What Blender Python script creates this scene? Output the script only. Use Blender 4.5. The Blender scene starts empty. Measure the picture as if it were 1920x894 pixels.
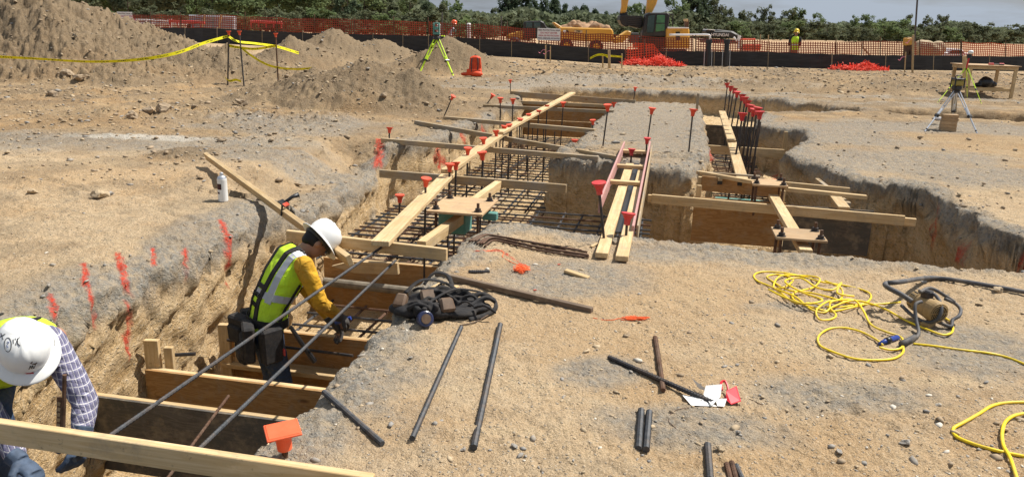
import bpy, bmesh, math, random
import numpy as np
from mathutils import Vector, Matrix, Quaternion
from mathutils import noise as mnoise
from mathutils.bvhtree import BVHTree
random.seed(7)
rng = np.random.default_rng(7)
scene = bpy.context.scene
COL = scene.collection
R_ = math.radians

# ------------------------------------------------------------------ camera
PITCH, ROLL, FPX, EYE = R_(15.5), R_(1.5), 1443.0, 1.65
_U0 = Vector((0, math.sin(PITCH), math.cos(PITCH)))
_F = Vector((0, math.cos(PITCH), -math.sin(PITCH)))
_R0 = Vector((1, 0, 0))
_R = math.cos(ROLL) * _R0 + math.sin(ROLL) * _U0
_U = -math.sin(ROLL) * _R0 + math.cos(ROLL) * _U0
cam_d = bpy.data.cameras.new('camera')
cam_d.sensor_width = 36.0
cam_d.lens = 36.0 * FPX / 1920.0
cam_d.clip_start = 0.05
cam_d.clip_end = 3000
cam = bpy.data.objects.new('camera', cam_d)
COL.objects.link(cam)
M = Matrix.Identity(4)
for i in range(3):
    M[i][0] = _R[i]; M[i][1] = _U[i]; M[i][2] = -_F[i]
M[0][3], M[1][3], M[2][3] = 0, 0, EYE
cam.matrix_world = M
scene.camera = cam

# ------------------------------------------------------------------ light
SUN_DIR = Vector((0.66, 0.30, 1.08)).normalized()       # towards the sun
sd = bpy.data.lights.new('sun', 'SUN')
sd.energy = 5.0
sd.angle = R_(0.6)
sd.color = (1.0, 0.955, 0.88)
sun = bpy.data.objects.new('sun', sd)
COL.objects.link(sun)
sun.rotation_euler = SUN_DIR.to_track_quat('Z', 'Y').to_euler()
world = bpy.data.worlds.new('World')
scene.world = world
world.use_nodes = True
wt = world.node_tree
wt.nodes.clear()
def wn(t, **k):
    n = wt.nodes.new(t)
    for a, b in k.items(): setattr(n, a, b)
    return n
sky = wn('ShaderNodeTexSky', sky_type='NISHITA', sun_disc=False)
sky.sun_elevation = math.asin(SUN_DIR.z)
sky.sun_rotation = math.atan2(SUN_DIR.x, SUN_DIR.y)
sky.air_density = 1.2; sky.dust_density = 3.0; sky.ozone_density = 1.0
tc = wn('ShaderNodeTexCoord'); mp = wn('ShaderNodeMapping')
mp.inputs['Scale'].default_value = (1.0, 1.0, 7.0)
nz = wn('ShaderNodeTexNoise'); nz.inputs['Scale'].default_value = 3.2; nz.inputs['Detail'].default_value = 7
nz.inputs['Roughness'].default_value = 0.6
cr = wn('ShaderNodeValToRGB')
cr.color_ramp.elements[0].position = 0.28; cr.color_ramp.elements[0].color = (0.12, 0.12, 0.12, 1)
cr.color_ramp.elements[1].position = 0.58; cr.color_ramp.elements[1].color = (0.9, 0.9, 0.9, 1)
mix = wn('ShaderNodeMix', data_type='RGBA')
mix.inputs['B'].default_value = (6.6, 7.6, 9.0, 1)
bg = wn('ShaderNodeBackground'); bg.inputs['Strength'].default_value = 0.050
wo = wn('ShaderNodeOutputWorld')
wt.links.new(tc.outputs['Generated'], mp.inputs['Vector'])
wt.links.new(mp.outputs['Vector'], nz.inputs['Vector'])
wt.links.new(nz.outputs['Fac'], cr.inputs['Fac'])
wt.links.new(cr.outputs['Color'], mix.inputs['Factor'])
wt.links.new(sky.outputs['Color'], mix.inputs['A'])
wt.links.new(mix.outputs['Result'], bg.inputs['Color'])
wt.links.new(bg.outputs['Background'], wo.inputs['Surface'])
scene.view_settings.view_transform = 'Standard'
scene.view_settings.look = 'None'
scene.view_settings.gamma = 1.0
scene.view_settings.use_curve_mapping = False
scene.view_settings.exposure = 0.46

# ------------------------------------------------------------------ survey: site grid (u across, v away) and sight lines
HD = R_(11.1)
AV = Vector((math.sin(HD), math.cos(HD), 0))
BV = Vector((math.cos(HD), -math.sin(HD), 0))
EYEV = Vector((0, 0, EYE))
def ray(px, py):
    return _F + _R * ((px - 960) / FPX) + _U * ((447 - py) / FPX)
def P(px, py, z=0.0):
    d = ray(px, py); t = (z - EYE) / d.z
    return EYEV + d * t
def PV(px, py, v):
    d = ray(px, py); t = v / d.dot(AV)
    return EYEV + d * t
def PY(px, py, y):
    d = ray(px, py); t = y / d.y
    return EYEV + d * t
def W(u, v, z=0.0):
    return BV * u + AV * v + Vector((0, 0, z))
def UV(p):
    return p.x * BV.x + p.y * BV.y, p.x * AV.x + p.y * AV.y
MGRID = Matrix.Rotation(-HD, 4, 'Z')

# ------------------------------------------------------------------ mesh helpers
def mesh_obj(name, verts, faces, mat, parent=None, smooth=False, uvs=None, matrix=None):
    me = bpy.data.meshes.new(name)
    me.from_pydata([tuple(v) for v in verts], [], faces)
    if isinstance(mat, (list, tuple)):
        for m in mat: me.materials.append(m)
    elif mat: me.materials.append(mat)
    if smooth:
        me.polygons.foreach_set('use_smooth', [True] * len(me.polygons))
    me.update()
    o = bpy.data.objects.new(name, me)
    COL.objects.link(o)
    if matrix is not None: o.matrix_basis = matrix
    if parent is not None:
        o.parent = parent
        o.matrix_parent_inverse = parent_inv(parent)
    return o
def wm(p):
    if p.parent is None: return p.matrix_basis.copy()
    return wm(p.parent) @ p.matrix_parent_inverse @ p.matrix_basis
def parent_inv(p):
    return wm(p).inverted()
def tag(o, label=None, cat=None, group=None, kind=None):
    if label: o['label'] = label
    if cat: o['category'] = cat
    if group: o['group'] = group
    if kind: o['kind'] = kind
    return o
def thing(name, label, cat, loc=(0, 0, 0), rotz=0.0, group=None):
    o = bpy.data.objects.new(name, None)
    o.empty_display_size = 0.1
    o.matrix_basis = Matrix.Translation(Vector(loc)) @ Matrix.Rotation(rotz, 4, 'Z')
    COL.objects.link(o)
    return tag(o, label, cat, group)
def frame(d, up=Vector((0, 0, 1))):
    d = Vector(d).normalized()
    if abs(d.dot(up)) > 0.97: up = Vector((0, 1, 0)) if abs(d.y) < 0.9 else Vector((1, 0, 0))
    s = up.cross(d).normalized()
    return s, d.cross(s).normalized()
class MB:
    def __init__(s): s.v = []; s.f = []; s.mi = []; s.cm = 0
    def add(s, vs, fs):
        b = len(s.v); s.v += [Vector(v) for v in vs]
        for f in fs: s.f.append([b + i for i in f]); s.mi.append(s.cm)
        return s
    def box(s, c, size, m=None, taper=1.0):
        hx, hy, hz = [a / 2 for a in size]
        vs = [Vector((x * hx * (taper if z > 0 else 1), y * hy * (taper if z > 0 else 1), z * hz)) for z in (-1, 1) for y in (-1, 1) for x in (-1, 1)]
        if m is not None: vs = [m @ v for v in vs]
        vs = [v + Vector(c) for v in vs]
        return s.add(vs, [(0, 2, 3, 1), (4, 5, 7, 6), (0, 1, 5, 4), (2, 6, 7, 3), (0, 4, 6, 2), (1, 3, 7, 5)])
    def tube(s, pts, rad, n=8, cap=True, flat=1.0, up=None):
        pts = [Vector(p) for p in pts]
        if not hasattr(rad, '__len__'): rad = [rad] * len(pts)
        b = len(s.v); prev = None
        for i, p in enumerate(pts):
            if i == 0: d = pts[1] - p
            elif i == len(pts) - 1: d = p - pts[i - 1]
            else: d = (pts[i + 1] - pts[i - 1])
            d = d.normalized() if d.length > 1e-9 else Vector((0, 0, 1))
            if prev is None: a, c = frame(d, up or Vector((0, 0, 1)))
            else:
                a = (prev - d * prev.dot(d)).normalized(); c = d.cross(a).normalized()
            prev = a
            r = rad[i]
            for k in range(n):
                t = 2 * math.pi * k / n
                s.v.append(p + a * (math.cos(t) * r) + c * (math.sin(t) * r * flat))
        for i in range(len(pts) - 1):
            for k in range(n):
                k2 = (k + 1) % n
                s.f.append([b + i * n + k, b + i * n + k2, b + (i + 1) * n + k2, b + (i + 1) * n + k]); s.mi.append(s.cm)
        if cap:
            s.f.append([b + k for k in range(n)][::-1]); s.mi.append(s.cm)
            e = b + (len(pts) - 1) * n
            s.f.append([e + k for k in range(n)]); s.mi.append(s.cm)
        return s
    def lathe(s, prof, n=20, m=None, sx=1.0, sy=1.0):
        b = len(s.v)
        for r, z in prof:
            for k in range(n):
                t = 2 * math.pi * k / n
                v = Vector((math.cos(t) * r * sx, math.sin(t) * r * sy, z))
                s.v.append(m @ v if m is not None else v)
        for i in range(len(prof) - 1):
            for k in range(n):
                k2 = (k + 1) % n
                s.f.append([b + i * n + k, b + i * n + k2, b + (i + 1) * n + k2, b + (i + 1) * n + k]); s.mi.append(s.cm)
        s.f.append([b + k for k in range(n)][::-1]); s.mi.append(s.cm)
        e = b + (len(prof) - 1) * n
        s.f.append([e + k for k in range(n)]); s.mi.append(s.cm)
        return s
    def prism(s, poly, a, depth):
        """poly: list of 3D points (one plane), extruded by vector a*depth"""
        n = len(poly); off = Vector(a) * depth
        vs = [Vector(p) for p in poly] + [Vector(p) + off for p in poly]
        return s.add(vs, [list(range(n))[::-1], [n + i for i in range(n)]] + [(i, (i + 1) % n, n + (i + 1) % n, n + i) for i in range(n)])
    def ell(s, c, r, m=None, nu=14, nv=9):
        prof = [(max(1e-4, math.sin(math.pi * i / nv)), -math.cos(math.pi * i / nv)) for i in range(nv + 1)]
        mm = Matrix.Translation(Vector(c)) @ (m.to_4x4() if m is not None else Matrix.Identity(4)) @ Matrix.Diagonal((r[0], r[1], r[2], 1))
        return s.lathe(prof, nu, mm)
    def build(s, name, mat, parent=None, smooth=False, bevel=0, matrix=None):
        o = mesh_obj(name, s.v, s.f, mat, parent, smooth, matrix=matrix)
        if isinstance(mat, (list, tuple)):
            o.data.polygons.foreach_set('material_index', s.mi)
        bm = bmesh.new(); bm.from_mesh(o.data)
        if bevel:
            bmesh.ops.bevel(bm, geom=[e for e in bm.edges if len(e.link_faces) == 2 and e.calc_face_angle(0) > 0.6], offset=bevel, segments=1, affect='EDGES')
        bmesh.ops.recalc_face_normals(bm, faces=bm.faces)
        bm.to_mesh(o.data); bm.free()
        return o
def evaluated(o, name=None):
    dg = bpy.context.evaluated_depsgraph_get()
    me = bpy.data.meshes.new_from_object(o.evaluated_get(dg))
    return me
def fuse(mb, name, mat, parent=None, voxel=0.014, smooth_it=3):
    """merge overlapping volumes into ONE continuous skin"""
    o = mb.build(name, None if isinstance(mat, (list, tuple)) else mat, None)
    m = o.modifiers.new('r', 'REMESH'); m.mode = 'VOXEL'; m.voxel_size = voxel; m.use_smooth_shade = True
    k = o.modifiers.new('s', 'SMOOTH'); k.factor = 0.5; k.iterations = smooth_it
    me = evaluated(o)
    o.modifiers.clear(); old = o.data; o.data = me
    bpy.data.meshes.remove(old)
    me.name = name
    me.materials.clear()
    for q in (mat if isinstance(mat, (list, tuple)) else [mat]): me.materials.append(q)
    me.polygons.foreach_set('use_smooth', [True] * len(me.polygons))
    if parent is not None:
        o.parent = parent; o.matrix_parent_inverse = parent_inv(parent)
    return o
def spline(pts, n=8):
    pts = [Vector(p) for p in pts]
    out = []
    for i in range(len(pts) - 1):
        p0 = pts[max(i - 1, 0)]; p1 = pts[i]; p2 = pts[i + 1]; p3 = pts[min(i + 2, len(pts) - 1)]
        for k in range(n):
            t = k / n
            out.append(0.5 * ((2 * p1) + (-p0 + p2) * t + (2 * p0 - 5 * p1 + 4 * p2 - p3) * t * t + (-p0 + 3 * p1 - 3 * p2 + p3) * t ** 3))
    out.append(pts[-1])
    return out

# ------------------------------------------------------------------ materials
class NT:
    def __init__(s, name):
        s.m = bpy.data.materials.new(name); s.m.use_nodes = True
        s.t = s.m.node_tree; s.b = s.t.nodes['Principled BSDF']
        s.out = s.t.nodes['Material Output']
    def n(s, t, inp=None, **k):
        q = s.t.nodes.new(t)
        for a, b in k.items(): setattr(q, a, b)
        for a, b in (inp or {}).items():
            if isinstance(b, bpy.types.NodeSocket): s.t.links.new(b, q.inputs[a])
            else: q.inputs[a].default_value = b
        return q
    def l(s, a, b): s.t.links.new(a, b)
    def noise(s, vec, scale, det=4, rough=0.6, dist=0.0):
        q = s.n('ShaderNodeTexNoise', {'Scale': scale, 'Detail': det, 'Roughness': rough, 'Distortion': dist})
        if vec is not None: s.l(vec, q.inputs['Vector'])
        return q.outputs['Fac']
    def ramp(s, fac, stops):
        q = s.n('ShaderNodeValToRGB'); e = q.color_ramp.elements
        while len(e) < len(stops): e.new(0.5)
        for i, (p, c) in enumerate(stops):
            e[i].position = p; e[i].color = (c, c, c, 1) if not hasattr(c, '__len__') else tuple(c) + (1,)
        s.l(fac, q.inputs['Fac']); return q.outputs['Color']
    def mix(s, f, a, b, mode='MIX'):
        q = s.n('ShaderNodeMix', data_type='RGBA', blend_type=mode)
        for k, v in (('Factor', f), ('A', a), ('B', b)):
            if isinstance(v, bpy.types.NodeSocket): s.l(v, q.inputs[k])
            elif k == 'Factor': q.inputs[k].default_value = v
            else: q.inputs[k].default_value = tuple(v) + (1,)
        return q.outputs['Result']
    def math(s, op, a, b=0.0):
        q = s.n('ShaderNodeMath', operation=op)
        for i, v in ((0, a), (1, b)):
            if isinstance(v, bpy.types.NodeSocket): s.l(v, q.inputs[i])
            else: q.inputs[i].default_value = v
        return q.outputs[0]
    def bump(s, h, strength=0.4, dist=0.01):
        q = s.n('ShaderNodeBump', {'Strength': strength, 'Distance': dist, 'Height': h})
        s.l(q.outputs['Normal'], s.b.inputs['Normal']); return q
    def base(s, c, rough=0.8, spec=0.3, metal=0.0):
        if isinstance(c, bpy.types.NodeSocket): s.l(c, s.b.inputs['Base Color'])
        else: s.b.inputs['Base Color'].default_value = tuple(c) + (1,)
        s.b.inputs['Roughness'].default_value = rough
        s.b.inputs['Specular IOR Level'].default_value = spec
        s.b.inputs['Metallic'].default_value = metal
        return s.m
def simple(name, c, rough=0.7, var=0.25, scale=30, metal=0.0, bump=0.0, spec=0.3, dirt=None, dirt_amt=0.5, bd=0.004):
    t = NT(name)
    tco = t.n('ShaderNodeTexCoord').outputs['Object']
    f = t.noise(tco, scale, 5)
    lo = [x * (1 - var) for x in c]; hi = [min(1, x * (1 + var)) for x in c]
    col = t.ramp(f, [(0.3, lo), (0.7, hi)])
    if dirt:
        g = t.noise(tco, scale * 0.35, 6, 0.7)
        col = t.mix(t.ramp(g, [(0.45, 0.0), (0.72, dirt_amt)]), col, dirt)
    t.base(col, rough, spec, metal)
    if bump: t.bump(f if bd < .01 else t.noise(tco, scale, 3, .45, 1.4), bump, bd)
    return t.m
def wood(name, c1, c2, rough=0.75, knots=True, ply=False, stain=None):
    t = NT(name)
    co = t.n('ShaderNodeTexCoord').outputs['Object']
    rnd = t.n('ShaderNodeObjectInfo').outputs['Random']
    off = t.n('ShaderNodeCombineXYZ', {'X': t.math('MULTIPLY', rnd, 37.0), 'Y': t.math('MULTIPLY', rnd, 19.0), 'Z': 0.0}).outputs[0]
    v = t.n('ShaderNodeVectorMath', {0: co, 1: off}, operation='ADD').outputs[0]
    m = t.n('ShaderNodeMapping', {'Vector': v, 'Scale': (1.3, 9, 9) if ply else (2.2, 34, 34)}).outputs[0]
    g = t.noise(m, 1.0 if not ply else 1.6, 5, 0.55, 1.2 if not ply else 2.5)
    g = t.math('PINGPONG', t.math('MULTIPLY', g, 5.0 if not ply else 9.0), 1.0)
    big = t.noise(v, 1.6, 3)
    col = t.mix(g, c1, c2)
    col = t.mix(t.ramp(big, [(0.35, 0.0), (0.7, 0.45)]), col, [x * 0.72 for x in c2])
    if knots:
        k = t.n('ShaderNodeTexVoronoi', {'Vector': t.n('ShaderNodeMapping', {'Vector': v, 'Scale': (2.4, 7.5, 7.5)}).outputs[0], 'Scale': 1.0, 'Randomness': 1.0})
        kf = t.ramp(k.outputs['Distance'], [(0.05, 0.85), (0.13, 0.0)])
        col = t.mix(kf, col, (0.13, 0.06, 0.025))
    br = t.math('ADD', t.math('MULTIPLY', rnd, 0.34), 0.80)
    bc = t.n('ShaderNodeCombineColor', {0: br, 1: br, 2: br}).outputs[0]
    col = t.mix(1.0, col, bc, 'MULTIPLY')
    if stain:
        s_ = t.noise(v, 3.0, 6, 0.7)
        col = t.mix(t.ramp(s_, [(0.42, 0.0), (0.6, 0.8)]), col, stain)
    # mud splashes
    d = t.noise(v, 7.0, 7, 0.72)
    col = t.mix(t.ramp(d, [(0.50, 0.0), (0.70, 0.6)]), col, (0.31, 0.245, 0.165))
    e_ = t.noise(v, 26.0, 5, 0.7)
    col = t.mix(t.ramp(e_, [(0.62, 0.0), (0.70, 0.7)]), col, (0.20, 0.13, 0.07))
    t.base(col, rough, 0.25)
    t.bump(t.math('ADD', t.math('MULTIPLY', g, 0.6), d), 0.25, 0.003)
    return t.m
MAT = {}
MAT['pine'] = wood('new_pine', (0.66, 0.49, 0.28), (0.53, 0.36, 0.175))
MAT['pine_old'] = wood('old_pine', (0.46, 0.345, 0.20), (0.33, 0.23, 0.12), stain=(0.30, 0.26, 0.21))
MAT['weathered'] = wood('weathered_brown_timber', (0.20, 0.145, 0.10), (0.12, 0.085, 0.06), knots=False)
MAT['ply'] = wood('plywood', (0.43, 0.25, 0.105), (0.30, 0.155, 0.055), ply=True)
MAT['ply_grey'] = wood('grey_plywood', (0.17, 0.145, 0.12), (0.10, 0.085, 0.07), ply=True, knots=False, stain=(0.07, 0.068, 0.064))
MAT['ply_pale'] = wood('template_plywood', (0.52, 0.36, 0.21), (0.42, 0.27, 0.14), ply=True, knots=False)
MAT['steel'] = simple('rebar_steel', (0.062, 0.066, 0.072), 0.62, 0.35, 40, metal=0.25, dirt=(0.15, 0.10, 0.065), dirt_amt=0.6, spec=0.35)
MAT['rust'] = simple('rusty_steel', (0.115, 0.062, 0.038), 0.8, 0.4, 30, metal=0.2, dirt=(0.19, 0.155, 0.12))
MAT['dark_steel'] = simple('dark_steel', (0.045, 0.043, 0.045), 0.55, 0.3, 30, metal=0.4, dirt=(0.15, 0.10, 0.065), dirt_amt=0.6)
MAT['cap'] = simple('orange_red_plastic', (0.72, 0.085, 0.04), 0.6, 0.2, 9, spec=0.3, dirt=(0.45, 0.24, 0.16), dirt_amt=0.75)
MAT['cap_red'] = simple('red_plastic', (0.56, 0.04, 0.042), 0.6, 0.2, 9, spec=0.3, dirt=(0.42, 0.2, 0.15), dirt_amt=0.7)
MAT['cap_near'] = simple('bright_orange_plastic', (0.92, 0.13, 0.045), 0.5, 0.07, 14, spec=0.4, dirt=(0.6, 0.25, 0.14), dirt_amt=0.35)
MAT['black'] = simple('black_fabric', (0.022, 0.021, 0.022), 0.85, 0.4, 50, bump=0.3, dirt=(0.09, 0.07, 0.05), dirt_amt=0.35)
MAT['black_plastic'] = simple('black_plastic', (0.018, 0.018, 0.02), 0.4, 0.2, 20, spec=0.5)
MAT['white'] = simple('white_plastic', (0.78, 0.78, 0.76), 0.35, 0.05, 12, spec=0.5, dirt=(0.48, 0.40, 0.30), dirt_amt=0.4)
MAT['yellow_cord'] = simple('yellow_cord_jacket', (0.86, 0.62, 0.02), 0.4, 0.1, 18, spec=0.3, dirt=(0.40, 0.29, 0.11), dirt_amt=0.75)
MAT['neon'] = simple('neon_yellow', (0.62, 0.88, 0.03), 0.6, 0.08, 14, dirt=(0.34, 0.36, 0.10), dirt_amt=0.3)
MAT['orange_net'] = simple('orange_net', (0.80, 0.09, 0.045), 0.6, 0.3, 20)
MAT['teal'] = simple('teal_foam', (0.10, 0.27, 0.235), 0.7, 0.15, 14, dirt=(0.2, 0.2, 0.15))
MAT['pink_metal'] = simple('faded_red_painted_edge', (0.50, 0.26, 0.24), 0.6, 0.2, 25, dirt=(0.33, 0.24, 0.18), dirt_amt=0.7)
MAT['alu'] = simple('aluminium', (0.62, 0.63, 0.65), 0.35, 0.1, 20, metal=0.8)
MAT['machine_yellow'] = simple('machine_yellow', (0.66, 0.34, 0.035), 0.45, 0.12, 1.5, spec=0.5, dirt=(0.40, 0.25, 0.12), dirt_amt=0.6)
MAT['machine_dark'] = simple('machine_black', (0.025, 0.026, 0.028), 0.5, 0.3, 2, dirt=(0.12, 0.09, 0.06), dirt_amt=0.5)
MAT['glass_dark'] = simple('cab_glass', (0.025, 0.05, 0.035), 0.08, 0.3, 2, spec=0.8)
MAT['glass_green'] = simple('green_cab_glass', (0.05, 0.16, 0.05), 0.12, 0.3, 2, spec=0.8)
MAT['skin'] = simple('skin', (0.36, 0.19, 0.12), 0.55, 0.1, 10)
MAT['hair'] = simple('black_hair', (0.012, 0.01, 0.01), 0.6, 0.2, 60)
MAT['mustard'] = simple('mustard_sleeve_cloth', (0.60, 0.32, 0.022), 0.85, 0.14, 11, bump=0.9, bd=.035, dirt=(.30, .20, .08), dirt_amt=.4)
MAT['jeans'] = simple('blue_jeans', (0.035, 0.06, 0.115), 0.85, 0.35, 12, bump=0.9, bd=.03, dirt=(0.17, 0.15, 0.12), dirt_amt=0.65)
MAT['glove'] = simple('work_glove', (0.075, 0.068, 0.064), 0.85, 0.3, 30, bump=0.3)
MAT['blue_glove'] = simple('blue_coated_glove', (0.06, 0.085, 0.13), 0.7, 0.4, 18, bump=0.3)
MAT['boots'] = simple('leather_boots', (0.16, 0.095, 0.05), 0.75, 0.25, 14)
MAT['pipe_white'] = simple('white_pipe', (0.76, 0.74, 0.72), 0.4, 0.06, 4, dirt=(0.5, 0.42, 0.36), dirt_amt=0.4)
MAT['paper'] = simple('paper', (0.78, 0.77, 0.74), 0.8, 0.05, 10)
MAT['red_cloth'] = simple('red_ribbon_plastic', (0.62, 0.02, 0.035), 0.45, 0.15, 14)
MAT['pink_cloth'] = simple('pink_flagging', (0.80, 0.22, 0.32), 0.5, 0.1, 14)
MAT['orange_string'] = simple('orange_string', (0.86, 0.15, 0.04), 0.7, 0.15, 30)
MAT['leather'] = simple('brown_leather', (0.11, 0.068, 0.042), 0.6, 0.35, 16, bump=0.3, dirt=(0.24, 0.18, 0.125))
MAT['tan_motor'] = simple('dusty_motor_paint', (0.33, 0.22, 0.10), 0.6, 0.2, 14, dirt=(0.33, 0.26, 0.18), dirt_amt=0.8)
MAT['grey_rubber'] = simple('dusty_rubber', (0.075, 0.075, 0.08), 0.65, 0.3, 14, dirt=(0.26, 0.21, 0.155), dirt_amt=0.65)
MAT['orange_plastic'] = simple('orange_case', (0.68, 0.075, 0.022), 0.6, 0.2, 10, bump=0.3)
MAT['blue_plastic'] = simple('blue_plastic', (0.02, 0.05, 0.26), 0.35, 0.2, 14, spec=0.5)
# ------------------------------------------------------------------ ground: one sheet with the excavation cut into it
def _h3(i, j, k, seed):
    n = (i * 374761393 + j * 668265263 + k * 2147483647 + seed * 1274126177) & 0xffffffff
    n = ((n ^ (n >> 13)) * 1103515245) & 0xffffffff
    n = (n ^ (n >> 16)) & 0xffffffff
    return (n & 0xffff) / 32767.5 - 1.0
def vnoise(x, y, z=None, seed=0):
    xi = np.floor(x).astype(np.int64); yi = np.floor(y).astype(np.int64)
    fx = x - xi; fy = y - yi
    fx = fx * fx * (3 - 2 * fx); fy = fy * fy * (3 - 2 * fy)
    def lay(k):
        a = _h3(xi, yi, k, seed); b = _h3(xi + 1, yi, k, seed); c = _h3(xi, yi + 1, k, seed); d = _h3(xi + 1, yi + 1, k, seed)
        return (a * (1 - fx) + b * fx) * (1 - fy) + (c * (1 - fx) + d * fx) * fy
    if z is None: return lay(0)
    zi = np.floor(z).astype(np.int64); fz = z - zi; fz = fz * fz * (3 - 2 * fz)
    return lay(zi) * (1 - fz) + lay(zi + 1) * fz
def fbm(x, y, z=None, o=4, seed=0, g=0.5, ridged=False):
    s = 0; a = 1.0; t = 0
    for i in range(o):
        q = vnoise(x * 2 ** i + 17.3 * i, y * 2 ** i - 9.1 * i, None if z is None else z * 2 ** i, seed + i)
        if ridged: q = 1 - 2 * np.abs(q)
        s = s + a * q; t += a; a *= g
    return s / t
def sst(a, b, x):
    t = np.clip((x - a) / (b - a), 0, 1); return t * t * (3 - 2 * t)
def chaikin(p, n=2):
    p = [np.array(q, float) for q in p]
    for _ in range(n):
        o = []
        for i in range(len(p)):
            a, b = p[i], p[(i + 1) % len(p)]
            L = np.linalg.norm(b - a); f = min(0.25, 0.22 / max(L, 1e-6))
            o += [a + (b - a) * f, b - (b - a) * f]
        p = o
    return np.array(p)
OUT = chaikin([(-3.50, 0.2), (-3.50, 3.9), (-3.52, 5.4), (-3.43, 6.3), (-3.50, 6.7), (-3.55, 7.65), (-3.62, 9.2), (-3.80, 9.85), (-3.21, 11.1), (-3.34, 12.4),
       (-3.12, 13.8), (-3.38, 15.6), (-3.22, 17.0), (-3.55, 18.6), (-3.68, 20.6), (-2.25, 21.7), (-0.8, 21.7), (1.44, 21.1), (2.5, 20.8), (3.75, 19.5), (4.5, 18.8), (3.3, 17.9),
       (1.9, 17.45), (1.6, 14.65), (2.3, 14.55), (2.39, 13.85), (1.94, 12.3), (1.64, 11.45), (1.70, 11.1), (1.92, 10.63), (2.06, 10.2), (2.1, 9.45), (2.86, 9.4), (2.97, 8.6),
       (2.95, 7.5), (3.3, 7.2), (6.0, 7.0), (6.0, 6.1), (1.86, 6.06), (1.02, 6.11), (0.28, 6.22), (-0.49, 6.2), (-1.07, 6.38), (-1.45, 6.37), (-1.55, 6.0), (-1.54, 5.2),
       (-1.5, 3.9), (-1.46, 3.0), (-1.52, 2.4), (-1.5, 0.2)])
ISL = chaikin([(-1.24, 17.95), (-1.3, 12.7), (-1.26, 11.2), (-1.53, 9.82), (-0.5, 9.76), (0.40, 9.42), (0.52, 10.35), (0.66, 11.4), (0.62, 13.9), (0.76, 18.5)])
CUT = chaikin([(4.9, 19.5), (5.7, 19.75), (8.0, 19.6), (14, 20.2), (14, 18.6), (7.3, 17.8), (5.1, 18.0), (4.8, 18.75)])
BENCH = chaikin([(-4.7, 7.0), (-4.64, 7.75), (-4.62, 8.85), (-4.66, 10.3), (-4.2, 10.6), (-3.75, 9.95), (-3.3, 9.6), (-3.3, 6.75), (-3.7, 6.72)])
def sdf(u, v, polys):
    """signed distance (positive inside) and nearest boundary point"""
    best = np.full(u.shape, 1e9); nx = np.zeros_like(u); ny = np.zeros_like(u); inside = np.zeros(u.shape, bool)
    for poly in polys:
        n = len(poly)
        for i in range(n):
            ax, ay = poly[i]; bx, by = poly[(i + 1) % n]
            dx, dy = bx - ax, by - ay; L = dx * dx + dy * dy + 1e-12
            t = np.clip(((u - ax) * dx + (v - ay) * dy) / L, 0, 1)
            qx = ax + t * dx; qy = ay + t * dy
            d = (u - qx) ** 2 + (v - qy) ** 2
            m = d < best
            best = np.where(m, d, best); nx = np.where(m, qx, nx); ny = np.where(m, qy, ny)
            c = ((ay > v) != (by > v)) & (u < (bx - ax) * (v - ay) / (by - ay + 1e-30) + ax)
            inside ^= c
    d = np.sqrt(best); return np.where(inside, d, -d), nx, ny
def pix_ground(px, py, z=0): return P(px, py, z)
# fence line: where the black silt fence stands (pixel x, top y, bottom y, distance forward)
SILT = [(225, 50, 76, 40), (300, 52, 78, 38), (380, 53, 80, 37), (520, 60, 88, 36.5), (640, 64, 92, 36), (740, 66, 97, 35.5), (820, 68, 101, 35), (900, 73, 104, 34.5), (1000, 81, 110, 34), (1130, 92, 119, 33.6),
        (1250, 96, 123, 33.2), (1400, 97, 125, 33), (1600, 103, 131, 33.2), (1750, 105, 132, 33.8), (1925, 106, 134, 34.6), (2100, 108, 136, 36)]
_sb = [PY(a, c, d) for a, b, c, d in SILT]; _st = [PY(a, b, d) for a, b, c, d in SILT]
_tk = np.array([p.x / (p.y + 1) for p in _sb]); _zk = np.array([p.z for p in _sb]); _yk = np.array([p.y for p in _sb])
MOUNDS = []   # (x, y, rx, ry, height, rot, power, rough)
def mound(px, py, Y, rx, ry, top_py, rot=0, power=1.5, rough=0.1, z0=0.0):
    c = PY(px, py, Y); t = PY(px, top_py, Y)
    MOUNDS.append((c.x, c.y, rx, ry, t.z - z0, rot, power, rough))
mound(-60, 40, 24.0, 9.5, 5.2, -66, 0.1, 1.3, 0.22)       # the big heap at the left edge
mound(60, 60, 21.5, 6.0, 3.4, 30, -0.2, 1.5, 0.2)
mound(240, 90, 23.0, 4.6, 2.8, 82, 0.0, 1.6, 0.16)
mound(430, 110, 22.5, 4.4, 2.6, 100, 0.0, 1.9, 0.14)
mound(625, 60, 30.5, 2.7, 3.0, 34, 0.0, 1.2, 0.14)
mound(720, 70, 31.0, 2.3, 2.2, 60, 0.0, 1.4, 0.12)
mound(840, 80, 27.5, 2.9, 1.8, 72, 0.1, 1.5, 0.1)
mound(545, 85, 28.0, 2.4, 2.0, 70, 0.1, 1.5, 0.1)
mound(690, 150, 16.2, 2.0, 1.9, 112, 0.2, 0.75, 0.10)    # the dark heap near the trench
mound(585, 160, 16.8, 2.0, 1.5, 140, 0.2, 1.1, 0.10)
mound(775, 165, 15.6, 1.2, 1.2, 150, 0.2, 1.5, 0.1)
mound(345, 290, 9.4, 0.55, 0.5, 280, 0.0, 1.5, 0.03)
def _rut(x0, y0, x1, y1, w, d):
    a, b = P(x0, y0), P(x1, y1); return (np.array([a.x, a.y]), np.array([b.x, b.y]), w, d)
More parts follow.
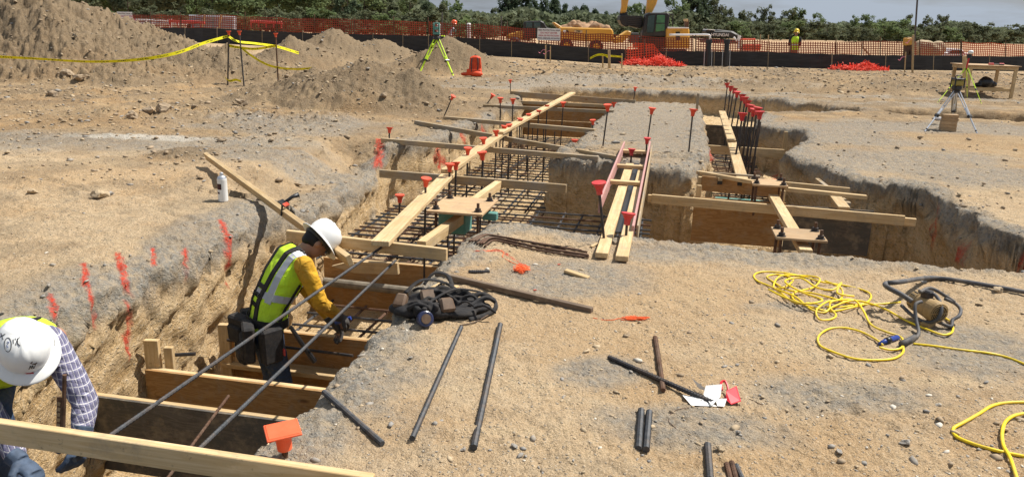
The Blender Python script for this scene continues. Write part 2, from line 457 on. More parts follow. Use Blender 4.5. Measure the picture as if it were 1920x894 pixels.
RUTS = [_rut(170, 178, 640, 140, .20, .07), (_rut(180, 196, 620, 158, .20, .06)), _rut(-40, 236, 420, 170, .16, .05), _rut(-60, 300, 330, 250, .13, .03), _rut(1150, 170, 1980, 180, .2, .05), _rut(1150, 185, 1980, 197, .2, .045), _rut(1560, 232, 1990, 236, .12, .03), _rut(1500, 270, 1990, 300, .12, .025),
        _rut(760, 845, 1010, 812, .045, .010), _rut(1500, 735, 1700, 815, .05, .012), _rut(1530, 700, 1760, 800, .05, .010), _rut(960, 660, 1090, 880, .05, .008), _rut(1250, 560, 1480, 700, .06, .010), _rut(60, 330, 380, 420, .08, .02), _rut(1040, 281, 1325, 302, .11, .11)]
def ground_base(X, Y):
    """heights without the excavation"""
    u = X * BV.x + Y * BV.y; v = X * AV.x + Y * AV.y
    z = 0.035 * fbm(X * 0.35, Y * 0.35, o=3, seed=3)
    z += 0.016 * fbm(X * 1.7, Y * 1.7, o=4, seed=5)
    rough = np.zeros_like(X)
    for (cx, cy, rx, ry, h, rot, pw, rg) in MOUNDS:
        c, s = math.cos(rot), math.sin(rot)
        a = ((X - cx) * c + (Y - cy) * s) / rx; b = (-(X - cx) * s + (Y - cy) * c) / ry
        r = np.sqrt(a * a + b * b) + 0.13 * fbm(X * 0.9, Y * 0.9, o=4, seed=11)
        q = np.clip(1 - r, 0, 1)
        prof = q ** pw * (1.1 if pw > 1.3 else 1.0)
        z = np.maximum(z, z * 0.3 + h * prof) if h > 0.3 else z + h * prof
        rough = np.maximum(rough, sst(0, 0.25, q) * rg)
    # rough band of clods before the black fence, right half
    band = sst(21.8, 24.0, Y) * (1 - sst(31, 33, Y)) * sst(-3.0, 2.0, X)
    rough = np.maximum(rough, 0.12 * band)
    z += band * 0.16
    # ridge near (0..330,150..190) and left clods
    lb = np.exp(-((Y - 16.6 - 0.2 * X * 0) / 1.3) ** 2) * (1 - sst(-8.5, -6.5, X))
    rough = np.maximum(rough, 0.07 * lb)
    lb2 = np.exp(-((Y - 13.2) / 0.8) ** 2) * (1 - sst(-3.2, -2.2, X)) * sst(-8.5, -6.5, X)
    rough = np.maximum(rough, 0.10 * lb2)
    z += lb2 * 0.05
    rough = np.maximum(rough, 0.038 * sst(9.5, 12, Y) * (1 - sst(20, 22, Y)) * (1 - sst(-3.4, -2.4, X)))
    rough = np.maximum(rough, 0.03 * sst(18.5, 20, Y) * (1 - sst(30, 32, Y)) * sst(3, 5, X))
    cl = fbm(X * 5.0, Y * 5.0, o=5, seed=21, ridged=True, g=0.62) * 0.75 + 0.3 * fbm(X * 1.6, Y * 1.6, o=3, seed=22)
    z += rough * cl * 1.05 + rough * 0.55 * fbm(X * 9.0, Y * 9.0, o=3, seed=25, ridged=True)
    # wheel ruts and boot-churned patches
    for (pa, pb, w_, dp_) in RUTS:
        ab = pb - pa; L = (ab ** 2).sum(); t_ = ((X - pa[0]) * ab[0] + (Y - pa[1]) * ab[1]) / L
        dx_ = X - pa[0] - t_ * ab[0]; dy_ = Y - pa[1] - t_ * ab[1] ; dd_ = np.sqrt(dx_ ** 2 + dy_ ** 2) + 0.10 * np.sin(t_ * math.sqrt(L) * 0.9)
        m_ = (t_ > 0) & (t_ < 1)
        q_ = np.exp(-(dd_ / w_) ** 2) * m_; e_ = np.exp(-((dd_ - 1.7 * w_) / (w_ * .6)) ** 2) * m_
        z += -dp_ * q_ + dp_ * 0.6 * e_ + 0.35 * dp_ * q_ * np.sin(t_ * math.sqrt(L) * 42)
    # far terrain follows the foot of the fence line
    tk = X / (Y + 1)
    zf = np.interp(tk, _tk, _zk); yf = np.interp(tk, _tk, _yk)
    k = sst(0.72, 1.0, Y / yf)
    z = z * (1 - k * 0.75) + zf * k
    k2 = sst(1.3, 2.2, Y / yf)
    z = z - (zf * k2) * 0.6
    return z, rough
S_ = [1.25]
while S_[-1] < 900:
    s = S_[-1]
    S_.append(s * (1.0036 if s < 23 else 1.0062 if s < 38 else 1.03 if s < 60 else 1.09))
S_ = np.array(S_); NR = len(S_)
NC = 960
T_ = np.linspace(-0.98, 0.98, NC)
SS, TT = np.meshgrid(S_, T_, indexing='ij')
GX = SS * TT; GY = SS - 1.0
gz, grough = ground_base(GX, GY)
gu = GX * BV.x + GY * BV.y; gv = GX * AV.x + GY * AV.y
dout = np.full(GX.shape, -5.0); ddo = np.zeros(GX.shape)
sel = (gv < 24) & (gu > -7) & (gu < 15)
def cut(polys, w_in, w_wall, stretch, depthf, jit, jfreq, seed, wallcode):
    global GX, GY, gz
    allp = np.concatenate(polys); mg = 1.6
    sel = (gu > allp[:, 0].min() - mg) & (gu < allp[:, 0].max() + mg) & (gv > allp[:, 1].min() - mg) & (gv < allp[:, 1].max() + mg)
    us, vs = gu[sel], gv[sel]
    ju = jit * fbm(us * jfreq, vs * jfreq, o=3, seed=seed); jv = jit * fbm(us * jfreq + 50, vs * jfreq, o=3, seed=seed + 9)
    d, qx, qy = sdf(us + ju, vs + jv, polys)
    nxx = (us + ju) - qx; nyy = (vs + jv) - qy; ln = np.sqrt(nxx ** 2 + nyy ** 2) + 1e-9
    sg = np.sign(d); nxx = nxx / ln * sg; nyy = nyy / ln * sg            # points into the cut
    # compress a band of the grid into the steep wall
    lo, hi = -0.04, w_in
    g = np.where(d < lo, d, np.where(d < hi, lo + (d - lo) * (w_wall / (hi - lo)), np.where(d < stretch, (lo + w_wall) + (d - hi) * ((stretch - lo - w_wall) / (stretch - hi)), d)))
    s = np.clip((d - lo) / (hi - lo), 0, 1)
    dep = depthf(us, vs)
    h = -dep * s
    wsh = np.where((us < -2.6) & (vs < 6.8), 0.42, 0.16); hsh = np.where((us < -2.6) & (vs < 6.8), 0.11, 0.035)
    h += -hsh * np.where(d < lo, np.clip((d + wsh) / (wsh + lo), 0, 1) ** 2, 1 - s)
    mv = g - d
    # chunky wall relief along the normal, streaked like bucket-tooth marks
    X0 = us * 1.0; zz = gz[sel] + h
    rel = 0.065 * fbm(us * 3.3, vs * 3.3, zz * 5.0, o=5, seed=31, g=0.6) + 0.040 * fbm((us + vs) * 9.0 + zz * 6, (us - vs) * 3.0, zz * 16, o=3, seed=37)
    al = (us + vs) * 0.85 + zz * 0.5; pp = -(us + vs) * 0.5 + zz * 0.87
    rel = rel + 0.050 * fbm(pp * 8.0, al * 1.3, us * 0.7, o=3, seed=39, ridged=True)
    mv = mv + rel * sst(0.0, 0.15, s) * (1 - sst(0.9, 1.0, s) * 0.6) + rel * 0.9 * np.exp(-((d + 0.05) / 0.10) ** 2)
    ku = nxx * mv; kv = nyy * mv
    gx = GX[sel] + BV.x * ku + AV.x * kv; gy = GY[sel] + BV.y * ku + AV.y * kv
    a = GX.copy(); a[sel] = gx; b = GY.copy(); b[sel] = gy; c = gz.copy(); c[sel] = gz[sel] + h
    GX, GY, gz = a, b, c
    r = np.full(GX.shape, -5.0); r[sel] = d
    sw = np.zeros(GX.shape); sw[sel] = s
    return r, sw
def dep_main(u, v):
    d = np.full(u.shape, 1.32)
    d = np.where(v > 5.5, 1.32 - 0.25 * sst(5.5, 9.0, v), d)
    far = sst(18.2, 18.9, v)
    d = d * (1 - far) + 0.55 * far
    right = sst(1.7, 2.0, u) * sst(11.8, 12.3, v)          # shallow notch east of the bar row
    d = d * (1 - right) + 0.62 * right
    pit = sst(-0.35, -0.05, u) * (1 - sst(9.2, 9.3, v)); d = d + 0.5 * pit
    step = sst(0.25, 0.33, u) * sst(9.25, 9.33, v) * (1 - sst(17.5, 18, v))
    d = d * (1 - step) + 0.84 * step
    return d
def dep_bench(u, v): return 0.30 + 0.0 * u
db, sb_ = cut([BENCH], 0.34, 0.40, 0.60, dep_bench, 0.06, 1.3, 81, 2)
dc, sc_ = cut([CUT], 0.30, 0.20, 0.42, lambda u, v: 0.35 + 0 * u, 0.10, 1.5, 91, 2)
dm, sm_ = cut([OUT, ISL], 0.34, 0.10, 0.46, dep_main, 0.075, 1.6, 71, 1)
# fine surface relief
det = sst(60, 12, GY) if False else 1.0
fine = 0.012 * fbm(GX * 7.0, GY * 7.0, o=4, seed=41, g=0.65) + 0.02 * sst(5, 10, GY) * fbm(GX * 2.4, GY * 4.5, o=5, seed=43, g=0.7) + 0.0085 * fbm(GX * 30, GY * 30, gz * 30, o=3, seed=47, g=0.7)
near_w = 1 - sst(24, 40, GY)
gz = gz + fine * near_w * (1.0 + 1.2 * (fbm(GX * 0.8, GY * 0.8, o=2, seed=49) > 0.0) * 0.6)
# shovel-thrown crumbs along the lips
lipb = np.exp(-((dm + 0.16) / 0.16) ** 2)
gz = gz + lipb * 0.03 * fbm(GX * 11, GY * 11, o=3, seed=53, ridged=True)
gv_idx = np.arange(NR * NC).reshape(NR, NC)
quads = np.stack([gv_idx[:-1, :-1], gv_idx[:-1, 1:], gv_idx[1:, 1:], gv_idx[1:, :-1]], axis=-1).reshape(-1, 4)
co = np.stack([GX, GY, gz], axis=-1).reshape(-1, 3).astype(np.float32)
me = bpy.data.meshes.new('ground')
me.vertices.add(len(co)); me.vertices.foreach_set('co', co.ravel())
me.loops.add(quads.size); me.loops.foreach_set('vertex_index', quads.ravel().astype(np.int32))
me.polygons.add(len(quads)); me.polygons.foreach_set('loop_start', np.arange(0, quads.size, 4, dtype=np.int32))
me.update(calc_edges=True)
me.polygons.foreach_set('use_smooth', np.ones(len(quads), dtype=bool))
ground = bpy.data.objects.new('ground', me); COL.objects.link(ground)
tag(ground, 'churned tan and grey clay ground with a deep footing excavation cut through it', None, kind='structure')
# ray-casting on a region of it
_m = (S_ < 42)
_nr = int(_m.sum())
_qs = quads.reshape(NR - 1, NC - 1, 4)[:_nr - 1].reshape(-1, 4)
BVH = BVHTree.FromPolygons(co[:_nr * NC].tolist(), _qs.tolist(), all_triangles=False)
def hit(px, py, dz=0.0):
    d = ray(px, py).normalized()
    h = BVH.ray_cast(EYEV, d, 80)
    p = h[0] if h[0] is not None else P(px, py, 0)
    return p + Vector((0, 0, dz))
def gz_at(x, y, d=0.0):
    h = BVH.ray_cast(Vector((x, y, 12)), Vector((0, 0, -1)), 40)
    return (h[0].z if h[0] is not None else 0.0) + d
# soil masks (the soil's own colour; brown also paints in shade on the heaps)
un = GX * BV.x + GY * BV.y; vn = GX * AV.x + GY * AV.y
n1 = fbm(GX * 0.9, GY * 0.9, o=4, seed=61); n2 = fbm(GX * 3.0, GY * 3.0, o=4, seed=63)
grey = np.exp(-np.clip(-dm, 0, 9) / 0.42) * 1.25 + 0.5 * n1 + 0.35 * n2 - 0.28
grey = sst(0.15, 0.6, grey)
def blob(px, py, rx, ry, z=0.0):
    c = P(px, py, z); r = np.sqrt(((GX - c.x) / rx) ** 2 + ((GY - c.y) / ry) ** 2) + 0.45 * n1 + 0.3 * n2
    return 1 - sst(0.6, 1.25, r)
for b_ in [(120, 262, 2.8, .9), (330, 268, 1.9, .7), (540, 238, 2.0, 1.0), (520, 290, 1.6, .5), (1240, 230, 2.0, 5.5), (1420, 190, 6, .8), (1500, 250, 1.8, 1.6), (1700, 240, 4, .8), (1180, 160, 5, 1.2), (1640, 300, 2.0, 1.2), (1850, 330, 1.6, 1.0),
           (900, 160, 2.5, 1.2), (1060, 520, .5, .45), (700, 650, .16, .7), (1700, 185, 6, .7), (1500, 575, .35, .12), (1290, 800, .4, .22), (1560, 740, .5, .22), (560, 815, .3, .35), (1480, 480, 1.4, .3), (1840, 660, .5, .4), (1120, 700, .25, .2), (1800, 240, 3, 1.0)]:
    grey = np.maximum(grey, 0.85 * blob(*b_))
onflat = dm < 0.0
grey = np.where(onflat, grey, grey * (1 - sst(0.04, 0.24, sm_ + 0.22 * fbm(un * 4.5, vn * 4.5, gz * 4.5, o=3, seed=69))))
grey = grey * (1 - sst(24, 32, GY))
orange_soil = sst(0.1, 0.6, fbm(GX * 1.4 + 9, GY * 1.4, o=4, seed=67) + 0.1) * (1 - grey)
for b_ in [(100, 230, 2.5, .6), (1290, 540, .7, .5), (760, 800, .3, .3), (1000, 500, .3, .3), (1700, 150, 5, 1.5), (150, 330, 1.3, .7), (1100, 600, .9, .5)]:
    orange_soil = np.maximum(orange_soil, 0.7 * blob(*b_))
white_soil = blob(250, 258, 1.1, .3) * 0.55
white_soil = np.maximum(white_soil, 0.8 * sst(0.25, 0.6, fbm(un * 2.2, vn * 2.2, gz * 4, o=4, seed=68)) * sst(0.2, 0.6, sm_) * (un < -2.5) * (vn > 8))
brown = np.zeros_like(GX)
for (cx, cy, rx, ry, h, rot, pw, rg) in MOUNDS:
    r = np.sqrt(((GX - cx) / rx) ** 2 + ((GY - cy) / ry) ** 2) + 0.3 * n1
    brown = np.maximum(brown, (1 - sst(0.55, 1.15, r)) * (0.75 if GY is not None else 0))  # brown heap soil, darkened further to paint in shade away from the sun
brown = np.maximum(brown, 0.75 * sst(21, 23.5, GY) * (1 - sst(31, 33, GY)) * sst(-2, 2, GX) * sst(-0.3, 0.35, n1))
brown = np.maximum(brown, 0.62 * sst(11, 15, GY) * (1 - sst(1.0, 3.0, GX)) * sst(-0.45, 0.25, n1 + 0.3 * n2))
brown = np.maximum(brown, 0.35 * (1 - sst(-3.2, -2.4, un)) * sst(-0.2, 0.35, n2 + 0.4 * n1))
brown = np.maximum(brown, 0.55 * sst(13, 17, GY) * sst(4, 6, GX) * sst(-0.4, 0.2, n2))
far_orange = sst(34, 40, GY)
grey = grey * (1 - 0.85 * sst(0.2, 0.6, brown))
# spray-paint marks on the walls and lips
paint = np.zeros(NR * NC, np.float32)
MARKS = [([(157, 495), (160, 535)], .022), ([(221, 476), (230, 505), (237, 545)], .024), ([(164, 535), (172, 560), (176, 605)], .014), ([(286, 468), (289, 498)], .018), ([(346, 468), (348, 500), (347, 526)], .022),
         ([(414, 414), (427, 440), (429, 470), (428, 502)], .028), ([(425, 520), (425, 534)], .016), ([(94, 552), (104, 595)], .022), ([(242, 575), (238, 640), (240, 668)], .022),
         ([(713, 262), (711, 285), (707, 308)], .06), ([(822, 278), (823, 312)], .06), ([(815, 300), (831, 302)], .07), ([(866, 250), (872, 272)], .04), ([(904, 236), (905, 264)], .04),
         ([(1757, 402), (1752, 432)], .02), ([(1750, 432), (1749, 448)], .06), ([(1806, 440), (1800, 470)], .02), ([(1799, 470), (1796, 486)], .055), ([(1916, 494), (1920, 500)], .04),
         ([(1333, 262), (1334, 300)], .06), ([(1455, 315), (1454, 335)], .05), ([(890, 470), (940, 470), (985, 500)], .010), ([(1110, 217), (1116, 226)], .05)]
for pts, rad in MARKS:
    q = []
    for a, b in zip(pts[:-1], pts[1:]):
        for k in range(9):
            q.append(hit(a[0] + (b[0] - a[0]) * k / 8, a[1] + (b[1] - a[1]) * k / 8))
    q = np.array([tuple(x) for x in q]); c = q.mean(0); ext = np.abs(q - c).max() + 0.3
    ids = np.where((np.abs(co[:, 0] - c[0]) < ext) & (np.abs(co[:, 1] - c[1]) < ext))[0]
    if len(ids) == 0: continue
    dd = np.full(len(ids), 9.0)
    for a, b in zip(q[:-1], q[1:]):
        ab = b - a; L = (ab ** 2).sum() + 1e-12
        t = np.clip(((co[ids] - a) @ ab) / L, 0, 1)
        dd = np.minimum(dd, np.sqrt(((co[ids] - a - t[:, None] * ab) ** 2).sum(1)))
    nn = fbm(co[ids, 0] * 30, co[ids, 1] * 30, co[ids, 2] * 30, o=2, seed=5)
    paint[ids] = np.maximum(paint[ids], 1 - sst(rad * 0.6, rad * 1.25, dd + nn * rad * 1.0))
def attr(name, arr):
    a = me.attributes.new(name, 'FLOAT', 'POINT'); a.data.foreach_set('value', np.ascontiguousarray(arr.reshape(-1), dtype=np.float32))
wallm = np.maximum(sst(0.04, 0.3, sm_), 0.0) * (dm > -0.04)
attr('back', sst(7, 13, GY + 2.5 * n1) * (1 - sst(30, 36, GY)) + 0 * GX)
attr('grey', grey); attr('wallness', wallm); attr('paint', paint); attr('rusty', orange_soil); attr('pale', white_soil); attr('brown', brown); attr('faro', far_orange)
g = NT('excavated_clay')
gco = g.n('ShaderNodeTexCoord').outputs['Object']
at = lambda n: g.n('ShaderNodeAttribute', attribute_name=n).outputs['Fac']
nA = g.noise(gco, 1.1, 8, 0.62); nB = g.noise(gco, 6.5, 8, 0.68); nC = g.noise(gco, 38, 6, 0.7); nD = g.noise(gco, 130, 4, 0.7)
tan = g.ramp(nA, [(0.32, (0.46, 0.325, 0.195)), (0.52, (0.56, 0.415, 0.262)), (0.72, (0.50, 0.385, 0.255))])
tan = g.mix(g.ramp(nB, [(0.42, 0.0), (0.66, 0.7)]), tan, (0.62, 0.49, 0.335))
nE = g.noise(gco, 15, 6, 0.75)
sco2 = g.n('ShaderNodeMapping', {'Vector': gco, 'Scale': (0.55, 3.2, 1.0), 'Rotation': (0, 0, 0.12)}).outputs[0]
nS = g.noise(sco2, 1.6, 6, 0.7, 0.5)
tan = g.mix(g.ramp(nC, [(0.54, 0.0), (0.7, 0.6)]), tan, (0.25, 0.19, 0.13))
tan = g.mix(g.ramp(nE, [(0.54, 0.0), (0.68, 0.6)]), tan, (0.27, 0.205, 0.14))
tan = g.mix(g.ramp(nE, [(0.30, 0.7), (0.45, 0.0)]), tan, (0.60, 0.49, 0.34))
tan = g.mix(g.ramp(nS, [(0.54, 0.0), (0.68, 0.4)]), tan, (0.33, 0.26, 0.185))
tan = g.mix(g.ramp(nS, [(0.34, 0.5), (0.46, 0.0)]), tan, (0.58, 0.46, 0.30))
tan = g.mix(g.math('MULTIPLY', at('rusty'), 0.55), tan, g.ramp(nC, [(0.3, (0.40, 0.235, 0.105)), (0.7, (0.56, 0.39, 0.215))]))
tan = g.mix(1.0, tan, (1.0, 0.965, 0.90), 'MULTIPLY')
tan = g.mix(g.ramp(nD, [(0.53, 0.0), (0.66, 0.62)]), tan, (0.19, 0.145, 0.10))
tan = g.mix(g.ramp(nD, [(0.34, 0.6), (0.46, 0.0)]), tan, (0.72, 0.61, 0.46))
tan = g.mix(at('back'), tan, g.mix(1.0, tan, (0.76, 0.72, 0.66), 'MULTIPLY'))
tan = g.mix(g.math('MULTIPLY', at('brown'), 0.95), tan, g.ramp(nC, [(0.3, (0.075, 0.057, 0.038)), (0.5, (0.155, 0.118, 0.078)), (0.7, (0.29, 0.225, 0.15))]))
gry = g.ramp(nC, [(0.28, (0.115, 0.112, 0.103)), (0.5, (0.25, 0.24, 0.215)), (0.72, (0.46, 0.42, 0.355))])
gm = g.math('MULTIPLY', g.math('MULTIPLY', at('grey'), 0.9), g.ramp(nE, [(0.36, 0.35), (0.58, 1.0)]))
col = g.mix(gm, tan, gry)
# walls: banded clay with streaks
wco = g.n('ShaderNodeMapping', {'Vector': gco, 'Scale': (1.0, 0.75, 3.6)}).outputs[0]
g.l(g.n('ShaderNodeMapping', {'Vector': gco, 'Rotation': (-0.52, 0, 0)}).outputs[0], wco.node.inputs['Vector'])
nw = g.noise(wco, 3.0, 7, 0.65, 0.6); nw2 = g.noise(wco, 17, 6, 0.7, 0.4)
wal = g.ramp(nw, [(0.3, (0.42, 0.285, 0.145)), (0.45, (0.58, 0.43, 0.25)), (0.58, (0.66, 0.51, 0.325)), (0.72, (0.46, 0.375, 0.26))])
wal = g.mix(g.ramp(nw2, [(0.48, 0.0), (0.62, 0.85)]), wal, (0.70, 0.58, 0.42))
wal = g.mix(g.ramp(nw2, [(0.32, 0.8), (0.43, 0.0)]), wal, (0.20, 0.14, 0.085))
wal = g.mix(g.ramp(nC, [(0.34, 0.5), (0.44, 0.0)]), wal, (0.22, 0.155, 0.095))
wal = g.mix(1.0, wal, (1.12, 1.04, 0.91), 'MULTIPLY')
wm_ = g.math('MULTIPLY', at('wallness'), g.math('SUBTRACT', 1.0, g.math('MULTIPLY', at('grey'), 0.85)))
col = g.mix(wm_, col, wal)
col = g.mix(at('pale'), col, g.ramp(nC, [(0.3, (0.46, 0.41, 0.33)), (0.6, (0.68, 0.64, 0.56))]))
# pebbles coloured individually
vo = g.n('ShaderNodeTexVoronoi', {'Vector': gco, 'Scale': 48.0})
pk = g.math('MULTIPLY', g.ramp(vo.outputs['Distance'], [(0.22, 1.0), (0.36, 0.0)]), g.ramp(vo.outputs['Color'], [(0.62, 0.0), (0.7, 1.0)]))
col = g.mix(g.math('MULTIPLY', pk, 0.6), col, g.ramp(vo.outputs['Color'], [(0.6, (0.16, 0.15, 0.14)), (1.0, (0.6, 0.54, 0.44))]))
col = g.mix(g.math('MULTIPLY', at('faro'), 0.8), col, g.ramp(nA, [(0.3, (0.38, 0.235, 0.13)), (0.7, (0.50, 0.345, 0.21))]))
col = g.mix(g.math('MULTIPLY', at('paint'), g.ramp(nC, [(0.40, 0.35), (0.54, 0.95)])), col, g.ramp(nC, [(0.3, (0.52, 0.035, 0.02)), (0.7, (0.72, 0.085, 0.045))]))
g.base(col, 0.95, 0.12)
hb = g.math('ADD', g.math('MULTIPLY', nB, 1.3), g.math('ADD', g.math('MULTIPLY', nC, 0.8), g.math('MULTIPLY', nD, 0.3)))
hb = g.math('ADD', hb, g.math('MULTIPLY', pk, 0.35))
hb = g.math('ADD', hb, g.math('MULTIPLY', g.math('MULTIPLY', nE, 1.2), 1.0))
hb = g.math('ADD', hb, g.math('MULTIPLY', g.math('MULTIPLY', nw2, at('wallness')), 2.2))
g.bump(hb, 0.9, 0.036)
me.materials.append(g.m)
MAT['soil'] = g.m

def rock_mesh(name, sub=2, seed=0, sharp=0.35, sq=(1, .8, .6)):
    bm = bmesh.new(); bmesh.ops.create_icosphere(bm, subdivisions=sub, radius=0.5)
    r = random.Random(seed)
    planes = [(Vector((r.uniform(-1, 1), r.uniform(-1, 1), r.uniform(-1, 1))).normalized(), r.uniform(0.22, 0.42)) for _ in range(16)]
    for v in bm.verts:
        for n_, d_ in planes:
            k = v.co.dot(n_)
            if k > d_: v.co -= n_ * (k - d_) * 0.9
        v.co *= 1 + r.uniform(-0.05, 0.05) + 0.30 * mnoise.noise(v.co * 3.5 + Vector((seed * 1.3, 0, 0))) + 0.14 * mnoise.noise(v.co * 9 + Vector((0, seed * 1.7, 0)))
        v.co.x *= sq[0]; v.co.y *= sq[1]; v.co.z *= sq[2]
    me_ = bpy.data.meshes.new(name); bm.to_mesh(me_); bm.free()
    return me_
MAT['rock_grey'] = simple('grey_stone', (0.26, 0.245, 0.225), 0.9, 0.3, 14, bump=0.4, dirt=(0.42, 0.33, 0.22), dirt_amt=0.6)
MAT['rock_tan'] = simple('tan_clay_lump', (0.44, 0.34, 0.22), 0.95, 0.3, 14, bump=0.5, dirt=(0.24, 0.18, 0.12), dirt_amt=0.4)
MAT['rock_brown'] = simple('brown_clay_lump', (0.30, 0.225, 0.15), 0.95, 0.35, 8, bump=0.5, dirt=(0.42, 0.33, 0.22), dirt_amt=0.5)
MAT['rock_white'] = simple('pale_stone', (0.55, 0.50, 0.42), 0.9, 0.2, 14)
def scatter(name, pts, mats, label):
    """uncountable small stones as one object"""
    protos = []
    for s_ in range(6):
        m_ = rock_mesh('t', 1, 100 + s_, sq=(1, .75, .48))
        protos.append((np.array([tuple(v.co) for v in m_.vertices]), np.array([tuple(p.vertices) for p in m_.polygons])))
        bpy.data.meshes.remove(m_)
    V = []; F = []; MI = []; base = 0
    for (p, s_, mi) in pts:
        pv_, pf = protos[random.randrange(6)]
        a = random.uniform(0, 6.28); t = random.uniform(-0.5, 0.5)
        Rm = np.array((Matrix.Rotation(a, 3, 'Z') @ Matrix.Rotation(t, 3, 'X')))
        sc = np.array([s_ * random.uniform(.7, 1.4), s_ * random.uniform(.7, 1.2), s_ * random.uniform(.5, 1.0)])
        V.append((pv_ * sc) @ Rm.T + np.array(p)); F.append(pf + base); base += len(pv_); MI.append(np.full(len(pf), mi))
    V = np.concatenate(V).astype(np.float32); F = np.concatenate(F).astype(np.int32); MI = np.concatenate(MI).astype(np.int32)
    m_ = bpy.data.meshes.new(name); m_.vertices.add(len(V)); m_.vertices.foreach_set('co', V.ravel())
    m_.loops.add(F.size); m_.loops.foreach_set('vertex_index', F.ravel()); m_.polygons.add(len(F)); m_.polygons.foreach_set('loop_start', np.arange(0, F.size, 3, dtype=np.int32))
    m_.update(calc_edges=True); m_.polygons.foreach_set('material_index', MI)
    for q in mats: m_.materials.append(q)
    o = bpy.data.objects.new(name, m_); COL.objects.link(o)
    return tag(o, label, kind='stuff')
rm = [MAT['rock_grey'], MAT['rock_tan'], MAT['rock_white'], MAT['rock_brown']]
pts = []
for i in range(16000):
    Y = 1.6 * (9.0 / 1.6) ** (random.random() ** 0.9); X = random.uniform(-0.8, 0.85) * Y
    z = gz_at(X, Y)
    if z < -0.35 and random.random() < 0.5: continue
    if vnoise(np.array([X * 1.3]), np.array([Y * 1.3]), seed=8)[0] < random.uniform(-.7, .5): continue
    s_ = 0.0045 + 0.010 * random.random() ** 3 + (0.026 * random.random() if random.random() < 0.06 else 0)
    pts.append(((X, Y, z + s_ * 0.1), s_ * 2.0, random.choice([0, 0, 0, 1, 1, 1, 1, 2, 3, 3])))
scatter('gravel', pts, rm, 'loose gravel and crumbs strewn over the near ground')
pts = []
for i in range(19000):
    Y = 7.5 * (32 / 7.5) ** random.random(); X = random.uniform(-0.8, 0.8) * Y
    z, rg = ground_base(np.array([[X]]), np.array([[Y]]))
    rg = float(rg[0, 0])
    if random.random() > (0.20 + rg * 12) * (0.4 if X > 1.5 and Y < 22 else 1.0): continue
    z = gz_at(X, Y)
    if z < -0.3: continue
    s_ = (0.028 + 0.075 * random.random() ** 2.3 + (0.11 * random.random() ** 2 if random.random() < .1 else 0)) * (0.6 + 0.04 * Y)
    pts.append(((X, Y, z + s_ * 0.12), s_, random.choice([1, 3, 3, 3, 0])))
# crumbs along the excavation lips
for i in range(5200):
    poly = OUT if random.random() < 0.75 else ISL
    k = random.randrange(len(poly)); a = poly[k]; b = poly[(k + 1) % len(poly)]; t = random.random()
    L = math.hypot(*(b - a))
    if random.random() > L / 1.2: continue
    q = a + (b - a) * t; w_ = W(q[0] + random.gauss(0, .17), q[1] + random.gauss(0, .17))
    z = gz_at(w_.x, w_.y)
    if z < -0.25 or w_.y < 1.5: continue
    s_ = 0.014 + 0.045 * random.random() ** 2.2
    pts.append(((w_.x, w_.y, z + s_ * .1), s_, random.choice([0, 0, 0, 1, 3])))
scatter('clods', pts, rm, 'broken clay clods scattered over the churned ground and heaps')
ROCKS = [(190, 370, .19, 'rock_tan', 'large tan clay lump on the bare ground left of the spray can'), (207, 366, .09, 'rock_grey', 'small grey stone touching the large tan clay lump'), (60, 362, .11, 'rock_tan', 'flat tan stone near the left edge on bare ground'),
         (127, 143, .50, 'rock_brown', 'brown boulder at the foot of the big left heap'), (152, 150, .38, 'rock_brown', 'dark boulder right of the brown boulder at the big heap foot'), (98, 180, .32, 'rock_brown', 'low brown lump before the big left heap'),
         (305, 208, .36, 'rock_brown', 'tallest brown boulder on the low clod ridge'), (280, 212, .30, 'rock_brown', 'brown boulder left of the tallest one on the clod ridge'), (250, 222, .26, 'rock_brown', 'brown clod at the left end of the clod ridge'),
         (452, 196, .30, 'rock_brown', 'brown lump between the clod ridge and the dark heap'), (1870, 547, .085, 'rock_tan', 'tan lump beside the thick black hose at the right edge'), (1352, 843, .05, 'rock_tan', 'tan stone beside the bar stub at the bottom edge'),
         (1840, 562, .04, 'rock_tan', 'small tan lump below the black hose'), (1697, 832, .05, 'rock_grey', 'flat grey stone below the coiled cord'), (1572, 848, .035, 'rock_grey', 'rounded grey pebble near the bottom edge'),
         (770, 672, .035, 'rock_grey', 'pale grey stone between the two long loose bars'), (965, 838, .04, 'rock_grey', 'flat grey stone right of the longest loose bar'), (868, 845, .032, 'rock_grey', 'grey stone at the foot of the longest loose bar'), (1760, 760, .035, 'rock_white', 'pale stone right of the paper tag'),
         (1790, 655, .03, 'rock_grey', 'dark stone lying on the yellow cord'), (1384, 812, .035, 'rock_grey', 'grey stone below the paper tag'), (720, 182, .22, 'rock_brown', 'dark lump on the slope of the dark heap')]
for i, (px, py, s_, m_, lab) in enumerate(ROCKS):
    me_ = rock_mesh('rock', 3, 300 + i); me_.materials.append(MAT[m_])
    o = bpy.data.objects.new('rock', me_); COL.objects.link(o)
    p = hit(px, py); o.matrix_basis = Matrix.Translation(p + Vector((0, 0, s_ * .16))) @ Matrix.Rotation(i * 1.7, 4, 'Z') @ Matrix.Scale(s_, 4)
    tag(o, lab, 'rock', 'single stones and lumps')
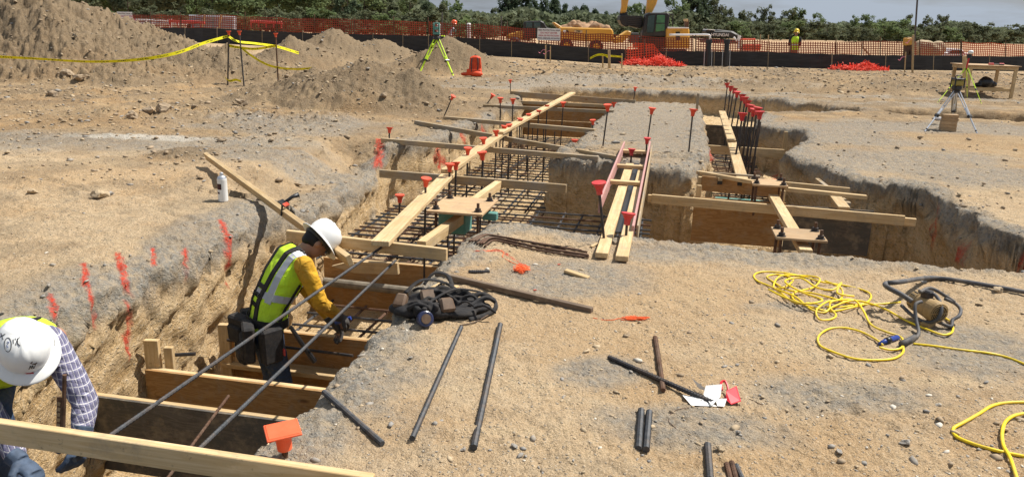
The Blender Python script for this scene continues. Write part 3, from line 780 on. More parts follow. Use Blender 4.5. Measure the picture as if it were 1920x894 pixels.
# ------------------------------------------------------------------ timber
def board(name, a, b, wd, th, mat='pine', parent=None, label=None, group=None, roll=0.0, cat='board', point=False, bev=0.003):
    """solid board from a to b (centre line of its top face): wd = horizontal width, th = depth below the top"""
    a, b = Vector(a), Vector(b)
    d = (b - a); L = d.length; d.normalize()
    s, up = frame(d)
    m = Matrix.Identity(4)
    for i in range(3): m[i][0] = d[i]; m[i][1] = s[i]; m[i][2] = up[i]; m[i][3] = a[i]
    if roll: m = m @ Matrix.Rotation(roll, 4, 'X')
    mb = MB()
    if point:
        h = wd / 2
        poly = [(0, 0, -th * .45), (L * .34, 0, -th), (L, 0, -th), (L, 0, 0), (L * .30, 0, 0)]
        mb.prism([Vector((x, -h, z)) for x, y, z in poly], (0, 1, 0), wd)
    else:
        mb.box((L / 2, 0, -th / 2), (L, wd, th))
    o = mb.build(name, MAT[mat] if isinstance(mat, str) else mat, parent, bevel=bev, matrix=m)
    if label: tag(o, label, cat, group)
    return o
E2 = .038; F4 = .089
GB = 'boards laid across the trenches'
def on(px, py, z): return P(px, py, z)
def lab_board(*a, **k): return board('board', *a, **k)
b0 = board('board', P(-140, 767, .095), P(700, 891, .095), E2, F4 + .005, 'pine', None, 'long pine board on edge crossing the bottom left corner in front of the workers', GB)
board('board', P(384, 286, .16), P(652, 479, .02), E2 + .004, F4, 'pine', None, 'long pine board lying askew from the left bank to behind the yellow-sleeved worker', GB, roll=0.35)
board('board', P(538, 431, .075), P(838, 466, .075), E2, F4, 'pine', None, 'pine board on edge crossing the trench just beyond the bent yellow-sleeved worker', GB)
board('stake_board', PV(622, 488, 5.72), PV(746, 492, 5.66), E2, F4 + .01, 'pine', None, 'short pointed pine stake lying level on the plywood form right of the white helmet', GB, point=True)
board('board', P(712, 318, .045), P(1062, 346, .045), E2, F4, 'pine_old', None, 'weathered board on edge crossing the trench in front of the ribbed earth block', GB)
board('board', P(716, 259, .05), P(1122, 293, .05), E2 + .02, F4 - .02, 'pine_old', None, 'nearer thin board of the slanted pair crossing the far trench left of the walkway', GB)
board('board', P(779, 226, .08), P(1166, 294, .06), E2 + .02, F4 - .02, 'pine_old', None, 'thin board running aslant over the far trench to the top of the plank walkway', GB)
board('board', P(833, 218, .06), P(1116, 242, .06), E2 + .04, F4 - .02, 'pine_old', None, 'thin level board crossing the far trench just in front of the brown plywood wall', GB)
board('board', P(906, 196, .05), P(1152, 207, .05), E2 + .02, F4 - .02, 'pine_old', None, 'thin board along the top of the brown plywood wall in the far trench', GB)
board('board', P(957, 171, .08), P(1192, 188, .08), E2, F4 + .05, 'pine_old', None, 'farthest board on edge crossing the trench behind the long timber line', GB)
GL = 'timbers laid end to end along the trench'
board('timber', P(712, 452, .118), P(862, 303, .118), .135, .04, 'pine', None, 'near piece of the long pale timber line running away over the bar mat', GL)
board('timber', P(838, 318, .160), P(958, 236, .160), .135, .04, 'pine', None, 'middle piece of the long pale timber line, lapped over the near one', GL)
board('timber', P(936, 247, .20), P(1074, 173, .20), .125, .04, 'pine', None, 'far piece of the long pale timber line ending by the farthest board', GL)
board('timber', PV(790, 452, 5.62), PV(866, 399, 6.66), .076, F4, 'pine', None, 'short doubled timber from the cross board to the bolted plywood plate', 'short timbers holding bolt plates')
board('timber', P(884, 374, .03), P(940, 335, .03), .076, F4, 'pine', None, 'short doubled timber behind the bolted plywood plate on the big mat', 'short timbers holding bolt plates')
board('timber', P(1450, 364, -.02), P(1512, 468, -.02), .10, .05, 'pine', None, 'doubled timber running towards the camera under the right-hand bolt plate', 'short timbers holding bolt plates')
board('board', W(-.10, 8.34, -.085), W(2.40, 8.10, -.085), E2, F4 + .01, 'pine', None, 'longest board on edge spanning the right-hand pit', GB)
board('board', W(-.14, 8.38, -.10), W(2.52, 8.14, -.115), E2, F4 - .01, 'pine', None, 'second board nailed behind the longest board of the right-hand pit', GB)
# plywood forms
GF = 'plywood trench forms'
def panel(a, b, h, th, mat, label, parent=None, name='plywood_form', group=GF):
    return board(name, a, b, th, h, mat, parent, label, group if parent is None else None, cat='form', bev=0.001)
def form(u0, u1, v, zt, h, mat, label, cleats=(), ledge=None, skew=0.0):
    t = thing('trench_form', label, 'form', W(u0, v, zt), 0, 'wooden forms across the trench')
    board('panel', W(u0, v, zt), W(u1, v - skew, zt), .02, h, mat, t, bev=0.001)
    board('rail', W(u0, v + .035, zt - .002), W(u1, v + .035 - skew, zt - .002), E2, F4, 'pine', t)
    for (cu, up) in cleats:
        board('stake', W(cu, v - .034, zt + up), W(cu, v - .034, zt - h), F4, E2, 'pine', t)
    if ledge is not None:
        board('ledge', W(u0, v - .075, zt - ledge), W(u1, v - .075 - skew, zt - ledge), .14, E2, 'pine', t)
    return t
form(-3.60, -1.40, 3.87, -.705, .52, 'ply_grey', 'stained grey plywood form nearest the camera, behind the plaid-sleeved worker')
tb = form(-3.42, -1.40, 4.32, -.72, .50, 'ply', 'brown plywood form with a short upright block at its left end, before the standing worker')
board('block', W(-3.40, 4.40, -.52), W(-3.40, 4.40, -.80), .10, .04, 'pine', tb)
board('block', W(-3.30, 4.44, -.58), W(-3.30, 4.44, -.86), .06, .04, 'pine', tb)
MB().tube([W(-3.34, 4.47, -.67), W(-3.16, 4.52, -.66)], .014).build('bolt', MAT['dark_steel'], tb)
tc_ = form(-3.30, -1.40, 5.18, -.72, .62, 'ply', 'two-tier wooden form with a ledge board behind the standing worker', ledge=.26)
board('stake', W(-3.28, 5.10, -.66), W(-3.28, 5.10, -1.36), .085, .05, 'pine', tc_)
board('stake', W(-3.20, 5.14, -.70), W(-3.20, 5.14, -1.02), .04, .05, 'pine', tc_)
MB().tube([W(-3.24, 5.05, -.78), W(-2.2, 5.06, -.80)], .012).build('tie_rod', MAT['dark_steel'], tc_)
td = form(-3.35, -1.35, 7.05, -.70, .60, 'ply', 'brown knotty plywood form at the near edge of the big bar mat')
MB().tube([W(-3.3, 6.93, -.92), W(-1.4, 6.93, -.955)], .045, 12).build('form_pipe', simple('concrete_dusted_pipe', (.20, .17, .13), .9, .35, 12, bump=.3), td)
board('post', W(-3.36, 6.35, -.40), W(-3.36, 6.35, -.95), .10, .05, 'pine', None, 'short pine post standing at the trench wall behind the black harness', 'posts at the trench wall')
board('post', W(-3.22, 6.50, -.38), W(-3.22, 6.50, -.92), .10, .05, 'pine', None, 'second pine post beside the short one behind the black harness', 'posts at the trench wall')
# far brown plywood wall
tf = thing('trench_form', 'long brown plywood wall closing the far end of the main trench', 'form', W(-2.4, 17.4, 0), 0, 'wooden forms across the trench')
board('panel', W(-3.3, 17.35, -.07), W(-1.28, 17.35, -.07), .03, .34, 'ply', tf, bev=.001)
board('panel', W(-3.28, 17.36, -.42), W(-1.30, 17.36, -.42), .03, .35, 'ply', tf, bev=.001)
board('rail', W(-3.35, 17.31, .0), W(-1.2, 17.31, .0), .05, .07, 'pine_old', tf)
# right pit forms
tr = thing('trench_form', 'low plywood form hung under the longest board, half fresh brown and half stained grey', 'form', W(1.1, 8.5, -.2), 0, 'wooden forms across the trench')
board('panel', W(.36, 8.56, -.13), W(1.33, 8.56, -.13), .02, .50, 'ply', tr, bev=.001)
board('panel', W(1.345, 8.55, -.15), W(2.22, 8.55, -.15), .02, .50, 'ply_grey', tr, label='stained grey panel', bev=.001)
for cu in (.40, 1.28): board('stake', W(cu, 8.60, .0), W(cu, 8.60, -.62), .05, .04, 'pine', tr)
tn = thing('notched_form', 'brown plywood board with three square notches above the longest board', 'form', W(.9, 8.95, 0), 0, 'wooden forms across the trench')
board('panel', W(.44, 8.92, .045), W(1.30, 8.86, .03), .02, .17, 'ply', tn, bev=.001)
for k, u_ in enumerate((.64, .86, 1.08)):
    MB().box(W(u_, 8.885, .0), (.055, .012, .07), Matrix.Rotation(-HD, 3, 'Z')).build('notch', MAT['black_plastic'], tn)
    MB().box(W(u_, 8.870, .026), (.050, .03, .03), Matrix.Rotation(-HD, 3, 'Z')).build('notch_block', MAT['pine'], tn)
board('end_block', W(.42, 8.97, .03), W(.42, 8.97, -.12), .05, .05, 'pine', tn)
board('end_block', W(1.33, 8.95, .02), W(1.33, 8.95, -.12), .05, .05, 'pine', tn)
board('board', W(.40, 9.18, .05), W(1.10, 9.14, .05), E2, F4, 'pine_old', None, 'weathered board just behind the notched plywood form', GB)
board('board', P(1309, 320, .05), P(1412, 338, .10), .06, .04, 'pine', None, 'thin board lying aslant from the earth block to the rear bolt plate', GB)
board('board', W(1.30, 9.02, .02), W(2.05, 8.98, .0), E2, F4 + .01, 'pine', None, 'board on edge leaving the right side of the rear bolt plate', GB)
board('board', W(1.28, 8.80, .0), W(2.18, 8.76, -.03), .06, .045, 'pine', None, 'board from the notched form to the foot of the leaning timber', GB)
board('board', P(1532, 334, -.05), P(1592, 380, -.10), .05, .08, 'pine_old', None, 'grey-brown timber leaning in the recess of the pit wall', GB)
board('board', W(1.86, 8.78, -.05), W(1.88, 8.36, -.09), .12, .035, 'pine', None, 'short flat board joining the two right-hand boards of the pit', GB)
# T3 trench timber
GT = 'timbers in the narrow right-hand trench'
board('timber', P(1354, 208, .06), P(1372, 262, .07), .13, .04, 'pine', None, 'far piece of the pale timber in the narrow trench beside the row of capped bars', GT)
board('timber', P(1368, 250, .03), P(1392, 334, .03), .13, .04, 'pine', None, 'near piece of the pale timber in the narrow trench beside the row of capped bars', GT)
board('board', W(.55, 12.28, -.07), W(1.78, 12.22, -.07), E2, F4 + .04, 'pine', None, 'board on edge crossing the narrow trench under the row of capped bars', GB)
board('post', W(.60, 17.0, .35), W(.60, 17.0, -.6), .05, .04, 'pine_old', None, 'thin upright stake at the left wall of the narrow trench', 'posts at the trench wall')
board('post', W(1.95, 17.1, .28), W(1.95, 17.1, -.5), .06, .04, 'pine_old', None, 'upright stake behind the row of capped bars', 'posts at the trench wall')
board('post', W(1.98, 13.7, .03), W(1.98, 13.7, -.55), .06, .04, 'pine', None, 'short pine stub in the notch of the right-hand bank', 'posts at the trench wall')
tp = thing('trench_form', 'dark plywood panel low in the narrow trench behind the pale timber', 'form', W(1.1, 16.3, -.3), 0, 'wooden forms across the trench')
board('panel', W(.62, 16.3, -.22), W(1.75, 16.3, -.22), .02, .44, 'ply_grey', tp, bev=.001)
board('rail', W(.62, 16.25, -.66), W(1.75, 16.25, -.66), .05, .05, 'pine_old', tp)
for v_, l_ in ((11.0, 'nearer'), (11.75, 'farther')):
    o = MB().tube([W(.75 if v_ < 11.5 else 1.05, v_, -.66), W(1.40, v_ - .03, -.66)], .045, 10).build('foam_tube', MAT['teal'])
    tag(o, 'pale teal tube lying on the mat of the narrow trench, the %s of two' % l_, 'tube', 'teal tubes on the mat')

# plank walkway over the pit
tw = thing('walkway', 'plank walkway of two pale planks between faded red side boards over the pit', 'walkway', W(-.4, 5.6, .05))
def wk(pa, za, pb, zb): return P(pa[0], pa[1], za), P(pb[0], pb[1], zb)
board('plank', *wk((1128, 474), .055, (1181, 306), .055), .092, .04, 'pine', tw)
board('plank', *wk((1166, 480), .055, (1206, 308), .055), .092, .04, 'pine', tw)
for (a_, b_) in (((1012, 340), (0, 0)),): pass
for v_, w_ in ((8.05, .40), (9.05, .40), (10.2, .42)):
    board('cleat', W(-.55, v_, .10), W(-.21, v_, .10), .085, .038, 'pine', tw)
board('side_board', W(-.545, 6.9, .135), W(-.545, 10.5, .165), .02, .13, 'pink_metal', tw)
board('side_board', W(-.205, 6.15, .10), W(-.205, 10.6, .175), .02, .13, 'pink_metal', tw)
board('side_board', W(-.170, 6.25, .08), W(-.170, 10.4, .15), .016, .15, 'pine_old', tw)
board('liner', W(-.375, 6.30, .0), W(-.375, 10.4, .0), .16, .012, 'black_plastic', tw)

# bolted template plates
def bolt_plate(p, ex, ey, label, sx=.42, sy=.34, legs=True):
    t = thing('bolt_plate', label, 'plate', p, -HD, 'plywood plates with anchor bolts')
    m0 = wm(t)
    o = MB().box(Vector((0, 0, 0)), (sx, sy, .02)).build('plate', MAT['ply_pale'], t, bevel=.002); o.matrix_parent_inverse = Matrix.Identity(4)
    for x in (-1, 1):
        for y in (-1, 1):
            bx, by = x * sx * .38, y * sy * .36
            mb = MB().tube([(bx, by, -.34), (bx, by, .085)], .013, 8)
            b = mb.build('anchor_bolt', MAT['rust'], t); b.matrix_parent_inverse = Matrix.Identity(4)
            n_ = MB().lathe([(.026, .012), (.026, .040)], 6, Matrix.Translation((bx, by, 0))).build('nut', MAT['dark_steel'], b); n_.matrix_parent_inverse = Matrix.Identity(4)
            w_ = MB().lathe([(.036, .0105), (.036, .016)], 14, Matrix.Translation((bx, by, 0))).build('washer', MAT['dark_steel'], b); w_.matrix_parent_inverse = Matrix.Identity(4)
    return t
bolt_plate(P(869, 386, .07), 0, 0, 'pale plywood plate with four anchor bolts on the big mat', .50, .62)
bolt_plate(P(1441, 343, .08), 0, 0, 'rear plywood plate with anchor bolts behind the notched form', .36, .36)
bolt_plate(P(1497, 440, .03), 0, 0, 'nearest plywood plate with anchor bolts at the edge of the right-hand pit', .40, .36)
o = MB().box(W(-1.86, 6.72, -.10), (.26, .24, .24), Matrix.Rotation(-HD, 3, 'Z')).build('foam_block', MAT['teal'], bevel=.01)
tag(o, 'teal foam block under the bolted plate on the big mat', 'block')
o = MB().box(W(-1.50, 6.60, -.02), (.13, .08, .07), Matrix.Rotation(-HD, 3, 'Z')).build('foam_block', MAT['teal'], bevel=.006)
tag(o, 'small teal foam offcut at the trench edge beside the bolted plate', 'block')

# ------------------------------------------------------------------ reinforcement
def bar_mat(label, u0, u1, v0, v1, z, su, sv, r=.0135, extra=0, jit=.025, group='tied bar mats in the trenches', lower=True):
    t = thing('bar_mat', label, 'bar mat', W((u0 + u1) / 2, (v0 + v1) / 2, z), 0, group)
    n = 0
    u = u0
    while u <= u1 + 1e-6:
        j = random.uniform(-jit, jit)
        MB().tube([W(u + j, v0 + random.uniform(-.1, .05), z), W(u + j + random.uniform(-jit, jit), (v0 + v1) / 2, z - .006), W(u + j + random.uniform(-jit, jit), v1 + random.uniform(-.05, .05), z)], r, 6).build('long_bar', MAT['steel' if random.random() < .65 else 'rust'], t)
        u += su * random.uniform(.88, 1.12); n += 1
    v = v0 + .05
    while v <= v1:
        j = random.uniform(-jit, jit)
        MB().tube([W(u0 - .06, v + j, z + 2 * r), W((u0 + u1) / 2, v + j + random.uniform(-jit, jit), z + 2 * r - .004), W(u1 + .06, v + j + random.uniform(-jit, jit), z + 2 * r)], r * .9, 6).build('cross_bar', MAT['steel' if random.random() < .65 else 'rust'], t)
        v += sv * random.uniform(.85, 1.15); n += 1
    if lower:
        u = u0 + .1
        while u <= u1 + 1e-6:
            MB().tube([W(u, v0, z - .22), W(u, v1, z - .22)], r, 6).build('long_bar', MAT['rust'], t); u += su * 1.4; n += 1
        v = v0 + .12
        while v <= v1 and n < 97:
            MB().tube([W(u0, v, z - .20), W(u1, v, z - .20)], r * .9, 6).build('cross_bar', MAT['rust'], t); v += sv * 1.5; n += 1
    return t
bar_mat('rusty bar mat in the bottom left corner under the front board', -3.35, -1.65, 1.6, 2.95, -.80, .20, .20)
bar_mat('bar mat at the hands of the yellow-sleeved worker', -3.2, -1.5, 5.35, 6.85, -1.10, .22, .26, lower=False)
bar_mat('big bar mat under the bolted plate and the long timber', -3.45, -1.62, 7.15, 9.6, -.75, .23, .17)
bar_mat('far bar mat running beneath the thin slanted boards', -3.15, -1.45, 9.9, 17.1, -.78, .26, .24, r=.014, lower=False)
bar_mat('bar mat in front of the ribbed earth block left of the walkway', -1.45, -.15, 6.6, 9.3, -.60, .26, .22, lower=False)
bar_mat('bar mat at the bottom of the narrow right-hand trench', .72, 1.62, 9.7, 15.9, -.76, .22, .17, lower=True)
bar_mat('bar mat deep in the right-hand pit under the longest board', .3, 2.7, 6.5, 8.4, -1.35, .30, .28, lower=False)

def ribbed(mb, a, b, r, pitch=.014, n=8, amp=.24, wob=0.0):
    a, b = Vector(a), Vector(b); L = (b - a).length; k = max(2, int(L / pitch * 2))
    s, up = frame(b - a)
    pts = []; rr = []
    for i in range(k + 1):
        t = i / k
        pts.append(a.lerp(b, t) + s * wob * math.sin(t * 7.3)); rr.append(r * (1 + amp * (i % 2)))
    return mb.tube(pts, rr, n)
def cap_mesh(sz, h, square=True):
    mb = MB()
    s = sz / 2
    if square:
        mb.box((0, 0, h - .006), (sz, sz, .012))
        mb.lathe([(s * .46, 0), (s * .50, .01), (s * .52, h * .5), (s * .70, h * .78), (s * .92, h - .011)], 14)
    else:
        mb.lathe([(s * .40, 0), (s * .44, h * .25), (s * .50, h * .5), (s * .78, h * .8), (s, h - .01), (s, h)], 14)
    return mb
CAPG = 'capped steel bars standing in the trenches'
def capped(cpx, cpy, bpx, bpy, zb, label, red=False, sz=.10, r=.011, vplane=None, mat=None, base=None, free_top=False, square=False, group=CAPG, cat='capped bar', tilt=None):
    """cap pixel, base pixel + base height; bar stands on that base"""
    pb = base if base is not None else (P(bpx, bpy, zb))
    v_ = UV(pb)[1]
    pt = PV(cpx, cpy, v_ + (tilt or 0))
    t = thing('capped_bar', label, cat, pb, 0, group)
    d = (pt - pb).normalized()
    MB().tube([pb - d * .05, pt], r, 7).build('bar', MAT[mat or 'dark_steel'], t)
    mb = cap_mesh(sz, sz * .85, square)
    tl = Matrix.Rotation(random.uniform(-.14, .14), 4, 'X') @ Matrix.Rotation(random.uniform(-.14, .14), 4, 'Y')
    m = Matrix.Translation(pt - d * sz * .45) @ d.to_track_quat('Z', 'Y').to_matrix().to_4x4() @ tl @ Matrix.Rotation(random.uniform(0, 3), 4, 'Z')
    mb.build('cap', MAT['cap_red' if red else 'cap'], t, matrix=m, bevel=0)
    return t
ZM = -.75
C_ = [
 (957, 153, 957, 173, .0, 'small cap on a short bar at the far left end of the farthest board'),
 (848, 183, 832, 220, .02, 'leaning capped bar at the left end of the thin level board', .08),
 (923, 181, 914, 194, .0, 'short leaning capped bar behind the two tall ones of the far trench'),
 (938, 188, 937, 290, None, 'tall capped bar left of the pair standing before the brown plywood wall'),
 (962, 190, 957, 296, None, 'tall capped bar right of the pair standing before the brown plywood wall'),
 (1056, 196, 1050, 283, None, 'tall capped bar with a broad flat cap in front of the brown plywood wall'),
 (1026, 201, 1022, 236, None, 'capped bar at the far timber, farthest of its row'),
 (1010, 211, 1008, 240, None, 'second capped bar from the far end of the timber row'),
 (992, 218, 991, 252, None, 'third capped bar from the far end of the timber row'),
 (975, 227, 973, 272, None, 'fourth capped bar from the far end of the timber row'),
 (944, 241, 942, 296, None, 'capped bar just left of the timber where the slanted board passes'),
 (956, 238, 955, 286, None, 'capped bar close behind the one where the slanted board passes'),
 (931, 250, 930, 300, None, 'capped bar rising in front of the slanted board'),
 (907, 264, 905, 318, None, 'capped bar rising over the lapped joint of the long timber'),
 (877, 283, 875, 350, None, 'leaning cap beside the middle of the long timber'),
 (905, 292, 901, 372, None, 'broad flat cap right of the long timber behind the bolt plate'),
 (843, 314, 838, 368, None, 'left one of the twin caps beside the near timber'),
 (855, 311, 850, 395, None, 'right one of the twin caps beside the near timber'),
 (798, 341, 797, 432, None, 'capped bar left of the near timber, just beyond the nearest cap of the mat'),
 (750, 372, 745, 478, None, 'orange capped bar at the near end of the big mat'),
 (730, 244, 730, 258, .02, 'short capped bar at the left end of the nearer slanted board'),
 (1140, 202, 1129, 284, -.05, 'tall leaning capped bar at the left edge of the earth island'),
 (1151, 196, 1150, 204, .0, 'small cap close behind the tall leaning one on the earth island'),
 (1112, 229, 1111, 243, .0, 'small cap at the right end of the thin level board'),
 (1077, 267, 1077, 284, -.05, 'cap on a short bar before the left edge of the earth island'),
 (1191, 167, 1188, 189, .05, 'cap at the right end of the farthest board'),
 (1222, 208, 1214, 265, .0, 'tall capped bar in the middle of the earth island'),
 (1213, 264, 1211, 292, .0, 'red cap at the far right corner of the walkway'),
 (1184, 285, 1183, 302, .03, 'red cap between the far ends of the walkway planks'),
 (1299, 211, 1290, 298, -.05, 'tall capped bar near the right edge of the earth island'),
 (1123, 352, 1132, 445, .06, 'large red cap leaning beside the near end of the left walkway plank'),
 (1176, 410, 1174, 440, .06, 'large red cap over the near end of the right walkway plank')]
for c in C_:
    cpx, cpy, bx, by, z, lab = c[:6]
    if z is None:
        # bar stands on the mat: find where its foot reaches the trench floor
        pb = P(bx, by, -.72)
        if not lab.startswith('tall') and (cpx, cpy) != (750, 372):
            uu, vv = UV(P(cpx, cpy, .16)); vv -= .30; qq = PV(cpx, cpy, vv); pb = W(UV(qq)[0] - .02, vv, -.74)
    else: pb = P(bx, by, z)
    red = lab.startswith('red') or lab.startswith('large red')
    capped(cpx, cpy, bx, by, z, lab + ' ' if False else lab, red=red, base=pb, sz=.115 if 'large' in lab or 'broad' in lab or 'tall' in lab else .10)
RT = [(1364, 160), (1370, 166), (1376, 170), (1382, 177), (1391, 183), (1397, 188), (1401, 194), (1406, 203), (1412, 211), (1425, 216), (1392, 219), (1419, 208)]
nm = ['farthest', 'second farthest', 'third from the far end', 'fourth from the far end', 'fifth from the far end', 'sixth from the far end', 'seventh from the far end', 'eighth from the far end', 'ninth from the far end', 'rightmost and largest', 'leftmost tilted', 'tenth from the far end']
for i, (x, y) in enumerate(RT):
    v_ = [17.6, 16.6, 15.8, 15.0, 14.0, 13.4, 12.9, 12.2, 11.6, 11.1, 10.8, 11.4][i]
    pt = PV(x, y, v_); u_ = UV(pt)[0]
    pb = W(u_ - random.uniform(.02, .10), v_ - .05, -.72)
    capped(x, y, 0, 0, 0, nm[i] + ' capped bar of the crowded row in the narrow trench', red=True, base=pb, sz=.13, r=.013, tilt=.05)
for i in range(9):
    v_ = random.uniform(11, 15.5); u_ = 1.15 + random.uniform(-.15, .28)
    o = MB().tube([W(u_, v_, -.74), W(u_ + random.uniform(-.04, .08), v_, random.uniform(.0, .35))], .012, 6).build('bare_bar', MAT['dark_steel'])
    tag(o, 'bare upright bar among the capped ones in the narrow trench', 'bar', 'bare upright bars of the narrow trench')
for i in range(10):
    v_ = random.uniform(10.5, 15.5); u_ = random.uniform(-2.8, -1.8)
    o = MB().tube([W(u_, v_, -.76), W(u_ + random.uniform(-.03, .03), v_, random.uniform(-.25, .0))], .010, 6).build('bare_bar', MAT['dark_steel'])
    tag(o, 'bare upright bar standing on the far bar mat', 'bar', 'bare upright bars of the far mat')
# near bright cap
pb = P(535, 872, -.01); pt = pb + Vector((0.002, 0, .125))
t = thing('capped_bar', 'bright orange square cap on a stub of bar at the near trench edge', 'capped bar', pb, 0, CAPG)
mb = MB(); ribbed(mb, pb - Vector((0, 0, .15)), pt - Vector((0, 0, .03)), .0105); mb.build('bar', MAT['rust'], t)
mc = MB()
mc.box((0, 0, .082), (.128, .128, .009)); mc.box((0, 0, .087), (.116, .116, .004))
mc.lathe([(.027, 0), (.028, .004), (.030, .040), (.030, .050), (.042, .076)], 24)
mc.build('cap', MAT['cap_near'], t, matrix=Matrix.Translation(pt - Vector((0, 0, .055))) @ Matrix.Rotation(.02, 4, 'X') @ Matrix.Rotation(-.05, 4, 'Y') @ Matrix.Rotation(.42, 4, 'Z'), bevel=.0025)
# two long diagonal bars over the trench
GD = 'long bars propped over the trench'
def longbar(a, b, r, mat, label, group=GD, pitch=.02, cat='bar', wob=0.0, name='steel_bar'):
    mb = MB(); ribbed(mb, a, b, r, pitch, wob=wob)
    o = mb.build(name, MAT[mat], smooth=False); tag(o, label, cat, group); return o
longbar(P(722, 459, .03), P(140, 862, -.02), .0085, 'steel', 'upper long dark bar slanting from the long timber down past the standing worker')
longbar(P(742, 488, -.10), P(362, 852, -.04), .0085, 'steel', 'lower long dark bar slanting down past the right of the standing worker')
longbar(P(429, 741, -.15), P(300, 915, -.30), .0065, 'rust', 'thin rusty bar slanting under the front board')
# small vertical dark dowels near the bottom-left mat
for i, (x, y) in enumerate([(172, 868), (268, 872), (160, 872)]):
    o = longbar(P(x, y, -.78), P(x + 2, y - 18, -.42), .009, 'dark_steel', 'short upright bar under the front board', 'short upright bars under the front board', name='bare_bar')
# loose bars on the near ground
GLB = 'loose bars lying on the near ground'
def ground_bar(p0, p1, r, mat, label, pitch=.012, group=GLB, wob=0.0, lift=0.0):
    a = hit(*p0); b = hit(*p1)
    n = 5
    zs = [gz_at(a.x + (b.x - a.x) * k / n, a.y + (b.y - a.y) * k / n) - (a.z + (b.z - a.z) * k / n) for k in range(n + 1)]
    dz = max(0, sorted(zs)[-2]) + r * .8 + lift
    a.z += dz; b.z += dz
    return longbar(a, b, r, mat, label, group, pitch, wob=wob)
longbar(P(607, 734, .03), P(717, 831, .035), .0115, 'steel', 'dark bar lying aslant at the trench edge behind the bright orange cap', GLB, .012)
ground_bar((865, 616), (773, 826), .0105, 'steel', 'thinner long bar below the tool belt, lighter of the two long ones')
ground_bar((938, 613), (888, 846), .0125, 'steel', 'thicker long bar right of the other long one below the tool belt')
ground_bar((1228, 636), (1243, 736), .0115, 'rust', 'short mud-caked stick of bar crossing the ribbed bar')
ground_bar((1141, 672), (1335, 757), .0110, 'dark_steel', 'ribbed dark bar ending at the white paper tag', pitch=.016)
ground_bar((1202, 771), (1197, 844), .0125, 'steel', 'left one of the two short parallel bar stubs')
ground_bar((1217, 777), (1211, 849), .0125, 'steel', 'right one of the two short parallel bar stubs')
ground_bar((1326, 836), (1331, 902), .0125, 'steel', 'bar stub running off the bottom edge left of the small bundle')
ground_bar((1362, 872), (1372, 915), .010, 'rust', 'left bar of the small bundle at the bottom edge')
ground_bar((1371, 869), (1383, 915), .010, 'rust', 'middle bar of the small bundle at the bottom edge')
ground_bar((1380, 874), (1398, 915), .009, 'steel', 'right bar of the small bundle at the bottom edge')
ground_bar((879, 511), (917, 511), .0100, 'dark_steel', 'short ribbed offcut lying level behind the old timber', pitch=.016)
# bent bars pile
for k in range(7):
    o1, o2 = random.uniform(-4, 4), random.uniform(-3, 3)
    pts = [(878 + k * 5 + o1, 455 + k * 1.6), (905 + k * 3.0, 443 + k * 1.8), (935 + k * 2, 446 + k * 1.8), (1010 + o1, 459 + k * 2.2), (1085 + k * 2.5 + o1 * 3, 473 + k * 1.9 + o2)]
    q = [hit(*p) + Vector((0, 0, .012 + .007 * (k % 3))) for p in pts]
    o = MB().tube(spline(q, 6), .0085, 7).build('bent_bar', MAT['rust'], smooth=True)
    tag(o, 'rusty bent bar in the bundle behind the orange string', 'bar', 'rusty bent bars in one bundle')
# steel strap / slotted angle held by the near worker
t = thing('slotted_angle', 'brown slotted steel angle standing upright before the plaid sleeve', 'steel angle', PV(113, 800, 2.66))
a_, b_ = PV(113, 830, 2.62), PV(116, 702, 2.62)
b_2 = a_.lerp(b_, .68)
s_, up_ = frame(b_ - a_)
o = board('leg', a_ + _R * .0, b_2, .034, .005, 'rust', t, bev=.0006); 
MB().tube([a_ + _R * .012, b_ + _R * .012], .0095, 6).build('rod', MAT['rust'], t)
for k in range(8):
    c_ = a_.lerp(b_2, .06 + k * .115) - AV * .004 - _R * .006
    MB().box(c_, (.012, .006, .017), Matrix.Rotation(.3, 3, 'Y')).build('slot', MAT['pine_old'], t)
# ------------------------------------------------------------------ loose tools and litter
t = NT('aged_timber_metal')
_a, _b = P(818, 521, .0), P(1110, 588, .0)
_l = max(gz_at(_a.x + (_b.x - _a.x) * k / 12, _a.y + (_b.y - _a.y) * k / 12) - (_a.z + (_b.z - _a.z) * k / 12) for k in range(13))
board('straightedge', _a + Vector((0, 0, min(_l, .04) + .035)), _b + Vector((0, 0, min(_l, .04) + .025)), .038, .035, 'weathered', None, 'dark weathered straight timber lying behind the tool belt', None, cat='straightedge')
def gcord(name, pts, r, mat, label, cat, dz=0.0, n=6, group=None, seg=6, lifts=None):
    q = []
    for i, p in enumerate(pts):
        h = hit(p[0], p[1]); l = (p[2] if len(p) > 2 else 0)
        q.append(h + Vector((0, 0, r + dz + l)))
    o = MB().tube(spline(q, n), r, 8).build(name, MAT[mat], smooth=True)
    return tag(o, label, cat, group)
cordA = [(1688, 568), (1640, 572), (1610, 573), (1560, 578), (1520, 570), (1490, 572, .01), (1452, 545, .01), (1420, 528), (1414, 517), (1430, 511), (1470, 513), (1505, 520), (1540, 534, .015), (1580, 536), (1620, 546), (1633, 556), (1625, 568), (1600, 572), (1560, 566, .02), (1520, 556, .02), (1478, 548, .01),
         (1450, 530), (1438, 520), (1458, 516), (1486, 530, .02), (1470, 545, .02), (1450, 540), (1462, 524, .02), (1500, 518), (1535, 528, .02), (1525, 545, .02), (1490, 555, .02), (1488, 563), (1520, 580, .01), (1560, 585), (1600, 580, .01), (1618, 573)]
gcord('extension_cord', cordA, .0062, 'yellow_cord', 'tangled yellow extension cord heaped left of the dusty motor', 'cord', n=8)
cordB = [(1455, 548, .01), (1490, 565, .02), (1520, 583), (1545, 589), (1560, 583, .015), (1600, 572, .02), (1650, 582, .01), (1700, 605), (1740, 622), (1768, 631), (1785, 625), (1783, 608), (1765, 596)]
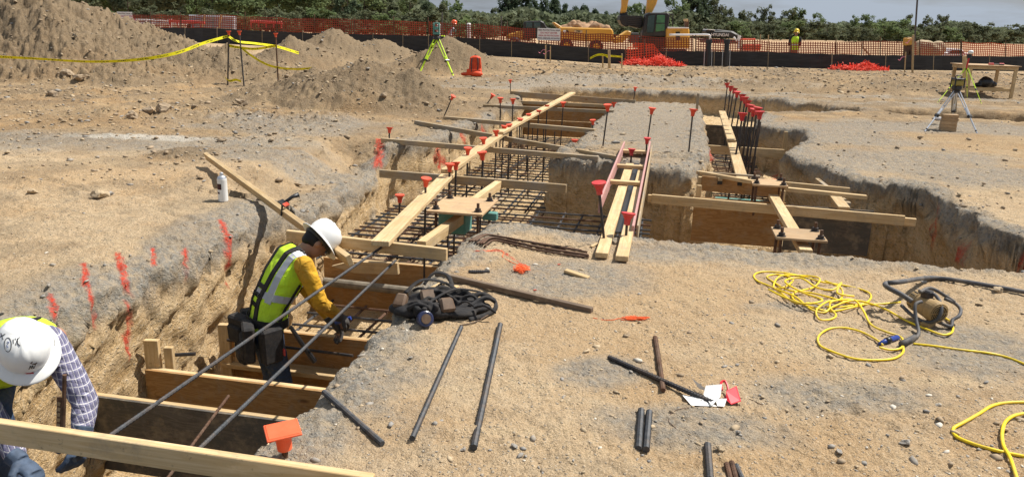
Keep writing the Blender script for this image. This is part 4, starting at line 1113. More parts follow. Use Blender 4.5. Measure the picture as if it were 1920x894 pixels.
gcord('extension_cord', cordB, .0062, 'yellow_cord', 'yellow cord end looping out of the tangle under the motor', 'cord', dz=.006, n=8)
cordC = [(1545, 538, .03), (1575, 552, .03), (1575, 570, .02), (1550, 575, .02), (1530, 588, .01), (1535, 602), (1555, 603), (1567, 595), (1555, 583, .01), (1560, 577, .03), (1600, 572, .02), (1618, 590, .01), (1632, 612), (1660, 626), (1685, 634), (1693, 645), (1688, 657), (1668, 660), (1648, 655)]
gcord('extension_cord', cordC, .0062, 'yellow_cord', 'yellow cord strand with a small round loop ending at the blue plug', 'cord', dz=.008, n=8)
cordD = [(1655, 650), (1640, 638), (1612, 624), (1580, 617), (1552, 620), (1534, 634), (1537, 650), (1560, 662), (1600, 675), (1640, 678), (1675, 675), (1692, 664), (1693, 652)]
gcord('extension_cord', cordD, .0062, 'yellow_cord', 'big oval loop of yellow cord at the blue plug', 'cord', dz=.004, n=8)
gcord('extension_cord', [(1712, 646), (1750, 650), (1800, 657), (1850, 663), (1890, 672), (1935, 690)], .0062, 'yellow_cord', 'single yellow cord running off to the right edge from the plug', 'cord', n=8)
gcord('extension_cord', [(1440, 550, .01), (1470, 568, .02), (1505, 580, .02), (1540, 576, .03), (1500, 560, .03), (1470, 540, .03), (1500, 534, .03), (1530, 552, .03), (1560, 556, .03), (1575, 548, .05), (1568, 562, .03), (1600, 566, .02)], .0062, 'yellow_cord', 'innermost strand crossing the heap of yellow cord', 'cord', dz=.012, n=8)
gcord('extension_cord', [(1935, 756), (1890, 757), (1860, 763), (1835, 778), (1805, 795), (1787, 806), (1792, 820), (1820, 833), (1860, 845), (1900, 854), (1940, 862)], .0075, 'yellow_cord', 'thick yellow cord bend entering from the right edge', 'cord', n=8)
gcord('extension_cord', [(1940, 779), (1905, 783), (1885, 795), (1878, 815), (1880, 840), (1893, 865), (1906, 905)], .0075, 'yellow_cord', 'second thick yellow cord crossing the bend at the right edge', 'cord', dz=.008, n=8)
# vibrator motor
mp_ = hit(1742, 612)
tm = thing('concrete_vibrator', 'dusty brown electric motor in a bent tube frame, grille facing the camera', 'motor', mp_)
ax = (P(1768, 590, .1) - P(1715, 562, .1)); ax.z = -.01; ax.normalize()
Rm = ax.to_track_quat('Z', 'Y').to_matrix().to_4x4()
ctr = mp_ + Vector((0, 0.06, .105))
mb = MB().lathe([(.050, -.11), (.062, -.10), (.062, -.055), (.056, -.05), (.060, -.03), (.063, .04), (.060, .05), (.067, .055), (.067, .095), (.058, .108)], 26, Matrix.Translation(ctr) @ Rm)
mb.build('housing', MAT['tan_motor'], tm, smooth=False)
gr = MB()
for rr in (.012, .024, .036, .048):
    pts = [ctr + Rm.to_3x3() @ Vector((math.cos(a) * rr, math.sin(a) * rr, .110)) for a in np.linspace(0, 2 * math.pi, 19)]
    gr.tube(pts, .0028, 5)
for a in (0, math.pi / 2): gr.tube([ctr + Rm.to_3x3() @ Vector((math.cos(a) * .055, math.sin(a) * .055, .112)), ctr - Rm.to_3x3() @ Vector((math.cos(a) * .055, math.sin(a) * .055, -.112))], .003, 5)
gr.build('grille', MAT['tan_motor'], tm)
MB().lathe([(.052, .1081), (.052, .1086)], 24, Matrix.Translation(ctr) @ Rm).build('grille_back', MAT['black_plastic'], tm)
vents = MB()
for k in range(16):
    a = k * 2 * math.pi / 16
    vents.box(ctr + Rm.to_3x3() @ Vector((math.cos(a) * .061, math.sin(a) * .061, -.078)), (.006, .006, .034), Rm.to_3x3())
vents.build('vent_slots', MAT['black_plastic'], tm)
MB().box(ctr + Vector((-.01, .0, .075)), (.05, .06, .05), Matrix.Rotation(.5, 3, 'Z')).build('switch_box', MAT['dark_steel'], tm, bevel=.008)
def fr(pts, r=.0105): return spline([PV(x, y, v) for x, y, v in pts], 7)
vb = UV(ctr)[1]
for pts in [[(1722, 545, vb), (1752, 552, vb - .02), (1765, 575, vb - .10), (1758, 598, vb - .13), (1738, 604, vb - .10), (1712, 592, vb - .03), (1690, 572, vb + .06)],
            [(1772, 560, vb + .06), (1790, 568, vb + .08), (1801, 580, vb + .04), (1798, 592, vb - .02), (1786, 600, vb - .05), (1783, 612, vb - .10), (1765, 606, vb - .08), (1748, 598, vb - .05)],
            [(1725, 548, vb - .02), (1745, 540, vb + .05), (1775, 556, vb + .08), (1790, 566, vb + .08)]]:
    MB().tube(fr(pts), .0105, 8).build('frame_tube', MAT['grey_rubber'], tm, smooth=True)
MB().tube(spline([PV(1728, 565, vb - .07), PV(1716, 572, vb - .10), PV(1718, 600, vb - .16)] + [hit(1722, 628, .012), hit(1712, 640, .012), hit(1700, 647, .012)], 7), .010, 8).build('power_lead', MAT['grey_rubber'], tm, smooth=True)
MB().tube([hit(1714, 636, .016), hit(1690, 650, .016)], [.014, .019], 10).build('lead_plug', MAT['grey_rubber'], tm, smooth=True)
MB().box(mp_ + Vector((-.02, -.02, .02)), (.10, .05, .04), Matrix.Rotation(.7, 3, 'Z')).build('foot_bracket', MAT['tan_motor'], tm, bevel=.004)
tpg = thing('cord_connector', 'blue and black cord connector joining the yellow cord to the motor lead', 'plug', hit(1664, 644))
MB().tube([hit(1648, 648, .012), hit(1662, 643, .015), hit(1682, 637, .015)], [.009, .016, .015], 10).build('body', MAT['blue_plastic'], tpg, smooth=True)
MB().tube([hit(1660, 644, .016), hit(1668, 641, .016)], .0175, 10).build('ring', MAT['black_plastic'], tpg, smooth=True)
# hose
hz = [PV(1710, 565, vb + .02), PV(1690, 552, vb + .06), PV(1664, 538, vb + .12), PV(1662, 531, vb + .2), PV(1690, 528, vb + .25)] + [hit(1740, 527, .025), hit(1790, 530, .02), hit(1850, 540, .02), hit(1900, 549, .02), hit(1960, 560, .02)]
o = MB().tube(spline(hz, 8), .0155, 10).build('vibrator_hose', MAT['grey_rubber'], smooth=True)
tag(o, 'thick black rubber hose curving from the motor to the right edge', 'hose')
# orange mason line
def tangle(name, cx, cy, sx, sy, n, r, mat, label, lead=(), h=.03):
    q = [hit(*p) + Vector((0, 0, r)) for p in lead]
    for i in range(n):
        a = i * 2.4 + random.uniform(-.5, .5)
        q.append(hit(cx + math.cos(a) * sx * random.uniform(.3, 1), cy + math.sin(a) * sy * random.uniform(.3, 1)) + Vector((0, 0, r + random.uniform(0, h))))
    o = MB().tube(spline(q, 4), r, 5).build(name, MAT[mat], smooth=True)
    return tag(o, label, 'string')
tangle('mason_line', 978, 508, 20, 8, 44, .0024, 'orange_string', 'heap of orange string with a tail behind the old timber', lead=[(892, 470), (912, 472), (930, 468), (944, 474), (942, 482), (955, 490), (968, 496)])
tangle('mason_line', 1190, 599, 32, 4, 30, .0022, 'orange_string', 'thin strewn line of orange string right of the old timber', lead=[(1112, 596), (1130, 600), (1150, 600), (1165, 597)], h=.012)
# small offcuts
o = board('wood_wedge', hit(1060, 512, .03), hit(1104, 521, .008), .05, .02, 'pine', None, 'pale pine wedge lying behind the orange string', None, cat='offcut')
for a_, b_, l_ in [((806, 543), (834, 531), 'pale splintered offcut at the left behind the tool belt'), ((838, 546), (858, 540), 'short pale offcut right of the splintered one behind the tool belt'), ((1108, 464), (1122, 458), 'tiny pale offcut left of the walkway foot'), ((1880, 806), (1884, 810), 'tiny pale chip in the right foreground')]:
    board('offcut', hit(*a_, .012), hit(*b_, .02), .028, .012, 'pine', None, l_, 'pale wood offcuts', cat='offcut')
# paper tag with red ribbon on the ribbed bar
tt = thing('paper_tag', 'crumpled white paper tag with a red ribbon at the end of the ribbed bar', 'tag', hit(1330, 750))
def sheet(mb, pts, th=.0012):
    q = [hit(x, y, .004 + z) for x, y, z in pts]
    mb.prism(q, (0, 0, 1), th)
mb = MB(); sheet(mb, [(1279, 743, .004), (1318, 752, .012), (1345, 764, .002), (1296, 761, .0)]); mb.build('paper', MAT['paper'], tt)
mb = MB(); sheet(mb, [(1296, 721, .03), (1322, 737, .02), (1330, 740, .01), (1310, 733, .01)]); sheet(mb, [(1322, 735, .03), (1352, 738, .045), (1350, 752, .02), (1334, 764, .006), (1318, 748, .02)]); sheet(mb, [(1340, 752, .01), (1362, 756, .02), (1358, 764, .002), (1345, 764, .004)]); mb.build('wrapper', MAT['white'], tt)
mb = MB(); sheet(mb, [(1360, 745, .03), (1379, 741, .045), (1389, 757, .01), (1371, 761, .004), (1362, 756, .012)]); mb.tube(spline([hit(1352, 742, .03), hit(1350, 735, .05), hit(1358, 733, .05), hit(1364, 742, .03), (hit(1360, 752, .01))], 5), .006, 6); mb.build('ribbon', MAT['red_cloth'], tt)
mb = MB()
for k in range(4): mb.box(hit(1300 + k * 7, 750 + k * 2, .012), (.012, .003, .0012), Matrix.Rotation(-.4, 3, 'Z'))
mb.build('print', MAT['black_plastic'], tt)
gcord('tie_wire', [(1386, 746), (1405, 748), (1420, 755), (1430, 759)], .0015, 'rust', 'thin wire leading right from the red ribbon', 'wire')
gcord('tie_wire', [(1292, 764), (1270, 768), (1256, 778), (1254, 790), (1262, 798), (1268, 804)], .0015, 'rust', 'thin curled wire below the paper tag', 'wire')
# small red scraps
for x, y, l_ in ((1048, 497, 'red scrap of tape between the string and the walkway'), (1003, 545, 'faint red scrap beside the old timber')):
    o = MB().box(hit(x, y, .006), (.02, .008, .006), Matrix.Rotation(.4, 3, 'Z')).build('tape_scrap', MAT['cap']); tag(o, l_, 'scrap')
# spray can
sp = hit(419, 377)
ts = thing('spray_can', 'white marking paint spray can with a dark label on the left bank', 'spray can', sp)
k_ = 1.36
MB().lathe([(.030 * k_, 0), (.0325 * k_, .004 * k_), (.0325 * k_, .150 * k_), (.031 * k_, .158 * k_)], 22, Matrix.Translation(sp)).build('can', MAT['white'], ts, smooth=False)
MB().lathe([(.031 * k_, .158 * k_), (.026 * k_, .170 * k_), (.018 * k_, .176 * k_), (.014 * k_, .178 * k_), (.012 * k_, .196 * k_), (.006 * k_, .200 * k_)], 20, Matrix.Translation(sp)).build('valve_dome', MAT['alu'], ts)
lab = MB()
def arc(mb, z0, z1, a0, a1, r):
    n = 8; vs = []
    for i in range(n + 1):
        a = a0 + (a1 - a0) * i / n
        for z in (z0, z1): vs.append(sp + Vector((math.cos(a) * r, math.sin(a) * r, z)))
    mb.add(vs, [(2 * i, 2 * i + 2, 2 * i + 3, 2 * i + 1) for i in range(n)])
arc(lab, .085 * k_, .125 * k_, math.pi * 1.05, math.pi * 1.55, .0332 * k_); arc(lab, .055 * k_, .068 * k_, math.pi * 1.15, math.pi * 1.4, .0332 * k_)
lab.build('label_print', simple('dark_maroon_print', (.05, .012, .016), .5, .1, 8), ts)
# quick clamp on the askew board
pc = P(530, 384, .11)
tcl = thing('clamp', 'black-handled clamp with an orange label gripping the askew board', 'clamp', pc)
dB = (P(652, 479, .02) - P(384, 286, .16)).normalized()
board('bar', pc - dB * .06 + Vector((0, 0, .03)), pc + dB * .10 + Vector((0, 0, .02)), .05, .012, 'dark_steel', tcl, roll=.35)
board('label_plate', pc + dB * .06 + Vector((0, -.01, .035)), pc + dB * .13 + Vector((0, -.01, .03)), .045, .010, 'cap', tcl, roll=.35)
MB().tube([pc + Vector((.02, .0, .02)), pc + Vector((.07, .05, .06)), pc + Vector((.12, .08, .075))], [.016, .014, .022], 10).build('handle', MAT['black_plastic'], tcl, smooth=True)
MB().tube([pc + Vector((0, .0, .02)), pc + Vector((-.02, .01, -.10))], .009, 8).build('jaw', MAT['dark_steel'], tcl)

# tool belt / harness heap
tbk = hit(820, 612)
th = thing('tool_belt', 'black tool belt and harness heap with brown pouches at the trench edge', 'tool belt', tbk)
mb = MB()
def bl(px, py, h, r, rot=0.0, tiltx=0.0):
    c = hit(px, py, h)
    mb.ell(c, r, Matrix.Rotation(rot, 3, 'Z') @ Matrix.Rotation(tiltx, 3, 'X'), 14, 9)
for a in [(770, 592, .05, (.10, .08, .06)), (800, 575, .06, (.12, .08, .07)), (835, 572, .05, (.14, .09, .06)), (870, 580, .045, (.13, .08, .05)), (895, 585, .04, (.09, .06, .045)), (820, 596, .06, (.10, .08, .07)), (860, 595, .04, (.11, .06, .04)), (750, 588, .05, (.07, .06, .055)), (818, 584, .035, (.27, .075, .05)), (785, 585, .05, (.16, .05, .04)), (840, 582, .05, (.18, .05, .04)), (880, 584, .045, (.12, .05, .035))]:
    bl(a[0], a[1], a[2] * .7, (a[3][0], a[3][1], a[3][2] * .62), random.uniform(-.5, .5))
for k in range(26):
    x = random.uniform(760, 900); y = random.uniform(565, 600)
    p0 = hit(x, y, random.uniform(.04, .09)); an = random.uniform(-.8, .6)
    p1 = p0 + Vector((math.cos(an), math.sin(an) * .6, random.uniform(-.1, .1))) * random.uniform(.10, .18)
    mb.tube(spline([p0, p0.lerp(p1, .5) + Vector((0, 0, .03)), p1], 4), random.uniform(.009, .016), 7)
fuse(mb, 'padding', MAT['black'], th, .010, 2)
def strap(name, pts, w, mat='black', th_=.006):
    q = spline(pts, 8); m2 = MB(); m2.tube(q, w, 8, flat=th_ / w)
    return m2.build(name, MAT[mat], th, smooth=True)
strap('strap', [hit(880, 588, .05), hit(905, 578, .07), hit(925, 577, .06), hit(929, 586, .03), hit(912, 594, .015), hit(880, 602, .01)], .014)
strap('strap', [hit(795, 556, .08), hit(815, 545, .12), hit(840, 548, .11), hit(848, 562, .08)], .014)
strap('strap', [hit(800, 600, .10), hit(850, 578, .12), hit(900, 570, .08)], .011)
strap('strap', [hit(760, 575, .09), hit(790, 560, .12), hit(830, 560, .11), hit(860, 575, .10)], .016)
strap('strap', [hit(862, 612, .008), hit(890, 606, .008), hit(915, 594, .012)], .004, 'leather', .003)
for px, py, sz, rz, nm_, m_ in [(805, 585, (.11, .035, .12), .5, 'pouch', 'leather'), (838, 598, (.09, .05, .09), .4, 'pouch', 'leather'), (752, 590, (.08, .06, .09), -.3, 'pouch', 'leather')]:
    MB().box(hit(px, py, .085), sz, Matrix.Rotation(rz, 3, 'Z') @ Matrix.Rotation(-.75, 3, 'X'), taper=.85).build(nm_, MAT[m_], th, bevel=.012)
tmc = hit(797, 612, .045)
td_ = thing('tape_measure', 'round blue and brass tape measure in the mouth of the tool belt pouch', 'tape measure', tmc)
q_ = Vector((.35, -.75, .35)).to_track_quat('Z', 'Y').to_matrix().to_4x4()
MB().lathe([(.040, -.02), (.046, -.016), (.046, .016), (.040, .02)], 22, Matrix.Translation(tmc) @ q_).build('case', simple('dark_blue_case', (.02, .025, .07), .3, .2, 8, spec=.6), td_, smooth=False)
MB().lathe([(.028, .018), (.028, .024)], 20, Matrix.Translation(tmc) @ q_).build('face', MAT['leather'], td_)
mb = MB(); 
for k in range(7):
    a = k / 6 * math.pi * 1.5; c_ = hit(798, 600, .06)
    mb.tube([c_ + Vector((math.cos(a) * .055, math.sin(a) * .04, -.03)), c_ + Vector((math.cos(a) * .065, math.sin(a) * .05, .035))], .018, 7)
fuse(mb, 'pouch_mouth', MAT['black'], th, .010, 2)

# ------------------------------------------------------------------ survey gear
def tripod(name, apex, feet, mat_leg, label, cat, legw=.03, bands=True, seg=.6, foot=True, head=None, group=None):
    t = thing(name, label, cat, (apex.x, apex.y, min(f.z for f in feet)), 0, group)
    for f in feet:
        d = (f - apex)
        lg = MB(); s, up = frame(d, Vector((0, 1, 0)))
        top = apex + Vector((f.x - apex.x, f.y - apex.y, 0)).normalized() * .05
        mid = top.lerp(f, seg)
        for sg in (-1, 1): lg.tube([top + s * legw * sg, mid + s * legw * sg * .8], legw * .42, 6)
        lg.tube([mid - (f - top).normalized() * .18, f], legw * .62, 8)
        o = lg.build('leg', MAT[mat_leg], t)
        if bands:
            MB().box(mid, (legw * 3.2, legw * 2.4, .05), d.to_track_quat('Z', 'Y').to_matrix()).build('lock', MAT['black_plastic'], o, bevel=.004)
            MB().tube([top.lerp(f, .93), f], [legw * .8, legw * .3], 8).build('foot', MAT['black_plastic'], o)
    return t
# total station on neon tripod
ap = PY(819, 73, 26.2)
F3 = [hit(785, 138), hit(804, 136), hit(849, 144)]
F3 = [PY(785, 139, 25.6), PY(803, 137, 27.0), PY(850, 145, 25.3)]
for f in F3: f.z = gz_at(f.x, f.y)
tt_ = tripod('survey_tripod', ap, F3, 'neon', 'neon yellow tripod with a teal survey instrument on the far left ground', 'tripod', .045)
MB().lathe([(.13, 0), (.13, .07), (.08, .10)], 16, Matrix.Translation(ap - Vector((0, 0, .03)))).build('head_plate', MAT['black_plastic'], tt_)
tin = thing('total_station', 'teal survey instrument on top of the neon tripod', 'instrument', ap + Vector((0, 0, .08)))
b_ = ap + Vector((-.01, 0, .08))
MB().lathe([(.09, 0), (.10, .03), (.07, .06)], 14, Matrix.Translation(b_)).build('base', MAT['black_plastic'], tin)
mb = MB()
for sx in (-.085, .085): mb.box(b_ + Vector((sx, 0, .24)), (.05, .15, .34))
mb.box(b_ + Vector((0, 0, .09)), (.22, .16, .08)); mb.box(b_ + Vector((0, 0, .41)), (.20, .10, .04))
mb.build('yoke', MAT['teal'], tin, bevel=.012)
MB().tube([b_ + Vector((0, -.13, .25)), b_ + Vector((0, .13, .25))], .055, 12).build('telescope', MAT['teal'], tin)
MB().tube([b_ + Vector((0, 0, .43)), b_ + Vector((0, 0, .50))], .03, 8).build('sight', MAT['pine_old'], tin)
# orange backpack
bp = PY(891, 148, 24.5); bp.z = gz_at(bp.x, bp.y)
tb_ = thing('instrument_case', 'orange padded carrying case standing on the ground right of the neon tripod', 'case', bp)
mb = MB(); mb.box(bp + Vector((0, 0, .30)), (.42, .26, .54), taper=.78); mb.box(bp + Vector((-.04, -.10, .12)), (.44, .2, .2)); mb.ell(bp + Vector((0, 0, .55)), (.16, .11, .08)); mb.ell(bp + Vector((-.30, -.05, .06)), (.16, .10, .06)); mb.ell(bp + Vector((.05, -.2, .08)), (.2, .1, .09))
fuse(mb, 'shell', MAT['orange_plastic'], tb_, .018, 3)
for sx in (-.09, .07): MB().tube(spline([bp + Vector((sx, -.12, .56)), bp + Vector((sx * 1.3, -.17, .40)), bp + Vector((sx * 1.2, -.19, .14))], 5), .02, 6).build('strap', MAT['dark_steel'], tb_)
MB().tube(spline([bp + Vector((-.06, 0, .58)), bp + Vector((0, 0, .65)), bp + Vector((.06, 0, .58))], 5), .012, 6).build('handle', MAT['dark_steel'], tb_)
# laser level on aluminium tripod
ap = PY(1793, 172, 14.3)
F3 = [PY(1735, 240, 13.8), PY(1789, 205, 14.9), PY(1832, 250, 13.75)]
for f in F3: f.z = gz_at(f.x, f.y)
tl_ = tripod('survey_tripod', ap, F3, 'alu', 'low aluminium tripod carrying a laser level on the right-hand ground', 'tripod', .022)
MB().lathe([(.07, 0), (.07, .04), (.04, .05)], 14, Matrix.Translation(ap - Vector((0, 0, .02)))).build('head_plate', MAT['black_plastic'], tl_)
tls = thing('laser_level', 'black and yellow rotary laser level on the low aluminium tripod', 'laser level', ap + Vector((0, 0, .03)))
b_ = ap + Vector((0, 0, .03))
MB().lathe([(.075, 0), (.085, .02), (.085, .06), (.065, .08)], 12, Matrix.Translation(b_)).build('base', MAT['black_plastic'], tls)
MB().box(b_ + Vector((0, 0, .125)), (.17, .15, .10)).build('body', simple('olive_yellow_case', (.30, .24, .06), .5, .2, 8), tls, bevel=.02)
mb = MB()
for sx in (-.085, .085):
    for sy in (-.07, .07): mb.tube([b_ + Vector((sx, sy, .04)), b_ + Vector((sx * .95, sy * .95, .22))], .014, 6)
mb.box(b_ + Vector((0, 0, .195)), (.19, .16, .025)); mb.build('guard', MAT['black_plastic'], tls, bevel=.004)
MB().tube(spline([b_ + Vector((-.06, 0, .20)), b_ + Vector((-.045, 0, .25)), b_ + Vector((.045, 0, .25)), b_ + Vector((.06, 0, .20))], 4), .010, 6).build('handle', MAT['dark_steel'], tls)
# block stack under the tripod + pipe stub + timber behind
pw = hit(1776, 246)
tbx = thing('block_stack', 'stack of tan wooden blocks under the low aluminium tripod', 'blocks', pw)
for k in range(5):
    MB().box(pw + Vector((random.uniform(-.006, .006), random.uniform(-.006, .006), .031 + k * .060)), (.255, .14, .058), Matrix.Rotation(-.25 + random.uniform(-.05, .05), 3, 'Z')).build('block', MAT['ply_pale'], tbx, bevel=.004)
board('post', PY(1787, 212, 14.9), PY(1790, 160, 14.9), .09, .04, 'pine_old', None, 'short timber standing behind the low aluminium tripod', 'posts on the ground', cat='post')
o = MB().tube([hit(1751, 225, .03), hit(1766, 226, .03)], .035, 12).build('pipe_stub', MAT['pipe_white']); tag(o, 'white pipe stub lying left of the tan block stack', 'pipe')
# table
TYv = 22.2
def tz(px, py, y): q = PY(px, py, y); return q
tl = PY(1822, 118, TYv); tr_ = PY(1905, 121, TYv - .3)
tabz = 0.86
gl = gz_at(tl.x + .4, tl.y)
tabc = Vector(((tl.x + tr_.x) / 2, TYv + .25, gl + tabz))
tab = thing('work_table', 'home-made pine work table on the ground at the right edge', 'table', (tabc.x, tabc.y, gl))
tw_, tdp = 1.28, 1.15
rt = Matrix.Rotation(-.12, 3, 'Z')
def tp_(x, y, z): return Vector((tabc.x, tabc.y, gl)) + rt @ Vector((x, y, z))
MB().box(tp_(0, 0, tabz + .01), (tw_ + .1, tdp + .08, .022), rt).build('table_top', MAT['ply_pale'], tab, bevel=.002)
for sx in (-1, 1):
    for sy in (-1, 1):
        board('leg', tp_(sx * tw_ * .46, sy * tdp * .45, tabz), tp_(sx * tw_ * .46, sy * tdp * .45, -.02), .09, .045, 'pine', tab)
for sy in (-1, 1): board('apron', tp_(-tw_ * .5, sy * tdp * .48, tabz - .003), tp_(tw_ * .5, sy * tdp * .48, tabz - .003), .038, .09, 'pine', tab)
for sx in (-1, 1): board('apron', tp_(sx * tw_ * .5, -tdp * .46, tabz - .003), tp_(sx * tw_ * .5, tdp * .46, tabz - .003), .038, .09, 'pine', tab)
for sy in (-.42, 0): board('stretcher', tp_(-tw_ * .62, sy * tdp, .27), tp_(tw_ * .5, sy * tdp, .27), .12, .09 if sy else .03, 'pine', tab)
c_ = tp_(.02, -.2, .27)
bgt = thing('tool_bag', 'black bag on the lower rail of the pine work table', 'bag', c_)
mb = MB(); mb.ell(c_ + Vector((0, 0, .13)), (.20, .16, .15)); mb.ell(c_ + Vector((.18, 0, .08)), (.14, .12, .09)); mb.ell(c_ + Vector((-.03, 0, .23)), (.09, .10, .07)); mb.ell(c_ + Vector((-.2, 0, .06)), (.12, .1, .06))
fuse(mb, 'bag', MAT['black_plastic'], bgt, .02, 2)
c_ = tp_(.16, -.28, tabz + .045)
lv = thing('red_tool', 'red-handled tool lying on the pine work table', 'tool', c_)
MB().tube([c_ - Vector((.20, 0, 0)), c_ + Vector((.20, -.05, 0))], .018, 8).build('shaft', MAT['dark_steel'], lv)
for s1, s2 in ((-.20, -.08), (.10, .21)): MB().tube([c_ + Vector((s1, 0, 0)), c_ + Vector((s2, -.03, 0))], .034, 8).build('grip', MAT['cap_red'], lv)
# prism bipod at the left of the table
ap = PY(1812, 128, 20.5)
F3 = [PY(1840, 196, 19.8), PY(1757, 192, 19.8), PY(1815, 178, 21.6)]
for f in F3: f.z = gz_at(f.x, f.y)
tq = tripod('prism_tripod', ap, F3, 'neon', 'slim tripod with a red and black top and neon legs before the work table', 'tripod', .012, bands=True)
MB().tube([ap - Vector((0, 0, .02)), ap + Vector((.02, 0, .28))], .022, 8).build('pole', MAT['cap_red'], tq)
MB().box(ap + Vector((.02, 0, .30)), (.10, .08, .10)).build('prism', MAT['black_plastic'], tq, bevel=.01)
MB().ell(ap + Vector((.03, -.02, .40)), (.07, .05, .05)).build('prism_target', MAT['white'], tq, smooth=True)
for sx in (-1, 1): MB().tube([ap + Vector((0, 0, 0)), ap + Vector((sx * .09, 0, -.12))], .018, 8).build('shoulder', MAT['dark_steel'], tq)
board('post', PY(1808, 160, 21), PY(1808, 105, 21), .10, .05, 'pine', None, 'short pine post behind the slim neon tripod', 'posts on the ground', cat='post')
# ------------------------------------------------------------------ beyond the dig: fences, signs, machines, trees
# black silt fence
tsf = thing('silt_fence', 'low black silt fence crossing the whole site in front of the orange netting', 'fence', _sb[8])
sfm = NT('black_silt_fabric')
sco = sfm.n('ShaderNodeTexCoord').outputs['Object']
sv_ = sfm.n('ShaderNodeMapping', {'Vector': sco, 'Scale': (1.2, 1.2, 9)}).outputs[0]
sfm.base(sfm.ramp(sfm.noise(sv_, 1.5, 5), [(.35, (.010, .010, .012)), (.7, (.030, .029, .030))]), .55, .4)
V = []; F = []
ptsb = []; ptst = []
for i in range(len(_sb) - 1):
    n = 10
    for k in range(n + (i == len(_sb) - 2)):
        t = k / n
        b = _sb[i].lerp(_sb[i + 1], t); c = _st[i].lerp(_st[i + 1], t)
        w = random.uniform(-.04, .04)
        ptsb.append(b + Vector((0, w, -.25))); ptst.append(c + Vector((0, w * .5, random.uniform(-.02, .015))))
nb = len(ptsb)
for b, c in zip(ptsb, ptst):
    V += [b, c, c + Vector((0, .02, 0)), b + Vector((0, .02, 0))]
for i in range(nb - 1):
    a = i * 4; e = a + 4
    for k in range(4): F.append((a + k, a + (k + 1) % 4, e + (k + 1) % 4, e + k))
F.append((3, 2, 1, 0)); e = (nb - 1) * 4; F.append((e, e + 1, e + 2, e + 3))
o = mesh_obj('fabric', V, F, sfm.m, tsf, smooth=False)
for i in range(4, nb - 2, 6):
    board('post', ptst[i] + Vector((0, .045, .05)), ptsb[i] + Vector((0, .045, 0)), .045, .045, 'pine_old', tsf)
# orange safety netting on posts behind it
net = NT('orange_safety_net')
uvn = net.n('ShaderNodeUVMap').outputs[0]
sx_ = net.n('ShaderNodeSeparateXYZ', {0: uvn}).outputs
def strip(c, per, w):
    return net.math('LESS_THAN', net.math('FRACT', net.math('DIVIDE', c, per)), w)
mk = net.math('MAXIMUM', strip(sx_[0], .11, .40), strip(sx_[1], .10, .34))
dn = net.noise(net.n('ShaderNodeTexCoord').outputs['Object'], .5, 3)
net.base(net.ramp(dn, [(.3, (.20, .045, .028)), (.7, (.42, .080, .040))]), .6, .2)
tr_n = net.n('ShaderNodeBsdfTransparent'); ms = net.n('ShaderNodeMixShader', {0: mk})
net.l(tr_n.outputs[0], ms.inputs[1]); net.l(net.b.outputs[0], ms.inputs[2]); net.l(ms.outputs[0], net.out.inputs['Surface'])
def net_fence(label, pts, posts_every=1, name='safety_fence', bright=None, post_ext=.1):
    """pts: (px, top y, bottom y, Y)"""
    b = [PY(p[0], p[2], p[3]) for p in pts]; tp = [PY(p[0], p[1], p[3]) for p in pts]
    t = thing(name, label, 'fence', b[len(b) // 2], 0, 'orange safety netting')
    V = []; F = []; uv = []; x = 0; q = []
    for i in range(len(b) - 1):
        n = max(2, int((b[i + 1] - b[i]).length / .6))
        for k in range(n + (1 if i == len(b) - 2 else 0)):
            f = k / n; q.append((b[i].lerp(b[i + 1], f), tp[i].lerp(tp[i + 1], f), k == 0))
    for i, (bb, tt2, c) in enumerate(q):
        sag = random.uniform(-.07, .0) if not c else 0
        if i: x += (bb - q[i - 1][0]).length
        for k in range(5):
            f = k / 4; p = bb.lerp(tt2, f) + Vector((0, random.uniform(-.03, .03), sag * f)); V.append(p); uv.append((x, f * (tt2 - bb).length))
    for i in range(len(q) - 1):
        for k in range(4): F.append((i * 5 + k, i * 5 + 5 + k, i * 5 + 6 + k, i * 5 + 1 + k))
    o = mesh_obj('netting', V, F, bright or net.m, t)
    ul = o.data.uv_layers.new(name='UVMap')
    for l in o.data.loops: ul.data[l.index].uv = uv[l.vertex_index]
    step = 3
    for i in range(0, len(q), step):
        bb, tt2, c = q[i]
        MB().tube([bb + Vector((0, -.03, -.1)), tt2 + Vector((random.uniform(-.05, .05), -.03, post_ext + random.uniform(-.05, .1)))], .022, 5).build('post', MAT['rust'], t)
    return t
net_fence('long stretch of orange netting left of the survey tripod', [(228, 27, 60, 42), (300, 26, 60, 41), (420, 28, 60, 40), (520, 32, 66, 39), (640, 35, 72, 38), (740, 38, 74, 37.5), (800, 40, 76, 37)])
net_fence('orange netting between the survey tripod and the warning sign', [(804, 40, 78, 36.6), (900, 44, 82, 36.2), (1005, 53, 90, 35.6)])
net_fence('orange netting between the warning sign and the two black pipes', [(1010, 56, 92, 35.5), (1130, 63, 100, 35), (1200, 67, 104, 34.8), (1300, 69, 106, 34.6)])
net_fence('orange netting behind the worker in the yellow hard hat', [(1304, 70, 106, 34.6), (1420, 75, 110, 34.8), (1540, 79, 113, 35), (1650, 76, 114, 35.2), (1720, 75, 114, 35.4)])
net_fence('netting stretch before the white pickup', [(1724, 78, 114, 35.6), (1800, 79, 114, 36)])
netb = net.m.copy(); netb.name = 'bright_orange_net'
for nd in netb.node_tree.nodes:
    if nd.type == 'VALTORGB': nd.color_ramp.elements[0].color = (.5, .08, .035, 1); nd.color_ramp.elements[1].color = (.75, .14, .06, 1)
net_fence('brighter orange netting at the right edge behind the work table', [(1803, 78, 114, 36), (1860, 80, 115, 36.3), (1960, 82, 118, 36.8), (2060, 84, 119, 37)], bright=netb)
